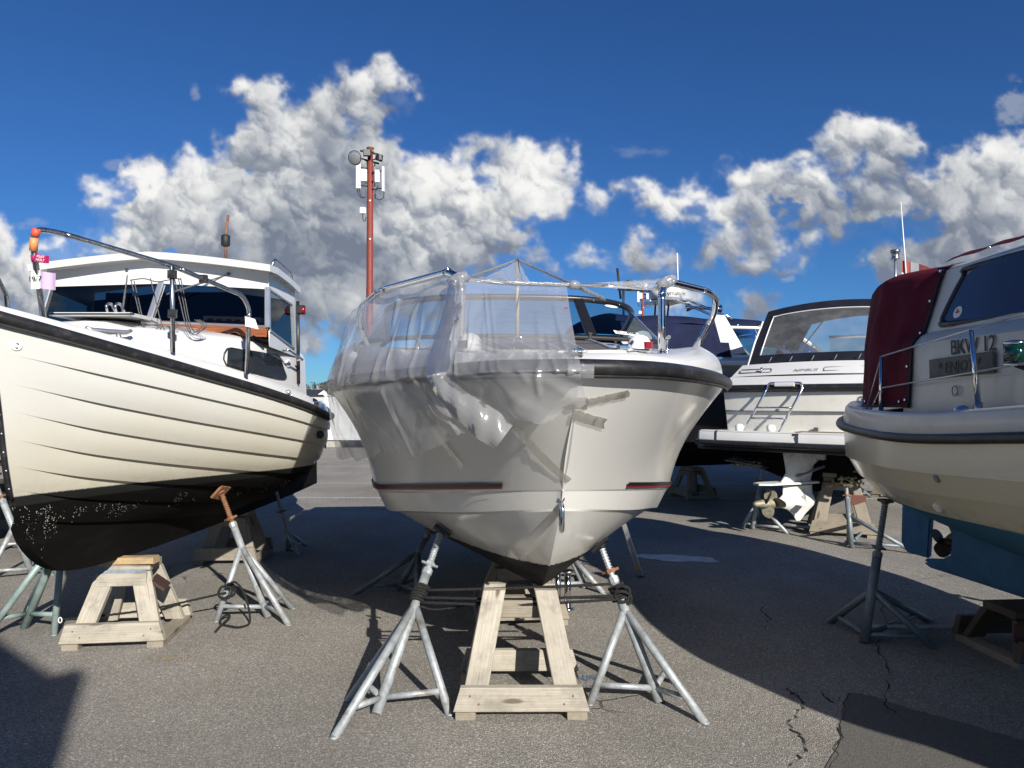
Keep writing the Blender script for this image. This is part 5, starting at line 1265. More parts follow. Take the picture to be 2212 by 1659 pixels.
# round sticker on the bow, fairlead and chrome lamp at the quarter
lb_str = [o for o in lb.children if o.name.startswith("strake")]; lb_bvh = bvh_of(lb_str + [o for o in lb.children if o.name.startswith(("deck", "keel", "trunk_cabin"))])
def disc_on(bvh, sx, sy, r, mm, nm, root, off=.004, h=.003):
    p, n = hit(bvh, sx, sy, off)
    if p is None: return None
    p = toL(root, p); n = (MAT_OF[root.name].inverted().to_3x3() @ n).normalized(); return G().lathe(p, n, [(0, r), (h, r * .98)], 20, smooth=False).build(nm, mm, root), p, n
r = disc_on(lb_bvh, 64, 1360, .026, M['paper'], "sticker", lb)
if r: G().tube([r[1] + r[2] * .004 + Vector((.012 * math.cos(a), 0, .012 * math.sin(a))) for a in np.linspace(.6, 5.2, 12)], .003, 4).build("sticker_mark", M['stripe_r'], r[0])
p, n = hit(lb_bvh, 1130, 1545, .0)
if p is not None:
    p = toL(lb, p); g = G(); g.lathe(p, (1, -.4, .1), [(0, .02), (.02, .018), (.03, .008)], 10); g.tube([p + Vector((.02, 0, 0)), p + Vector((.045, -.01, -.03)), p + Vector((.02, 0, -.05))], .008, 6); g.build("fairlead", M['alu'], lb)
qp = LL(-1.85, 6.70, 1.56); G().lathe(qp, (.8, -.6, 0), [(0, .05), (.01, .055), (.04, .045), (.06, .02)], 16).build("searchlight", M['steel'], lb)
qp = LL(-1.80, 6.75, 1.28); G().lathe(qp, (.8, -.6, 0), [(0, .03), (.03, .034), (.05, .02)], 12).build("exhaust_outlet", M['rubber'], lb)
# supports of the clinker boat
z2 = lambda x, y, Y: S(x * .6103, 1750 + y * .6103, Y)
g2 = lambda x, y: GS(x * .6103, 1750 + y * .6103)
f2 = lambda x, y: (g2(x, y).x, g2(x, y).y)
js = jack_stand("galvanised jack stand with long rusty screw and handle, rope tied to one leg", g2(1730, 1118), [f2(1395, 1145), f2(1862, 1168), f2(1888, 1062)], z2(1462, 405, 5.42), .585, .73, screw='rust', rt=.021, pad='rust', pad_l=.06, bvh=lb_bvh)
jack_stand("jack stand with orange rust spots at the clinker boat's stern", g2(1860, 560) * 0 + Vector((-2.33, 7.72, 0)), [f2(1855, 685), f2(1925, 712), f2(1968, 650)], z2(1785, 312, 7.62), .35, .55, rt=.02, bvh=lb_bvh)
jack_stand("greenish jack stand with a shackle on its tie rope", Vector((-3.42, 5.12, 0)), [(-3.11, 4.96), (-3.52, 4.86), (-3.62, 5.42)], Vector((-3.12, 5.05, .66)), .74, .86, mtl='galvg', bvh=lb_bvh)
jack_stand("tall jack stand behind the clinker boat's black forefoot", Vector((-4.35, 6.62, 0)), [(-4.20, 6.66), (-4.62, 6.4), (-4.55, 7.0)], Vector((-4.62, 6.45, .95)), .50, .72, pad_n=(.3, 0, .95))
lk = keel_stand("knotty pine keel stand with a fresh plank and blue paint on its head", (-2.60, 4.97), R(7), .63, .50, .46, .27, .20)
hm = G().beam((-.16, -.07, .525), (.20, -.10, .53), .09, .045, (0, 0, 1)).build("fresh_plank", M['woodn'], lk)
G().beam((-.145, -.128, .455), (.145, -.128, .455), .012, .03, (0, 0, 1)).build("blue_painted_batten", mat("blue_smeared_wood", (.20, .24, .30), .8, var=.4, vscale=20), lk)
G().beam((.165, -.06, .40), (.255, -.05, .33), .16, .02, (.5, 0, .8)).build("brown_plate", mat("brown_board", (.055, .030, .022), .7), lk)
G().beam((.07, .23, .05), (.02, .08, .42), .035, .02, (0, -1, .3)).build("loose_batten", M['wood'], lk)
keel_stand("keel stand in deep shade under the clinker boat's stern", (-2.80, 7.35), R(2), .62, .5, .44, .28, .2, mtl='woodg')
kp = g2(1400, 960)
a = z2(1460, 955, 5.28); b_ = z2(1060, 1045, 5.10); c_ = z2(830, 1085, 4.98); d_ = z2(560, 1115, 4.95); e_ = z2(395, 1130, 4.98)
rp = rope("mooring_rope", "black twisted rope stretched from the rusty jack stand to the green stand", [e_, d_, c_, b_, a.lerp(b_, .4), a], .0085)
rope("rope_knot", "", [a + Vector((0, -.03, .05)), a + Vector((.05, -.02, .03)), a + Vector((.03, -.03, -.03)), a + Vector((-.04, -.03, -.02)), a + Vector((-.03, -.02, .04)), a + Vector((.04, .02, .05)), a + Vector((.05, .02, -.02)), a + Vector((-.03, .02, -.04))], .010, parent=None, group=None)
tail = [z2(1470, 900, 5.26), z2(1520, 890, 5.24), z2(1570, 950, 5.22), z2(1600, 1040, 5.2), z2(1612, 1110, 5.2)]
g_ = [g2(1605, 1170), g2(1540, 1190), g2(1470, 1180), g2(1420, 1165), g2(1440, 1140), g2(1480, 1130), g2(1475, 1150), g2(1420, 1185), g2(1390, 1220)]
rope("rope_tail", "loose end of black twisted rope trailing from the jack stand leg onto the asphalt", tail + [Vector((p.x, p.y, .012 + (.02 if i in (4, 5, 6) else 0))) for i, p in enumerate(g_)], .0085)
for o in list(COL.objects):
    if o.name.startswith("rope_knot") and o.parent is None: o.parent = rp; [o.pop(k) for k in ("label", "category") if k in o.keys()]
sk = e_; G().tube([sk + Vector((.012 * math.cos(a), -.012, .018 * math.sin(a))) for a in np.linspace(0, 6.283, 16, False)], .004, 6, closed=True).build("thimble", M['white'], rp)

# ------------------------------------------------------------------ motor cruiser with the claret canopy
RYAW = math.atan2(.32, 6.15)
rb = thing("motor_cruiser", "ivory motor cruiser with claret cockpit canopy and blue underside, stern rounded", "boat", (3.62, 0.15, 0.0), RYAW, "boats laid up on the yard")
M['rbhull'] = hull_mat("cruiser_gelcoat", (0.60, 0.585, 0.50), (0.62, 0.575, 0.43), 0.985, (0.050, 0.155, 0.255), tilt=(0, 0.008), stain=(0.42, 0.34, 0.20), stain_amt=0.4, rough=0.24, edge=0.006, wash=0.4)
RS = 6.25
def rcurve(kn, n=56, s0=0.0, s1=RS): return rail_curve(kn, s0 + (s1 - s0) * (0.5 - 0.5 * np.cos(np.linspace(0, math.pi, n))))
KR = [[(0,0,1.78),(.15,.16,1.76),(.6,.50,1.68),(1.2,.80,1.60),(1.8,1.05,1.54),(2.4,1.18,1.49),(3.1,1.22,1.435),(4.1,1.19,1.385),(4.6,1.10,1.39),(5.15,.94,1.41),(5.65,.69,1.435),(6.0,.44,1.45),(6.18,.20,1.455),(6.25,0,1.455)],
      [(.10,0,1.50),(.25,.14,1.48),(.6,.36,1.42),(1.2,.68,1.36),(1.8,.95,1.31),(2.4,1.12,1.275),(3.1,1.20,1.24),(4.1,1.175,1.20),(4.6,1.09,1.195),(5.15,.92,1.19),(5.65,.66,1.19),(6.0,.40,1.19),(6.15,.18,1.19),(6.20,0,1.19)],
      [(.20,0,1.30),(.35,.12,1.28),(.7,.30,1.24),(1.2,.56,1.20),(1.8,.84,1.165),(2.4,1.04,1.14),(3.1,1.13,1.12),(4.1,1.10,1.075),(4.6,1.01,1.065),(5.15,.83,1.06),(5.65,.56,1.06),(5.95,.33,1.06),(6.08,.15,1.06),(6.12,0,1.06)],
      [(.35,0,1.08),(.5,.10,1.07),(.8,.24,1.05),(1.2,.43,1.03),(1.8,.70,1.01),(2.4,.92,.995),(3.1,1.02,.98),(4.1,.98,.945),(4.6,.88,.935),(5.15,.68,.93),(5.65,.40,.935),(5.9,.20,.94),(6.0,.08,.945),(6.03,0,.945)],
      [(.55,0,.80),(.8,.10,.79),(1.2,.24,.78),(1.8,.45,.77),(2.4,.62,.765),(3.1,.70,.76),(4.1,.62,.76),(4.6,.50,.78),(5.15,.30,.82),(5.5,.14,.86),(5.8,.05,.90),(5.85,0,.90)],
      [(.75,0,.58),(1.2,.07,.57),(1.8,.14,.57),(2.4,.18,.57),(3.1,.20,.575),(4.1,.16,.60),(4.6,.10,.64),(5.15,.045,.71),(5.5,.02,.78),(5.7,0,.82)]]
RC = [rcurve(k, s0=k[0][0], s1=k[-1][0]) for k in KR]
for k in range(5):
    A, B = RC[k], RC[k + 1]; lap = .012 if k < 3 else 0.0
    for sg in (1, -1):
        g = G(); rows = []
        for t in (0, .25, .5, .75, 1):
            P = A * (1 - t) + B * t; P[:, 0] += (lap * t + .03 * math.sin(math.pi * t) * (k in (3, 4))) * np.minimum(1, P[:, 0] * 6); rows.append([Vector(p) for p in P])
        lip = [Vector(p) for p in B]
        if sg < 0: rows = [mirror(r) for r in rows]; lip = mirror(lip)
        g.grid(rows, flip=sg > 0)
        if lap: g.grid([rows[-1], lip], smooth=False, flip=sg > 0)
        g.build("hull_strake" if k < 4 else "bilge", M['rbhull'], rb)
# keel with skeg, rudder, propeller
M['blue'] = mat("blue_antifouling", (0.040, 0.150, 0.285), 0.6, var=0.25, vscale=5, dirt=(0.07, 0.20, 0.32), dirt_amt=0.5, dscale=3, bump=.1, bscale=60)
kp = [(.75, .58), (.95, .42), (1.3, .335), (2.5, .32), (4.5, .305), (5.3, .285), (5.62, .275), (5.72, .30), (5.66, .34), (5.46, .38), (5.35, .44), (5.34, .58), (5.40, .66), (5.52, .78), (5.15, .76), (4.1, .63), (2.4, .60), (1.2, .60)]
def plate(poly, th, name, mm, par, x0=0.0, taper=True):
    g = G(); n = len(poly); vs = []
    for sg in (-1, 1): vs += [Vector((x0 + sg * th / 2, s, z)) for s, z in poly]
    g.add(vs, [tuple(range(n - 1, -1, -1)), tuple(range(n, 2 * n))] + [(i, (i + 1) % n, n + (i + 1) % n, n + i) for i in range(n)])
    o = g.build(name, mm, par)
    bm = bmesh.new(); bm.from_mesh(o.data); bmesh.ops.bevel(bm, geom=[e for e in bm.edges if e.calc_face_angle(0) > 1.0], offset=th * .3, segments=2, affect='EDGES'); bm.to_mesh(o.data); bm.free(); return o
plate(kp, .10, "keel", M['blue'], rb)
plate([(5.60, .82), (5.66, .34), (5.95, .33), (6.02, .40), (6.0, .72), (5.92, .84)], .04, "rudder", M['blue'], rb)
pb_ = Vector((0, 5.46, .51)); g = G(); g.lathe(pb_ - Vector((0, .12, 0)), (0, 1, 0), [(0, .03), (.13, .03), (.17, .016), (.18, .004)], 12)
def blade(g, c, ax, ang, r, w, pitch=.6, mi=0, n=6):
    ax = Vector(ax).normalized(); u = ax.orthogonal().normalized(); v = ax.cross(u); d = u * math.cos(ang) + v * math.sin(ang); tn = ax.cross(d); rows = []
    for i in range(n + 1):
        t = i / n; wd = w * math.sin(math.pi * (.16 + .80 * t)) ** .7; c0 = Vector(c) + d * (r * (.12 + .88 * t)); dirn = (tn * math.cos(pitch) + ax * math.sin(pitch)); rows.append([c0 + dirn * wd * k for k in (-.5, -.2, .2, .5)])
    g.grid(rows, mi); g.grid([[p + ax * .006 for p in r_] for r_ in rows], mi, flip=True)
for k in range(3): blade(g, pb_ + Vector((0, .02, 0)), (0, 1, 0), .4 + 2.094 * k, .125, .12)
g.build("propeller", mat("dark_bronze", (.05, .035, .022), .5, .4), rb)
# rub rail, bulwark, side deck
rp_ = [Vector((p[0] + .02, p[1] + (.02 if p[1] > 5 else -.01), p[2])) for p in RC[0]]; rp_[0].x = 0; rp_[-1].x = 0
path = mirror(rp_)[::-1][:-1] + rp_[:-1]
G().tube(path, .027, 10, closed=True).build("rub_rail", M['rubber'], rb)
def rbul(dz, inset):
    P = RC[0].copy(); P[:, 2] += dz; c = np.array([0, 3.2, 0]); 
    P[:, 0] = np.maximum(0, P[:, 0] - inset); P[:, 1] = P[:, 1] - inset * np.clip((P[:, 1] - 4.6) / 1.4, 0, 1) + inset * np.clip((1.2 - P[:, 1]) / 1.0, 0, 1); return P
g = G(); both(g, [rbul(.0, -.005), rbul(.06, .004), rbul(.12, .012), rbul(.145, .03), rbul(.145, .06), rbul(.09, .075)])
D0 = rbul(.09, .07); D1 = D0.copy(); D1[:, 0] = 0; D1[:, 2] += .03; both(g, [D0, D1])
g.build("deck", M['gel_dim'], rb)
# cabin side with shoulder, window band, roof
Sx = np.linspace(1.2, 4.42, 34)
wS = interp([(1.2, .45), (1.5, .60), (2.0, .76), (2.6, .88), (3.2, .94), (3.8, .96), (4.42, .94)], Sx)
zsh = interp([(1.2, 1.86), (2.0, 1.96), (2.8, 2.0), (4.42, 2.0)], Sx)
def dzr(s): return float(np.interp(s, RC[0][:, 1], RC[0][:, 2])) + .09
prof = []
for s, w, zh in zip(Sx, wS, zsh):
    roofz = float(interp([(1.2, 1.88), (1.9, 2.05), (2.45, 2.38), (3.0, 2.46), (4.42, 2.45)], [s])[0])
    prof.append([Vector(p) for p in ((w + .02, s, dzr(s)), (w, s, (dzr(s) + zh) / 2), (w - .01, s, zh - .06), (w - .05, s, zh - .01), (w - .09, s, zh + .012), (w - .10 - .12 * (roofz - zh) / .45, s, zh + (roofz - zh) * .88), (w - .16 - .12 * (roofz - zh) / .45, s, roofz - .02), (w * .4, s, roofz + .03), (0, s, roofz + .04))])
g = G(); g.grid(prof); g.grid([mirror(p) for p in prof], flip=True)
g.add([p for p in prof[0]] + mirror(prof[0])[:-1][::-1], [tuple(range(len(prof[0]) * 2 - 1))])
cab = g.build("cabin", M['gel_dim'], rb); smooth_by_angle(cab, 30)
rb_bvh = bvh_of([o for o in rb.children if o.type == 'MESH'])
zr5 = lambda x, y: (3300 + .6146 * x, 780 + .6146 * y)
def rbp(x, y, off=.004):
    p, n = hit(rb_bvh, *zr5(x, y), off)
    if p is None: return None, None
    return toL(rb, p), (MAT_OF[rb.name].inverted().to_3x3() @ n).normalized()
M['plexi'] = mat('tinted_plexiglass', (.040, .034, .050), .06, coat=.5)
# side window in the band above the shoulder
def band(s, t, off=.005):
    w = float(interp([(1.2, .45), (1.5, .60), (2.0, .76), (2.6, .88), (3.2, .94), (3.8, .96), (4.42, .94)], [s])[0]); zh = float(interp([(1.2, 1.86), (2.0, 1.96), (2.8, 2.0), (4.42, 2.0)], [s])[0]); rz = float(interp([(1.2, 1.88), (1.9, 2.05), (2.45, 2.38), (3.0, 2.46), (4.42, 2.45)], [s])[0])
    z = zh + .012 + (rz - zh) * .88 * t - .012 * t; return Vector((w - .09 - (.01 + .12 * (rz - zh) / .45) * t + off, s, z))
for sg in (-1, 1):
    cn = [band(4.17, .13), band(4.20, .22), band(4.12, .80), band(4.04, .92), band(2.9, .92), band(2.82, .84), band(2.72, .2), band(2.80, .10), band(4.08, .08)]
    if sg < 0: cn = mirror(cn)
    cs = smooth_path(cn, 4, True)
    lo_ = [band(s_, t_, .010) for s_, t_ in zip(np.linspace(4.19, 2.74, 20), [.16, .09] + [.08] * 16 + [.09, .14])]; hi_ = [band(s_, t_, .010) for s_, t_ in zip(np.linspace(4.10, 2.84, 20), [.80, .90] + [.93] * 16 + [.90, .84])]
    if sg < 0: lo_, hi_ = mirror(lo_), mirror(hi_)
    o = G().grid([lo_] + [[a.lerp(b, k / 5) for a, b in zip(lo_, hi_)] for k in range(1, 5)] + [hi_]).build("side_window", M['plexi'], rb)
    G().tube([c for c in cs], .017, 6, closed=True).build("window_seal", M['rubber'], o)
cn = band(4.06, .24, .012); ax = Vector((-1, 0, .3)); cn.x = -cn.x
o = G().lathe(cn, ax, [(0, .036), (.002, .036)], 20, smooth=False).build("round_sticker", M['paper'], rb)
for d in ((0, 1, 0), (0, 0, 1)): G().beam(cn + ax.normalized() * .004 - Vector(d) * .018, cn + ax.normalized() * .004 + Vector(d) * .018, .010, .001, ax, 0).build("cross", mat("red_ink", (.5, .03, .02), .5), o)
G().add([Vector((p.x, 4.40, p.z)) for p in prof[-1]] + [Vector((-p.x, 4.40, p.z)) for p in prof[-1][:-1]][::-1], [tuple(range(len(prof[0]) * 2 - 1))]).build('dark_aft_panel', M['dark_in'], rb)
# claret canopy over the cockpit and stern, and along the roof edge
def can(u, v):
    """u 0..1 along the side and round the stern to the centre line, v 0..1 upwards"""
    s = float(interp([(0, 4.34), (.3, 4.75), (.55, 5.06), (.78, 5.42), (.92, 5.62), (1, 5.66)], [u])[0]); w = float(interp([(0, .965), (.3, .955), (.55, .87), (.78, .64), (.92, .30), (1, 0)], [u])[0])
    zb = 1.56 if u > .1 else 1.56; k = v; lean = .02 + .11 * k ** 1.6
    inn = 1 - lean * .95; rz = float(interp([(0, 0), (.75, .80), (.93, .965), (1.0, 1.0)], [v])[0])
    if v > .9: inn -= (v - .9) * 1.0
    top = 2.47 - .055 * u; sc = 5.0 + (s - 5.0) * (1 - .30 * k ** 2 * (u > .0)); s2 = 4.34 + (s - 4.34) * (1 - .04 * k ** 2)
    P = Vector((w * inn, s2, zb + (top - zb) * rz)); kb = max(0.0, 1 - u / .35)
    if kb > 0:
        zz = [q.z for q in prof[-1]]; xx = [q.x for q in prof[-1]]; cx = float(np.interp(P.z, zz, xx)) + .014
        P.x = P.x * (1 - kb) + cx * kb
    return P
def canopy(sg):
    rows = []
    for j in range(25):
        v = j / 24; r = []
        for i in range(41):
            u = i / 40; p = can(u, v); f = (fbm(np.array([u * 9.0]), np.array([v * 2.2 + 5]), 3, .5, 300)[0] - .5) * .05 * math.sin(math.pi * min(1, v * 1.05)) + .012 * math.sin(u * 34 + v * 3) * math.sin(math.pi * v) ** 1.5
            r.append(Vector((sg * (p.x + f * (1 - u * .6)), p.y + f * u, p.z)))
        rows.append(r)
    top = [[p.lerp(Vector((0, p.y, p.z + .035)), k / 6) for p in rows[-1]] for k in range(7)]
    g = G(); g.grid(rows, flip=sg < 0); g.grid(top, flip=sg < 0); return g, rows
gl_, rowsL = canopy(-1); gr_, rowsR = canopy(1)
g = G(); g.add(gl_.v, gl_.f, 0, True); g.add(gr_.v, gr_.f, 0, True); cano = g.build("canopy", M['claret'], rb)
hem = [r[0] + Vector((-.006, 0, 0)) for r in rowsL]; G().tube(hem, .008, 5).build("canopy_hem", M['blackmatt'], cano)
hem = [p + Vector((-.004, 0, 0)) for p in rowsL[0]]; G().tube(hem, .008, 5).build("canopy_hem", M['blackmatt'], cano)
for v in (1, 6, 11, 16, 21): p = rowsL[v][0]; G().lathe(p + Vector((-.004, .035, 0)), (-1, .1, .1), [(0, .012), (.006, .012), (.008, .006)], 10).build("turnbutton", M['steel'], cano)
for i in (3, 12, 20): p = rowsL[0][i]; G().lathe(p + Vector((-.004, 0, .03)), (-1, .2, .1), [(0, .012), (.006, .012), (.008, .006)], 10).build("turnbutton", M['steel'], cano)
rt = [[Vector((-(float(interp([(2.4, .88), (3.2, .94), (3.8, .96), (4.42, .94)], [s])[0]) - .255 - .02 * k + .0), s, 2.462 + .012 * k + .004 * math.sin(s * 21))) for s in np.linspace(2.7, 4.42, 30)] for k in (0, 1, 3)]
G().grid(rt).build("roof_canvas", M['claret'], cano)
for s in (3.1, 3.55, 4.0): G().lathe(Vector((-(float(interp([(2.4, .88), (3.2, .94), (3.8, .96), (4.42, .94)], [s])[0]) - .262), s, 2.462)), (-.4, 0, 1), [(0, .012), (.012, .010)], 8).build("turnbutton", M['steel'], cano)
# name and registration on the cabin side
def side_frame(x, y, off):
    a, n = rbp(x, y, off); b1, _ = rbp(x + 60, y - 7, off); 
    xd = (b1 - a); return frame(a, xd, Vector((0, 0, 1))), a, n
Fm, a, n = side_frame(865, 962, .004); text_obj("BKW 12", .115, M['text'], rb, "registration", Fm @ Matrix.Translation((0, .012, .003)), .001, 0, .86, .001)
Fm, a, n = side_frame(800, 1075, .006)
o = G().beam(Fm @ Vector((-.26, 0, .008)), Fm @ Vector((.26, 0, .008)), .112, .018, Fm.to_3x3() @ Vector((0, 0, 1)), .004).build("name_board", mat("bleached_board", (.12, .125, .11), .75, var=.3, vscale=12), rb)
text_obj("* ENJOY *", .085, M['text'], o, "lettering", Fm @ Matrix.Translation((0, -.004, .019)), .001, .12, .95)
# stanchions and wires
def stanch(px, py, tx, ty, Y):
    b0 = toL(rb, S(*zr5(px, py), Y)); t0 = toL(rb, S(*zr5(tx, ty), Y + .01)); o = G().tube([b0 - Vector((0, 0, .02)), t0], .013, 8, radii=[.015, .011]).build("stanchion", M['steel'], rb)
    G().tube([b0 - Vector((0, 0, .02)), b0.lerp(t0, .14)], .019, 8).build("socket", M['dsteel'], o); G().box(b0 + Vector((-.02, 0, -.035)), (.012, .055, .05)).build("socket_plate", M['steel'], o); return b0, t0
b1, t1 = stanch(275, 1420, 276, 1015, 4.72); b2, t2 = stanch(905, 1385, 852, 842, 3.70)
fwd = t2 + (t2 - t1) * .9; fm2 = (b2.lerp(t2, .5)); fm1 = b1.lerp(t1, .5)
for (p, q) in ((t1, t2), (t2, fwd), (fm1, fm2), (fm2, fm2 + (fm2 - fm1) * .9)): G().tube([p, q], .0055, 6).build("guard_wire", M['alu'], rb)
for p, x, y in ((t1, 172, 1395), (fm1, 185, 1405)): G().tube([p, toL(rb, S(*zr5(x, y), 5.0))], .0045, 6).build("guard_wire", M['alu'], rb)
b3 = Vector((b2.x + (b2.x - b1.x) * .9, b2.y + (b2.y - b1.y) * .9, b2.z)); G().tube([b3, fwd], .012, 8).build("stanchion", M['steel'], rb)
# lamp, vents, eyes on deck
c = toL(rb, S(*zr5(1135, 1000), 3.42)); o = G().lathe(c - Vector((0, 0, .055)), (0, 0, 1), [(0, .052), (.012, .052)], 16).build("starboard_lamp", M['steel'], rb)
G().lathe(c - Vector((0, 0, .043)), (0, 0, 1), [(0, .048), (.09, .048)], 16).build("lamp_lens", M['greenlens'], o); G().lathe(c + Vector((0, 0, .047)), (0, 0, 1), [(0, .052), (.012, .05), (.02, .02)], 16).build("lamp_cap", M['steel'], o)
G().tube([c - Vector((0, 0, .05)), c + Vector((.06, 0, -.07)), c + Vector((.18, 0, -.07))], .012, 6).build("lamp_bracket", M['blackmatt'], o)
c = toL(rb, S(*zr5(812, 1385), 3.85)); G().lathe(c, (0, 0, 1), [(-.02, .05), (.0, .055), (.03, .05), (.045, .03), (.05, .01)], 14).build("deck_vent", M['steel'], rb)
c = toL(rb, S(*zr5(575, 1398), 4.15)); G().tube([c + Vector((0, .016 * math.cos(a), .02 * math.sin(a))) for a in np.linspace(0, 6.283, 14, False)], .006, 6, closed=True).build("deck_eye", M['dsteel'], rb)
p, n = rbp(765, 1235, .006)
if p is not None: G().tube([p + Vector((-.012, .022 * math.cos(a), .026 * math.sin(a))) for a in np.linspace(0, 6.283, 16, False)], .005, 6, closed=True).build("ring_bolt", M['dsteel'], rb)
p, n = hit(rb_bvh, 2600 + .6474 * 1695, 1650 + .6474 * 535, .004)
if p is not None: p = toL(rb, p); n = (MAT_OF[rb.name].inverted().to_3x3() @ n); G().lathe(p, n, [(-.01, .030), (.012, .030), (.016, .022), (.012, .014)], 16).build("drain_collar", M['white'], rb)
p, n = hit(rb_bvh, 2600 + .6474 * 1685, 1650 + .6474 * 362, .003)
if p is not None: p = toL(rb, p); n = (MAT_OF[rb.name].inverted().to_3x3() @ n); G().lathe(p, n, [(-.01, .022), (.005, .022), (.009, .010)], 14).build("skin_fitting", M['grey'], rb)
c = toL(rb, S(*zr5(1060, 1396), 3.42)); G().box(c, (.03, .09, .05), bev=.012).build("fairlead", M['white'], rb)
# supports of the motor cruiser
z6 = lambda x, y, Y: S(2600 + .64738 * x, 1650 + .64738 * y, Y)
g6 = lambda x, y: GS(2600 + .64738 * x, 1650 + .64738 * y)
f6 = lambda x, y: (g6(x, y).x, g6(x, y).y)
st = jack_stand("dark jack stand with a long ground bar beside the blue-bottomed cruiser", g6(1240, 1362), [f6(1030, 1238), (3.02, 5.30), (2.72, 4.70)], z6(1366, 525, 5.02), .38, .60, mtl='galvd', screw='galvd', nut='galvd', rt=.024, pad_l=.03, bvh=rb_bvh)
a = g6(1240, 1330); G().tube([Vector((a.x + .02, a.y + .05, .055)), Vector((4.25, 4.95, .055))], .018, 8).build("ground_bar", M['galv'], st, world=True)
jack_stand("jack stand on the hidden far side of the claret-topped cruiser", Vector((4.35, 5.0, 0)), [(4.1, 5.3), (4.7, 5.1), (4.4, 4.6)], Vector((4.0, 4.95, .86)), .4, .62, mtl='galv', bvh=rb_bvh)
kr = keel_stand("short dark keel stand with brown plates under the blue keel", (3.30, 4.62), R(4), .66, .50, .255, .40, .26, mtl='woodd', bw=.12)
G().beam((-.30, -.21, .20), (-.19, -.23, .20), .012, .11, (0, 0, 1)).build("brown_plate", mat("red_brown_board", (.10, .038, .028), .7), kr)
keel_stand("keel stand under the forward keel of the claret-topped cruiser", (3.58, 2.0), R(4), .66, .5, .265, .40, .26, mtl='woodg')

# ------------------------------------------------------------------ sports cruiser seen from astern
PHI = R(40)
nb_ = thing("sports_cruiser", "white sports cruiser seen from astern, black canopy, swim platform and fouled sterndrive", "boat", (3.70, 8.85, 0.0), -PHI, "boats laid up on the yard")
NLEN = 7.6
def sec_hull(root, Lb, sheer, chine, keel, mtl, name="hull", n=36, flip=False, knuckle=None, bulge=.03):
    A, B, C = [rail_curve(k, stations(k[0][0], Lb, n, 1.5)) for k in (sheer, chine, keel)]
    def conv(P): return np.stack([P[:, 0], Lb - P[:, 1], P[:, 2]], -1)
    A, B, C = conv(A), conv(B), conv(C); g = G()
    r1 = []
    for j in range(7):
        t = j / 6; P = A * (1 - t) + B * t; P[:, 0] += bulge * np.sin(math.pi * t); P[:, 0] = np.where(P[:, 0] < bulge * 1.5, np.maximum(A[:, 0] * (1 - t) + B[:, 0] * t, 0), P[:, 0]); r1.append(P)
    both(g, r1); B2 = B.copy(); B2[:, 0] *= .94
    both(g, [B, B2], smooth=False); both(g, [B2, B2 * .5 + C * .5, C])
    tr = [A[-1], B[-1], C[-1]]; g.add([Vector(p) for p in tr] + mirror(tr), [(1, 0, 3, 4), (2, 1, 4, 5)])
    return g.build(name, mtl, root), A, B, C
M['nbhull'] = hull_mat("sports_cruiser_gelcoat", (0.78, 0.775, 0.75), (0.72, 0.70, 0.64), 1.02, (0.008, 0.008, 0.009), stain_amt=.15, rough=.25, edge=.005)
nh, nA, nB, nC = sec_hull(nb_, NLEN, [(0, 0, 2.15), (.5, .45, 2.1), (1.5, .95, 2.0), (3, 1.22, 1.85), (5, 1.26, 1.76), (7.6, 1.16, 1.72)], [(.9, 0, 1.35), (1.6, .45, 1.22), (3, .88, 1.0), (5, 1.02, .88), (7.6, 1.04, .86)], [(.9, 0, 1.35), (1.5, 0, .95), (2.4, 0, .62), (4, 0, .50), (7.6, 0, .48)], M['nbhull'])
# transom moulding: three stepped bands that bow outwards (towards -y)
def band_(z0, z1, hw0, hw1, y0, y1, cam=.10, th=.10, mm=None, nm="transom_band", n=15, crown=0.0):
    g = G(); rows = []
    for (z, hw, y) in ((z0, hw0, y0), (z1, hw1, y1)):
        rows.append([Vector((hw * a, y - cam * (1 - a * a), z + crown * (1 - a * a))) for a in np.linspace(-1, 1, n)])
    back = [[p + Vector((0, th, 0)) for p in r] for r in rows]
    g.grid(rows, flip=False); g.grid([rows[1], back[1]], smooth=False); g.grid([back[0], rows[0]], smooth=False)
    g.add([rows[0][0], rows[1][0], back[1][0], back[0][0]], [(3, 2, 1, 0)]); g.add([rows[0][-1], rows[1][-1], back[1][-1], back[0][-1]], [(0, 1, 2, 3)])
    return g.build(nm, mm or M['gel'], nb_)
tb1 = band_(1.10, 1.455, 1.10, 1.13, -.01, -.02, .10, .15, M['gel_old']); tb2 = band_(1.465, 1.70, 1.13, 1.16, -.03, -.02, .11, .15, M['gel_old']); tb3 = band_(1.795, 1.90, 1.16, 1.10, -.03, .06, .11, .3, M['gel']); tb4 = band_(1.902, 2.06, 1.095, 1.0, .075, .22, .10, .3, M['gel'], crown=.02)
rbp_ = [Vector((1.185 * a, -.045 - .11 * (1 - a * a), 1.75)) for a in np.linspace(-1, 1, 15)]
rside = [Vector((-p[0] - .03, p[1], p[2] + .02)) for p in nA]; G().tube(rside[:-1] + rbp_ + [Vector((-p.x, p.y, p.z)) for p in rside[:-1]][::-1], .045, 8).build("rub_rail", M['rubber'], nb_)
G().tube([Vector((1.125 * a, -.035 - .11 * (1 - a * a), 1.46)) for a in np.linspace(-1, 1, 15)], .008, 6).build("transom_groove", M['grey'], nb_)
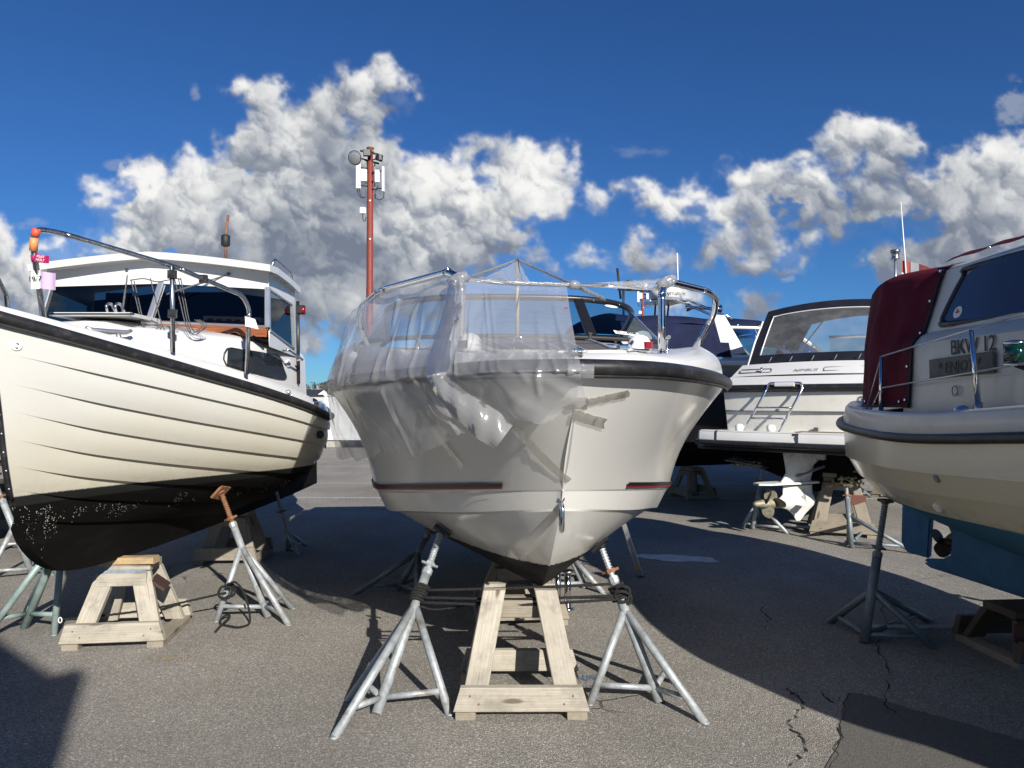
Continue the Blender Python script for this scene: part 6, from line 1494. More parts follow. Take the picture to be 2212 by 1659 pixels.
# raised loops and the notch on the coaming, boat's name
for x0, x1 in ((-.98, -.55), (.10, .90)):
    P = [Vector((x, .10 - .10 * (1 - (x / 1.1) ** 2) + .012 * 0, 0)) for x in (x0, x1)]
    pts = [Vector((x, .125 + (z - 1.97) * .9 - .10 * (1 - (x / 1.05) ** 2) - .008, z)) for x, z in ((x0, 1.955), (x1, 1.955), (x1, 2.0), (x0, 2.0))]
    G().tube(smooth_path(fillet(pts + [pts[0]], .02, 3), 1), .006, 5).build("moulded_loop", M['grey'], tb4)
text_obj("NIMBUS", .062, M['grey'], tb4, "lettering", frame(Vector((-.12, .025, 1.96)), (1, 0, 0), (0, .9, 1)) @ Matrix.Translation((0, 0, .014)), .001, .25, 1.3)
# swim platform with raised pads and teak strip
pl = G(); top_ = [Vector((1.25 * a, -.62 - .10 * (1 - abs(a) ** 3), 0)) for a in np.linspace(-1, 1, 21)]
inner = [Vector((1.16 * a, -.02, 0)) for a in np.linspace(-1, 1, 21)]
Zt, Zb = 1.215, 1.085
pl.grid([[p + Vector((0, 0, Zt)) for p in top_], [p + Vector((0, 0, Zt)) for p in inner]], smooth=False); pl.grid([[p + Vector((0, 0, Zb)) for p in top_], [p + Vector((0, .03, Zt - .02)) for p in top_]], smooth=True); pl.grid([[p + Vector((0, .03, Zt - .02)) for p in top_], [p + Vector((0, 0.05, Zt)) for p in top_]], smooth=True); pl.grid([[p + Vector((0, 0, Zb)) for p in inner], [p + Vector((0, 0, Zb)) for p in top_]], smooth=False)
for e in (0, -1): pl.add([top_[e] + Vector((0, 0, Zb)), top_[e] + Vector((0, .03, Zt - .02)), top_[e] + Vector((0, 0.05, Zt)), inner[e] + Vector((0, 0, Zt)), inner[e] + Vector((0, 0, Zb))], [(0, 1, 2, 3, 4)])
po = pl.build("swim_platform", M['gel'], nb_)
for (a0, a1) in ((-.97, -.80), (-.77, -.03), (.03, .95)):
    g = G(); A_ = [Vector((1.25 * a, -.625 - .10 * (1 - abs(a) ** 3), 0)) for a in np.linspace(a0, a1, 9)]
    g.grid([[p + Vector((0, -.012, 1.10)) for p in A_], [p + Vector((0, -.004, 1.20)) for p in A_], [p + Vector((0, .03, 1.226)) for p in A_], [p + Vector((0, .16, 1.226)) for p in A_]]); g.build("platform_pad", M['gel'], po)
G().tube([p + Vector((0, -.02, Zb - .012)) for p in top_], .038, 8).build("platform_fender", M['rubber'], po)
G().tube([p + Vector((0, .03, Zb - .075)) for p in top_], .022, 8).build("platform_fender", M['rubber'], po)
for i in range(4): G().beam((-.10 + .0, -.42 + .065 * i, 1.2205), (1.0, -.42 + .065 * i, 1.2205), .058, .010, (0, 0, 1), .002).build("teak_slat", M['teak'], po)
for x in (-.75, -.36):
    c = Vector((x, -.50, 1.222)); o = G().lathe(c, (0, 0, 1), [(0, .05), (.02, .05), (.05, .055), (.075, .04), (.085, .01)], 12).build("stern_cap", M['white'], po)
for x in (.05, .55): G().box(Vector((x, -.14, 1.245)), (.05, .03, .05), bev=.008).build("stern_cleat", M['dsteel'], po)
# boarding ladder, fittings
lad = [Vector((-.62, -.45, 1.23)), Vector((-.44, -.16, 1.62)), Vector((-.44, -.15, 1.77)), Vector((-.06, -.16, 1.77)), Vector((-.06, -.17, 1.62)), Vector((-.24, -.45, 1.23))]
lad = [Vector((-.70, -.50, 1.22)), Vector((-.52, -.19, 1.74)), Vector((-.50, -.18, 1.81)), Vector((-.10, -.20, 1.81)), Vector((-.08, -.21, 1.74)), Vector((-.26, -.52, 1.22))]
lo = G().tube(fillet(lad, .05, 5), .014, 8).build("boarding_ladder", M['steel'], nb_)
for t in (.30, .55): G().tube([lad[0].lerp(lad[1], t), lad[5].lerp(lad[4], t)], .012, 8).build("rung", M['steel'], lo)
G().beam(Vector((-.42, -.19, 1.79)), Vector((-.18, -.205, 1.79)), .03, .05, (0, 0, 1), .01).build("ladder_step", M['white'], lo)
G().lathe(Vector((.55, -.105, 1.60)), (0, -1, 0), [(0, .045), (.01, .045), (.016, .035), (.004, .025)], 14).build("hawse_pipe", M['steel'], nb_)
g = G(); g.beam((.75, -.09, 1.49), (1.07, -.045, 1.49), .012, .40 * 0 + .012, (0, 0, 1)); ho = G().slab([Vector((.72, -.105, 1.47)), Vector((.98, -.07, 1.46)), Vector((.99, -.065, 1.68)), Vector((.73, -.10, 1.69))], .02).build("locker_door", M['gel'], nb_)
for z in (1.51, 1.62): G().box((.985, -.075, z), (.03, .014, .035)).build("hinge", M['white'], ho)
G().lathe(Vector((.83, -.10, 1.60)), (0, -1, 0), [(0, .014), (.03, .010)], 8).build("lift_ring", M['white'], ho)
g = G(); b0 = Vector((-.68, .05, 1.93)); g.tube([b0, b0 + Vector((0, 0, .09))], .012, 8); g.build("stern_post", M['steel'], nb_)
# canopy: frame, black cloth, clear vinyl panes, white piping
cb0 = [Vector((x, .26 - .08 * (1 - (x / .95) ** 2), 2.075)) for x in np.linspace(-.93, .93, 15)]
ct0 = [Vector((x * .93, .80 - .05 * (1 - (x / .95) ** 2), 2.82 + .08 * (1 - (x / .95) ** 2))) for x in np.linspace(-.93, .93, 15)]
def cmix(t): return [a.lerp(b, t) + Vector((0, -.03 * math.sin(math.pi * t), 0)) for a, b in zip(cb0, ct0)]
g = G(); g.grid([cmix(0), cmix(.07), cmix(.15)]); g.grid([cmix(.86), cmix(.93), cmix(1.0)])
fw_ = [[Vector((p.x * (1 - .02 * k), p.y + (1.5) * k / 6, p.z + .04 * math.sin(k / 6 * 2.2) - .10 * (k / 6) ** 3)) for p in ct0] for k in range(7)]; g.grid(fw_)
for e in (0, -1):
    for a_, b_ in ((0, .15), (.86, 1)): pass
    g.grid([[r[e] for r in fw_], [Vector((cb0[e].x * 1.05, r[e].y, 2.35)) for r in fw_]], smooth=True)
    g.grid([[cmix(t)[e] for t in (0, .3, .6, 1)], [cmix(t)[1 if e == 0 else -2].lerp(cmix(t)[e], .2) + Vector((0, .002, 0)) for t in (0, .3, .6, 1)]])
cn_ = g.build("canopy", M['blackcv'], nb_)
pane = [cmix(t)[1:-1] for t in (.15, .3, .45, .6, .75, .86)]
G().grid(pane).build("vinyl_window", M['vinyl'], cn_)
edge_ = [r[0] for r in pane] + pane[-1][1:] + [r[-1] for r in pane[::-1][1:]]
G().tube([p + Vector((0, -.006, 0)) for p in edge_], .009, 5).build("white_piping", M['white'], cn_)
G().tube([cb0[0] + Vector((-.01, -.01, -.02)), cmix(.4)[0] + Vector((-.012, -.01, 0)), cmix(.8)[0] + Vector((-.012, -.01, 0))], .013, 6).build("white_piping", M['white'], cn_)
for (x0, x1) in ((-.55, -.30), (-.62, -.85)):
    G().tube([Vector((x0, .70, 2.08)), Vector((x1 + .15, .95, 2.70))], .010, 6).build("hoop", M['alu'], cn_)
for i in range(6):
    x = -.62 + .27 * i; G().tube([Vector((x, .20 - .08 * (1 - (x / .95) ** 2), 2.09)), Vector((x + .02, .20 - .08 * (1 - (x / .95) ** 2) + .045, 2.155))], .006, 4).build("canopy_strap", M['grey'], cn_)
G().grid([[Vector((nA[i][0] * sg, nA[i][1], nA[i][2] + .06)) for sg in (-1, 0, 1)] for i in range(len(nA))]).build("deck", M['gel'], nb_)
wsb, wst = [Vector((x, 4.3 - .25 * abs(x), 2.05)) for x in (-1, -.5, 0, .5, 1)], [Vector((x * .9, 3.85 - .2 * abs(x), 2.66)) for x in (-1, -.5, 0, .5, 1)]
wo = G().tube(wst, .025, 6).build('windscreen_frame', M['alu'], nb_)
for i in range(4): G().add([wsb[i], wsb[i + 1], wst[i + 1], wst[i]], [(0, 1, 2, 3)]).build('pane', M['glass'], wo)
# mast with lamp, whip aerial and flag
mp = toL(nb_, W(896, 317, 10.4)); mt_ = G().tube([Vector((mp.x, mp.y, 2.88)), Vector((mp.x, mp.y, 3.62))], .018, 8).build("lamp_mast", M['alu'], nb_)
G().lathe(Vector((mp.x, mp.y, 3.62)), (0, 0, 1), [(0, .05), (.02, .06), (.03, .05), (.10, .055), (.11, .07), (.14, .065)], 12).build("masthead_lamp", M['dsteel'], mt_)
G().tube([Vector((mp.x + .16, mp.y, 2.88)), Vector((mp.x + .12, mp.y, 3.7)), Vector((mp.x + .08, mp.y, 4.45))], .010, 6, radii=[.016, .010, .005]).build("whip_aerial", M['white'], nb_)
G().tube([Vector((mp.x - .05, mp.y + .2, 2.88)), Vector((mp.x, mp.y, 3.3))], .010, 6).build("mast_stay", M['alu'], mt_)
fl_r = [[Vector((mp.x + .08 + .11 * i, mp.y + .03 * math.sin(i * 1.4), 3.60 - .045 * i - .38 * j / 4 * (1 - .12 * i) + .02 * math.sin(i + j))) for i in range(6)] for j in range(5)]
fo = G().grid(fl_r).build("flag", mat("faded_red_cloth", (.50, .11, .09), .8), nb_)
G().grid([[p + Vector((0, -.006, 0)) for p in r[1:3]] for r in fl_r]).build("white_cross", M['paper'], fo); G().grid([[p + Vector((0, -.006, 0)) for p in r] for r in fl_r[2:4]]).build("white_cross", M['paper'], fo)
# sterndrive turned hard over
st_a = R(-30)
Md = Matrix.Translation((-.05, -.18, 0)) @ Matrix.Rotation(st_a, 4, 'Z')
def dp(x, y, z): return Md @ Vector((x, y, z))
def loft_d(secs, nm, mm, par):
    """secs: list of (z, y_front, y_back, half width)"""
    g = G(); rows = []
    for (z, yf, yb, hw) in secs:
        c = (yf + yb) / 2; h = (yf - yb) / 2; rows.append([dp(hw * math.sin(a) * (abs(math.sin(a)) ** .2), c + h * math.cos(a), z) for a in np.linspace(0, 2 * math.pi, 20, False)])
    g.grid(rows, closed=True); g.add(rows[0], [tuple(range(19, -1, -1))]); g.add(rows[-1], [tuple(range(20))]); return g.build(nm, mm, par)
drv = loft_d([(.60, .06, -.42, .055), (.66, .06, -.36, .06), (.74, .08, -.30, .085), (.86, .10, -.32, .10), (.96, .06, -.34, .10), (1.03, .0, -.30, .07)], "sterndrive", M['drive'], nb_)
g = G(); pts = [(.10, .10), (-.2, .11), (-.62, .105), (-.74, .05), (-.74, -.05), (-.62, -.105), (-.2, -.11), (.10, -.10)]
g.slab([dp(x, y, .605) for y, x in pts], .022); g.build("cavitation_plate", M['drive'], drv)
loft_d([(.16, -.10, -.16, .006), (.24, -.02, -.22, .014), (.30, .06, -.30, .03), (.335, .10, -.42, .060), (.385, .13, -.45, .075), (.43, .11, -.42, .060), (.48, .08, -.36, .035), (.58, .08, -.36, .045)], "gearcase", M['drive'], drv)
hub = dp(0, -.43, .385); axd = (dp(0, -1.43, .385) - hub).normalized()
g = G(); g.lathe(hub, axd, [(0, .062), (.10, .06), (.20, .052), (.24, .045), (.33, .03), (.35, .015)], 14)
for k in range(3): blade(g, hub + axd * .05, axd, .5 + 2.094 * k, .19, .15, .65)
for k in range(3): blade(g, hub + axd * .17, axd, 1.3 + 2.094 * k, .175, .14, -.65)
g.build("propeller", M['prop'], drv)
g = G(); g.beam(Vector((-.16, -.02, .98)), Vector((.12, -.02, .98)), .16, .20, (0, 0, 1), .03); g.tube([Vector((-.02, -.02, .90)), dp(0, .02, .86)], .07, 10); g.build("transom_shield", M['drive'], drv)
for x in (-.13, .11): G().tube([Vector((x, -.03, .80)), dp(x * .7, -.22, .70)], .018, 8).build("trim_ram", M['grey'], drv)
def crust(c, r, n, nm, par, sq=(1, 1, .5)):
    g = G(); rs_ = np.random.RandomState(int(abs(c[0] * 100) + n))
    for i in range(n):
        d = rs_.randn(3); d /= np.linalg.norm(d); p = Vector(c) + Vector((d[0] * r * sq[0], d[1] * r * sq[1], d[2] * r * sq[2])) * rs_.rand() ** .33; q = .010 + .014 * rs_.rand()
        g.lathe(p - Vector((0, 0, q * .5)), rs_.randn(3), [(0, q * .3), (q * .4, q), (q * 1.1, q * .7), (q * 1.3, q * .2)], 6)
    return g.build(nm, M['foul'], par)
crust(Vector((.42, -.16, .66)), .16, 46, "barnacle_cluster", nh, (1, .4, .35)); crust(Vector((.18, -.06, .60)), .10, 22, "barnacle_cluster", nh, (1, .5, .4))
tt = G(); tt.add([Vector(p) for p in ((.55, -.40, .78), (.98, -.46, .84), (1.02, -.02, .86), (.55, -.02, .80))], [(0, 1, 2, 3)]); 
tabs = G().slab([Vector((.50, -.02, .83)), Vector((.52, -.36, .79)), Vector((1.0, -.36, .84)), Vector((1.0, -.02, .88))], .012).build("trim_tab", M['dsteel'], nb_)
crust(Vector((.78, -.28, .845)), .25, 120, "barnacle_cluster", tabs, (1, .35, .14))
tb_ = G().slab([Vector((-1.0, -.02, .88)), Vector((-1.0, -.36, .84)), Vector((-.52, -.36, .79)), Vector((-.50, -.02, .83))], .012).build("trim_tab", M['dsteel'], nb_)
crust(Vector((-.75, -.28, .80)), .2, 50, "barnacle_cluster", tb_, (1, .35, .2))
# its stands
jack_stand("low jack stand with long base tube beside the sterndrive's propeller", Vector((2.98, 9.02, 0)), [f6(500, 662), (3.3, 8.7), (3.15, 9.35)], Vector((3.15, 9.12, .75)), .45, .7, rt=.022, pad_n=(0, 0, 1))
js2 = jack_stand("slender blue-grey jack stand in front of the sports cruiser's wooden stand", g6(1165, 785), [f6(1280, 680), (3.72, 8.05), (4.20, 7.55)], z6(1130, 405, 8.0), .55, .75, mtl='galvd', rt=.022, pad_n=(0, 0, 1))
a, b_ = g6(530, 640), g6(1150, 715); G().tube([Vector((a.x, a.y, .05)), Vector((b_.x, b_.y, .05))], .020, 8).build("base_tube", M['galv'], js2, world=True)
kn = keel_stand("tall timber keel stand with a red-brown plate under the sports cruiser", (3.98, 8.82), -PHI + R(20), .72, .62, .62, .32, .26, mtl='woodg', bw=.13)
G().beam((.10, -.22, .42), (.26, -.20, .42), .012, .12, (0, 0, 1)).build("brown_plate", mat("red_brown_plate", (.13, .045, .03), .7), kn)
G().beam((-.2, -.08, .70), (.2, -.08, .69), .14, .05, (0, 0, 1)).build("packing_block", M['woodg'], kn)

# ------------------------------------------------------------------ dark-hulled cruiser further back
PH2 = R(72)
db = thing("dark_cruiser", "dark navy hulled cruiser with navy canvas, radar and white framed windscreen", "boat", (0.9, 11.4, 0.0), -PH2, "boats laid up on the yard")
M['dbhull'] = hull_mat("navy_gelcoat", (0.030, 0.038, 0.052), (0.030, 0.038, 0.052), 0.98, (0.006, 0.006, 0.006), stain_amt=.05, rough=.22, edge=.004)
DL = 8.4
dh, dA, dB, dC = sec_hull(db, DL, [(0, 0, 2.45), (.5, .45, 2.42), (1.6, .98, 2.34), (3.2, 1.32, 2.24), (5, 1.40, 2.17), (8.4, 1.32, 2.10)], [(.9, 0, 1.45), (1.7, .5, 1.25), (3.2, 1.0, 1.0), (5, 1.15, .88), (8.4, 1.15, .84)], [(.9, 0, 1.45), (1.5, 0, 1.0), (2.4, 0, .66), (4, 0, .52), (8.4, 0, .50)], M['dbhull'])
G().grid([[Vector((dA[i][0] * k, dA[i][1], dA[i][2] + (.07 if abs(k) < 1 else .0))) for k in (-1, -.97, 0, .97, 1)] for i in range(len(dA))]).build("deck", M['gel'], db)
for sg in (-1, 1): G().tube([Vector((sg * (p[0] + .01), p[1], p[2] - .0)) for p in dA], .035, 8).build("rub_rail", M['white'], db)
# windscreen, white frame
y0, y1 = 3.55, 4.75
wb_ = [Vector((-1.10, 2.2, 2.26)), Vector((-1.12, 3.4, 2.27)), Vector((-.95, 4.2, 2.28)), Vector((0, 4.55, 2.30)), Vector((.95, 4.2, 2.28)), Vector((1.12, 3.4, 2.27)), Vector((1.10, 2.2, 2.26))]
wtp = [Vector((-.98, 2.2, 2.72)), Vector((-.98, 3.0, 2.73)), Vector((-.80, 3.55, 2.73)), Vector((0, 3.8, 2.74)), Vector((.80, 3.55, 2.73)), Vector((.98, 3.0, 2.73)), Vector((.98, 2.2, 2.72))]
wfd = G()
wfd.tube(wb_, .03, 6); wfd.tube(wtp, .028, 6)
for i in (0, 2, 4, 6): wfd.tube([wb_[i], wtp[i]], .028, 6)
wfd_o = wfd.build("windscreen_frame", M['white'], db)
for i in range(6): G().add([wb_[i], wb_[i + 1], wtp[i + 1], wtp[i]], [(0, 1, 2, 3)]).build("pane", M['glass'], wfd_o)
for i in (1, 5): G().tube([wb_[i], wtp[i]], .018, 6).build("mullion", M['blackmatt'], wfd_o)
# navy canvas roof
rows = []
for j in range(9):
    t = j / 8; y = 3.72 - 3.4 * t; rows.append([Vector((.99 * math.cos(a), y - .0 + (.10 * math.sin(a)), 2.745 + (.14 * math.sin(min(1, t * 3) * 1.2) + .06) * math.sin(a) ** .8 + .02 * math.sin(y * 5 + a))) for a in np.linspace(0, math.pi, 15)])
cvo = G().grid(rows).build("canvas_roof", M['navy'], db)
for sg in (-1, 1):
    G().grid([[Vector((sg * 1.0, y, 2.74)) for y in (2.2, 1.4, .4)], [Vector((sg * 1.13, y, 2.25)) for y in (2.2, 1.4, .4)]], smooth=False).build("canvas_side", M['navy'], cvo)
    for y in (3.2, 2.8, 2.4, 1.9): G().lathe(Vector((sg * 1.0, y, 2.76)), (sg, 0, .2), [(0, .02), (.012, .016)], 8).build("snap_stud", M['steel'], cvo)
# white radar arch with radar, horn and aerial
for sg in (-1, 1): aro = G().slab([Vector((sg * 1.10, 2.10, 2.22)), Vector((sg * 1.10, 2.55, 2.22)), Vector((sg * 1.02, 2.15, 2.90)), Vector((sg * 1.02, 1.95, 2.90))], .06 * sg).build("arch_side", M['gel'], db)
for sg in (-1, 1):
    for yy in (1.95, 2.2): G().tube([Vector((sg * 1.0, yy + .1, 2.86)), Vector((sg * .30, yy - .25, 3.22))], .02, 6).build("arch_tube", M['steel'], aro)
G().beam((-.35, 1.75, 3.22), (.35, 1.75, 3.22), .5, .03, (0, 0, 1)).build("radar_shelf", M['dsteel'], aro)
ra = G().lathe((0, 1.72, 3.24), (0, 0, 1), [(0, .20), (.03, .26), (.12, .27), (.18, .25), (.22, .12)], 20).build("radar_dome", M['white'], aro)
text_obj("Raymarine", .10, M['text'], aro, "lettering", frame(Vector((.265, 1.72, 3.33)), (0, 1, 0), (0, 0, 1)), .001)
ho_ = G(); ho_.tube([Vector((.30, 2.0, 3.10)), Vector((.30, 2.5, 3.10)), Vector((.30, 2.56, 3.10))], .03, 10, radii=[.025, .025, .07]); ho_.lathe((.30, 2.0, 3.10), (0, -1, 0), [(0, .05), (.05, .07), (.07, .05)], 10); ho_.build("air_horn", M['steel'], aro)
G().tube([Vector((.1, 1.9, 3.3)), Vector((.1, 1.88, 4.02))], .010, 6).build("whip_aerial", M['white'], aro)
g = G(); g.tube([Vector((-.1, .95, 3.25)), Vector((-.12, .90, 3.75))], .02, 6); g.lathe((-.1, 1.1, 3.42), (0, 0, 1), [(0, .07), (.12, .07), (.14, .04)], 10); g.tube([Vector((-.1, .9, 3.40)), Vector((-.1, 1.5, 3.40))], .016, 6); g.tube([Vector((-.1, 1.0, 2.85)), Vector((-.1, 1.0, 3.42))], .02, 6); g.build("lamp_bracket", M['blackmatt'], aro)
# helmsman's clutter seen through the glass
G().lathe((.55, 3.6, 2.32), (0, 0, 1), [(0, .10), (.06, .13), (.12, .10), (.15, .03)], 12).build("blue_cushion", mat("blue_vinyl", (.03, .05, .25), .5), db)
G().beam((.9, 3.4, 2.33), (.9, 3.75, 2.33), .2, .10, (0, 0, 1)).build("mint_box", mat("mint_plastic", (.40, .62, .52), .5), db)
G().beam((-.95, 4.0, 2.2), (.95, 4.0, 2.2), 1.2, .06, (0, 0, 1)).build("dashboard", M['dark_in'], db)
def dbw(x, y, z=0): return MAT_OF[db.name] @ Vector((x, y, z))
for (x, y, lab) in ((-.7, 1.2, "jack stand far back under the navy hull's stern"), (.75, 4.6, "jack stand in the shade under the navy hull's near side"), (-.7, 5.2, "jack stand on the hidden side of the navy hull")):
    q = dbw(x * 1.25, y); jack_stand(lab, q, [(q.x + .33, q.y), (q.x - .2, q.y + .3), (q.x - .2, q.y - .3)], dbw(x, y, .70), .5, .7, mtl='galvd', pad_n=(0, 0, 1))
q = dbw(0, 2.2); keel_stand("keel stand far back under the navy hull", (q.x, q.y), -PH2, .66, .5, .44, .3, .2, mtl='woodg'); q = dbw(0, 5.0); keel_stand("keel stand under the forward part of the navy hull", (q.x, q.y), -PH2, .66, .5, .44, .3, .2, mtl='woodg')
q = MAT_OF[nb_.name] @ Vector((0, 4.2, 0)); keel_stand("keel stand under the forward part of the sports cruiser", (q.x, q.y), -PHI, .66, .5, .42, .3, .2, mtl='woodg')

# ------------------------------------------------------------------ mast with floodlights and antennas
PY = 35.0
zp = lambda x, y, dy=0: S(1300 + .2412 * x, 550 + .2412 * y, PY) + Vector((0, dy, 0))
pc = zp(655, 130); mast = thing("light_mast", "tall rust-red steel mast with floodlights and white phone antennas", "mast", (pc.x, pc.y, 0), 0, "red masts")
G().lathe((pc.x, pc.y, 0), (0, 0, 1), [(0, .24), (.02, .24), (.04, .175), (7.0, .172), (7.02, .16), (pc.z - .9, .155), (pc.z - .88, .135), (pc.z, .135)], 16).build("column", M['redpaint'], mast, world=True)
G().lathe((pc.x, pc.y, pc.z - .25), (0, 0, 1), [(0, .19), (.05, .19), (.06, .15), (.18, .15), (.19, .18), (.25, .18)], 16).build("cap_ring", M['rust'], mast, world=True)
G().tube([zp(610, 350), zp(625, 1000), zp(620, 1659), Vector((zp(620, 1659).x, pc.y - .1, 1.0))], .06, 6).build("cable_duct", M['blackmatt'], mast, world=True)
def flood_round(x, y, r):
    c = zp(x, y, -.5); ax = Vector((-.25, -.9, -.30)).normalized(); o = G().lathe(c - ax * .25, ax, [(0, .08), (.05, .14), (.14, r * .85), (.25, r), (.29, r)], 18).build("floodlight", M['blackmatt'], mast, world=True)
    G().lathe(c + ax * .03, ax, [(0, r * .93), (.012, r * .9)], 18).build("flood_glass", M['lens'], o, world=True); G().tube([c - ax * .2, zp(600, 330)], .035, 6).build("flood_bracket", M['blackmatt'], o, world=True)
flood_round(440, 350, .34)
for (x, y, w, h, yaw) in ((630, 255, .38, .34, 0), (820, 330, .34, .32, .9)):
    c = zp(x, y, -.35); o = G().beam(c - Vector((math.cos(yaw) * w / 2, math.sin(yaw) * w / 2, 0)), c + Vector((math.cos(yaw) * w / 2, math.sin(yaw) * w / 2, 0)), .16, h, (0, -.25, 1), .03).build("floodlight", M['blackmatt'], mast, world=True)
    G().beam(c + Vector((-w * .42, -.10, 0)), c + Vector((w * .42, -.10, 0)), .01, h * .8, (0, -.25, 1)).build("flood_glass", M['lens'], o, world=True); G().tube([c, Vector((pc.x, pc.y, c.z - .05))], .03, 6).build("flood_bracket", M['blackmatt'], o, world=True)
G().beam(zp(490, 180), zp(760, 235), .08, .08).build("cross_arm", M['blackmatt'], mast, world=True); G().beam(zp(560, 320, .1), zp(790, 380, .1), .08, .08).build("cross_arm", M['blackmatt'], mast, world=True)
for (x0, x1, y0, y1, d) in ((445, 520, 420, 830, .25), (525, 620, 520, 710, .22), (748, 825, 535, 730, .22), (865, 905, 480, 880, .3)):
    a, b = zp((x0 + x1) / 2, y0, -.3), zp((x0 + x1) / 2, y1, -.3); o = G().beam(a, b, (x1 - x0) * .2412 / 3.9375 / F_PX * PY, d, (0, -1, 0), .04).build("antenna_panel", M['white'], mast, world=True)
    for t in (.15, .85): p = a.lerp(b, t); G().tube([p, Vector((pc.x, pc.y - .05, p.z))], .03, 6).build("antenna_bracket", M['blackmatt'], o, world=True)
for x in (590, 735): G().tube([zp(x, 400, -.1), zp(x, 1045 if x > 700 else 880, -.1)], .035, 6).build("antenna_pole", M['galv'], mast, world=True)
for pts in (((460, 835), (470, 900), (520, 965), (575, 960)), ((490, 835), (510, 920), (560, 970), (590, 940)), ((890, 885), (880, 960), (820, 1000), (760, 970), (750, 890)), ((545, 1225), (550, 1320), (580, 1345), (600, 1280)), ((790, 760), (770, 840), (740, 860))):
    G().tube(smooth_path([zp(x, y, -.2) for x, y in pts], 6), .022, 5).build("cable_loop", M['blackmatt'], mast, world=True)
a, b = zp(545, 1130, -.2), zp(545, 1225, -.2); G().beam(a, b, .30, .22, (0, -1, 0), .05).build("junction_box", M['white'], mast, world=True)
for y in (1010, 1635): G().lathe(zp(660, y) + Vector((0, -.16, 0)), (0, -1, 0), [(0, .05), (.01, .05)], 8).build("white_mark", M['paper'], mast, world=True)
m2 = copy_tree(mast); m2["label"] = "distant rust-red mast rising behind the navy canvas and radar"; m2.location = (11.75, 65.0, 0); m2.scale = (.9, .9, .88)

# ------------------------------------------------------------------ far side of the yard
def container(label, x0, x1, y0, z0, h, depth, mm, feet=True, group=None):
    t = thing("storage_container", label, "container", ((x0 + x1) / 2, y0 + depth / 2, 0 if feet else z0), 0, group); xc = (x0 + x1) / 2
    G().beam((x0, y0 + depth / 2, z0 + h / 2), (x1, y0 + depth / 2, z0 + h / 2), depth, h, (0, 0, 1), .03).build("shell", mm, t, world=True)
    n = max(2, int((x1 - x0) / .42))
    for i in range(n + 1):
        x = x0 + .06 + (x1 - x0 - .12) * i / n; G().beam((x, y0 - .012, z0 + .1), (x, y0 - .012, z0 + h - .1), .06, .03, (0, -1, 0)).build("rib", mm, t, world=True)
    for z in (z0 + .05, z0 + h - .05): G().beam((x0, y0 - .02, z), (x1, y0 - .02, z), .045, .09, (0, 0, 1)).build("edge_rail", mm, t, world=True)
    if feet:
        for x in np.linspace(x0 + .3, x1 - .3, 3): G().beam((x - .22, y0 + .2, z0 / 2), (x + .22, y0 + .2, z0 / 2), .35, z0, (0, 0, 1), .04).build("concrete_block", M['concrete'], t, world=True)
    return t
container("white storage cabin on concrete blocks across the yard", -6.22, -2.6, 24.0, .27, 1.55, 2.4, mat("white_cabin_paint", (.66, .68, .69), .5, var=.06, dirt=(.4, .4, .38), dirt_amt=.3))
# house with dark roof and a white dormer beyond
hx = W(332, 395, 120).x; t = thing("harbour_house", "far house with dark roof and small white gable below the wood", "house", (hx, 120, 0))
G().beam((hx - 6, 124, 1.2), (hx + 14, 124, 1.2), 8, 2.4, (0, 0, 1)).build("wall", mat("pale_render", (.5, .48, .44), .9), t, world=True)
g = G(); g.add([(hx - 7, 119.5, 2.35), (hx + 15, 119.5, 2.35), (hx + 15, 124, 3.4), (hx - 7, 124, 3.4), (hx - 7, 128.5, 2.35), (hx + 15, 128.5, 2.35)], [(0, 1, 2, 3), (3, 2, 5, 4)]); ro = g.build("roof", mat("dark_tiles", (.03, .033, .038), .7, var=.3, vscale=2), t, world=True)
G().add([(hx - 2.2, 119.4, 2.5), (hx + 1.2, 119.4, 2.5), (hx - .5, 119.4, 3.7), (hx - .5, 123, 3.7)], [(0, 1, 2), (0, 2, 3), (1, 3, 2)]).build("gable", M['white'], ro, world=True)
for i in range(4): G().beam((hx - 4 + 4 * i, 119.9, 1.3), (hx - 2.8 + 4 * i, 119.9, 1.3), .1, 1.1, (0, 0, 1)).build("window", M['dark_in'], t, world=True)
# street lamps
def street_lamp(x, y, h, lab, arms=2):
    t = thing("street_lamp", lab, "street lamp", (x, y, 0), 0, "street lamps in front of the wood"); G().tube([(x, y, 0), (x, y, h)], .09, 8, radii=[.11, .07]).build("pole", mat("pinkish_galvanised", (.50, .36, .33), .5, .2), t, world=True)
    for sg in ((-1, 1) if arms == 2 else (1,)): G().tube(fillet([(x, y, h - .05), (x + sg * .5, y, h + .03), (x + sg * 1.5, y, h + .10)], .2), .05, 6).build("arm", M['galv'], t, world=True); G().beam((x + sg * 1.4, y, h + .10), (x + sg * 2.1, y, h + .13), .28, .12, (0, 0, 1), .03).build("lamp_head", M['grey'], t, world=True)
for (px, py, Y, lab, ar) in ((303.7, 386.5, 170, "double-armed street lamp standing furthest from the white cabin", 2), (313, 389, 175, "lower double-armed street lamp before the wood", 2), (318, 386, 160, "single-armed reddish street lamp beside the white cabin", 1)):
    p = W(px, py, Y); street_lamp(p.x, Y, p.z, lab, ar)
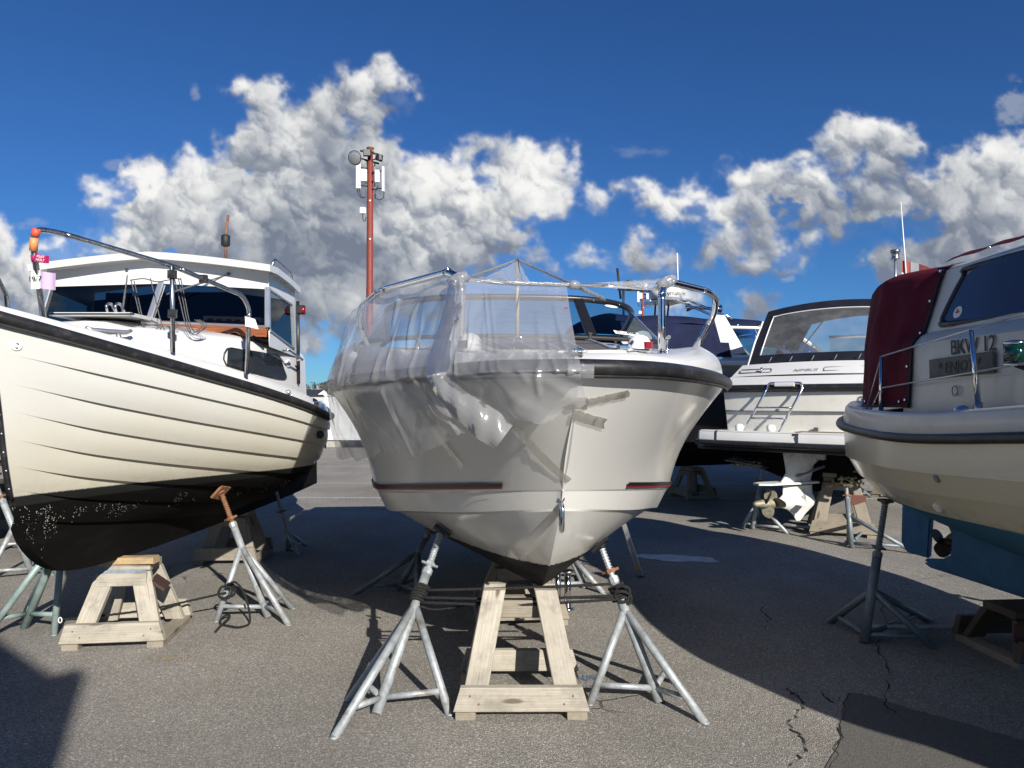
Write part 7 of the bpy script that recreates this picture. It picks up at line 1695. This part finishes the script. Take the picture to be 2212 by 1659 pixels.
# wooded ridge: ground swell and a mass of autumn trees
rs = np.random.RandomState(9)
xs = np.linspace(-520, 520, 90); ys = [300, 340, 380, 430, 500, 600]; hts = [0, 3.0, 5.5, 7.5, 8.0, 6.0]
g = G(); g.grid([[Vector((x, y, -.3 + h * (.75 + .5 * fbm(np.array([x / 90. + 50]), np.array([y / 60.]), 3, .5, 400)[0]))) for x in xs] for y, h in zip(ys, hts)]); g.build("hill", mat("dry_grass", (.09, .085, .04), .95, var=.3, vscale=.1), kind="structure")
fol = bpy.data.materials.new("autumn_foliage"); fol.use_nodes = True; t = NT(fol.node_tree); b = fol.node_tree.nodes['Principled BSDF']
at = t.new('ShaderNodeAttribute', attribute_name="tone"); c = t.ramp(at.outputs['Fac'], [(0, (.030, .040, .016)), (.35, (.055, .060, .022)), (.6, (.085, .060, .026)), (.8, (.10, .052, .026)), (1, (.13, .085, .028))]); t.put(b.inputs['Base Color'], c); b.inputs['Roughness'].default_value = .9
V, F, T = [], [], []
for i in range(1500):
    x = rs.uniform(-520, 520); k = rs.rand(); y = 305 + 190 * k ** 1.3; hb = float(np.interp(y, ys, hts)); H = rs.uniform(3.0, 6.0) * (.8 + .25 * k); rw = H * rs.uniform(.30, .5); tone = np.clip(rs.rand() * .9 + .1 * rs.randn(), 0, 1)
    for j in range(30):
        a = rs.rand() * 6.283; q = rs.rand() ** .5; zz = rs.rand() ** .7; rr = rw * (1.05 - .75 * abs(zz - .42)) * q
        c = np.array([x + math.cos(a) * rr, y + math.sin(a) * rr, hb + H * (.12 + .9 * zz)]); s = H * rs.uniform(.05, .12); o = len(V)
        for d in rs.randn(4, 3): V.append(c + d * s * np.array([1, 1, .7]))
        F += [(o, o + 1, o + 2), (o, o + 2, o + 3), (o, o + 3, o + 1)]; T += [np.clip(tone + rs.randn() * .08, 0, 1)] * 4
me = bpy.data.meshes.new("wood"); me.from_pydata([tuple(v) for v in V], [], F); at = me.attributes.new("tone", 'FLOAT', 'POINT'); at.data.foreach_set("value", np.array(T, np.float32)); me.materials.append(fol)
o = bpy.data.objects.new("wood", me); COL.objects.link(o); o["kind"] = "stuff"; o["label"] = "autumn wood of brown and green trees on the far ridge"; o["category"] = "wood"

# ------------------------------------------------------------------ neighbours of the row, partly or wholly out of view
nb2 = thing("open_boat", "white boat with black underside glimpsed past the clinker boat's stem", "boat", (-6.05, 4.6, 0.0), R(2), "boats laid up on the yard")
for ch in list(cb.children):
    if ch.name.split('.')[0] in ("hull", "deck", "rub_rail", "windscreen_frame", "windscreen_base", "bow_rail", "navigation_lamp", "cleat", "anchor_roller"): copy_tree(ch, nb2)
for (x, y, lab) in ((-5.2, 8.0, "jack stand under the far quarter of the half-hidden white boat"), (-7.0, 8.0, "jack stand on the hidden side of the half-hidden white boat")):
    jack_stand(lab, Vector((x, y, 0)), [(x + .33, y), (x - .2, y + .3), (x - .2, y - .3)], Vector((x + (.4 if x < -6 else -.4), y, .62)), .5, .72)
keel_stand("keel stand under the half-hidden white boat", (-6.15, 6.1), R(2), .66, .5, .40, .3, .2, mtl='woodg'); keel_stand("rear keel stand under the half-hidden white boat", (-6.25, 9.0), R(2), .66, .5, .345, .3, .2, mtl='woodg')
# two unseen containers, added behind the camera to cast the lower-left shadow
def shadow_caster_box(label, z0, mm):
    t = thing("storage_container", label, "container", (1.89, -4.92, z0), math.atan2(.64, -.77), "unseen containers added to cast a shadow"); L_, D_, H_ = 6.06, 2.44, 2.59
    G().beam((0, D_ / 2 + .05, H_ / 2), (L_, D_ / 2 + .05, H_ / 2), D_ - .1, H_ - .02, (0, 0, 1), .02).build("shell", mm, t)
    for i in range(24):
        x = .15 + (L_ - .3) * i / 23
        for y in (.03, D_ + .07): G().beam((x, y, .15), (x, y, H_ - .15), .12, .05, (0, 1, 0), .012).build("rib", mm, t)
    for x in (.06, L_ - .06):
        for y in (.06, D_ + .04): G().beam((x, y, 0.004), (x, y, H_ - .004), .14, .14, (1, 0, 0), .01).build("corner_post", mm, t)
    for y in (.9, 1.65):
        for zz in (.5, 1.3, 2.1): G().tube([(-.03, y, .2), (-.03, y, H_ - .2)], .02, 6).build("lock_bar", M['galv'], t) if zz == .5 else None
shadow_caster_box("unseen pale grey container added behind the camera to cast a shadow", 0.0, mat("pale_container_paint", (.36, .37, .37), .55, var=.1, dirt=(.2, .12, .08), dirt_amt=.4))
shadow_caster_box("unseen rust-flecked blue container added on the pale grey one to lengthen its shadow", 2.60, mat("blue_container_paint", (.06, .11, .20), .55, var=.1, dirt=(.2, .12, .08), dirt_amt=.4))
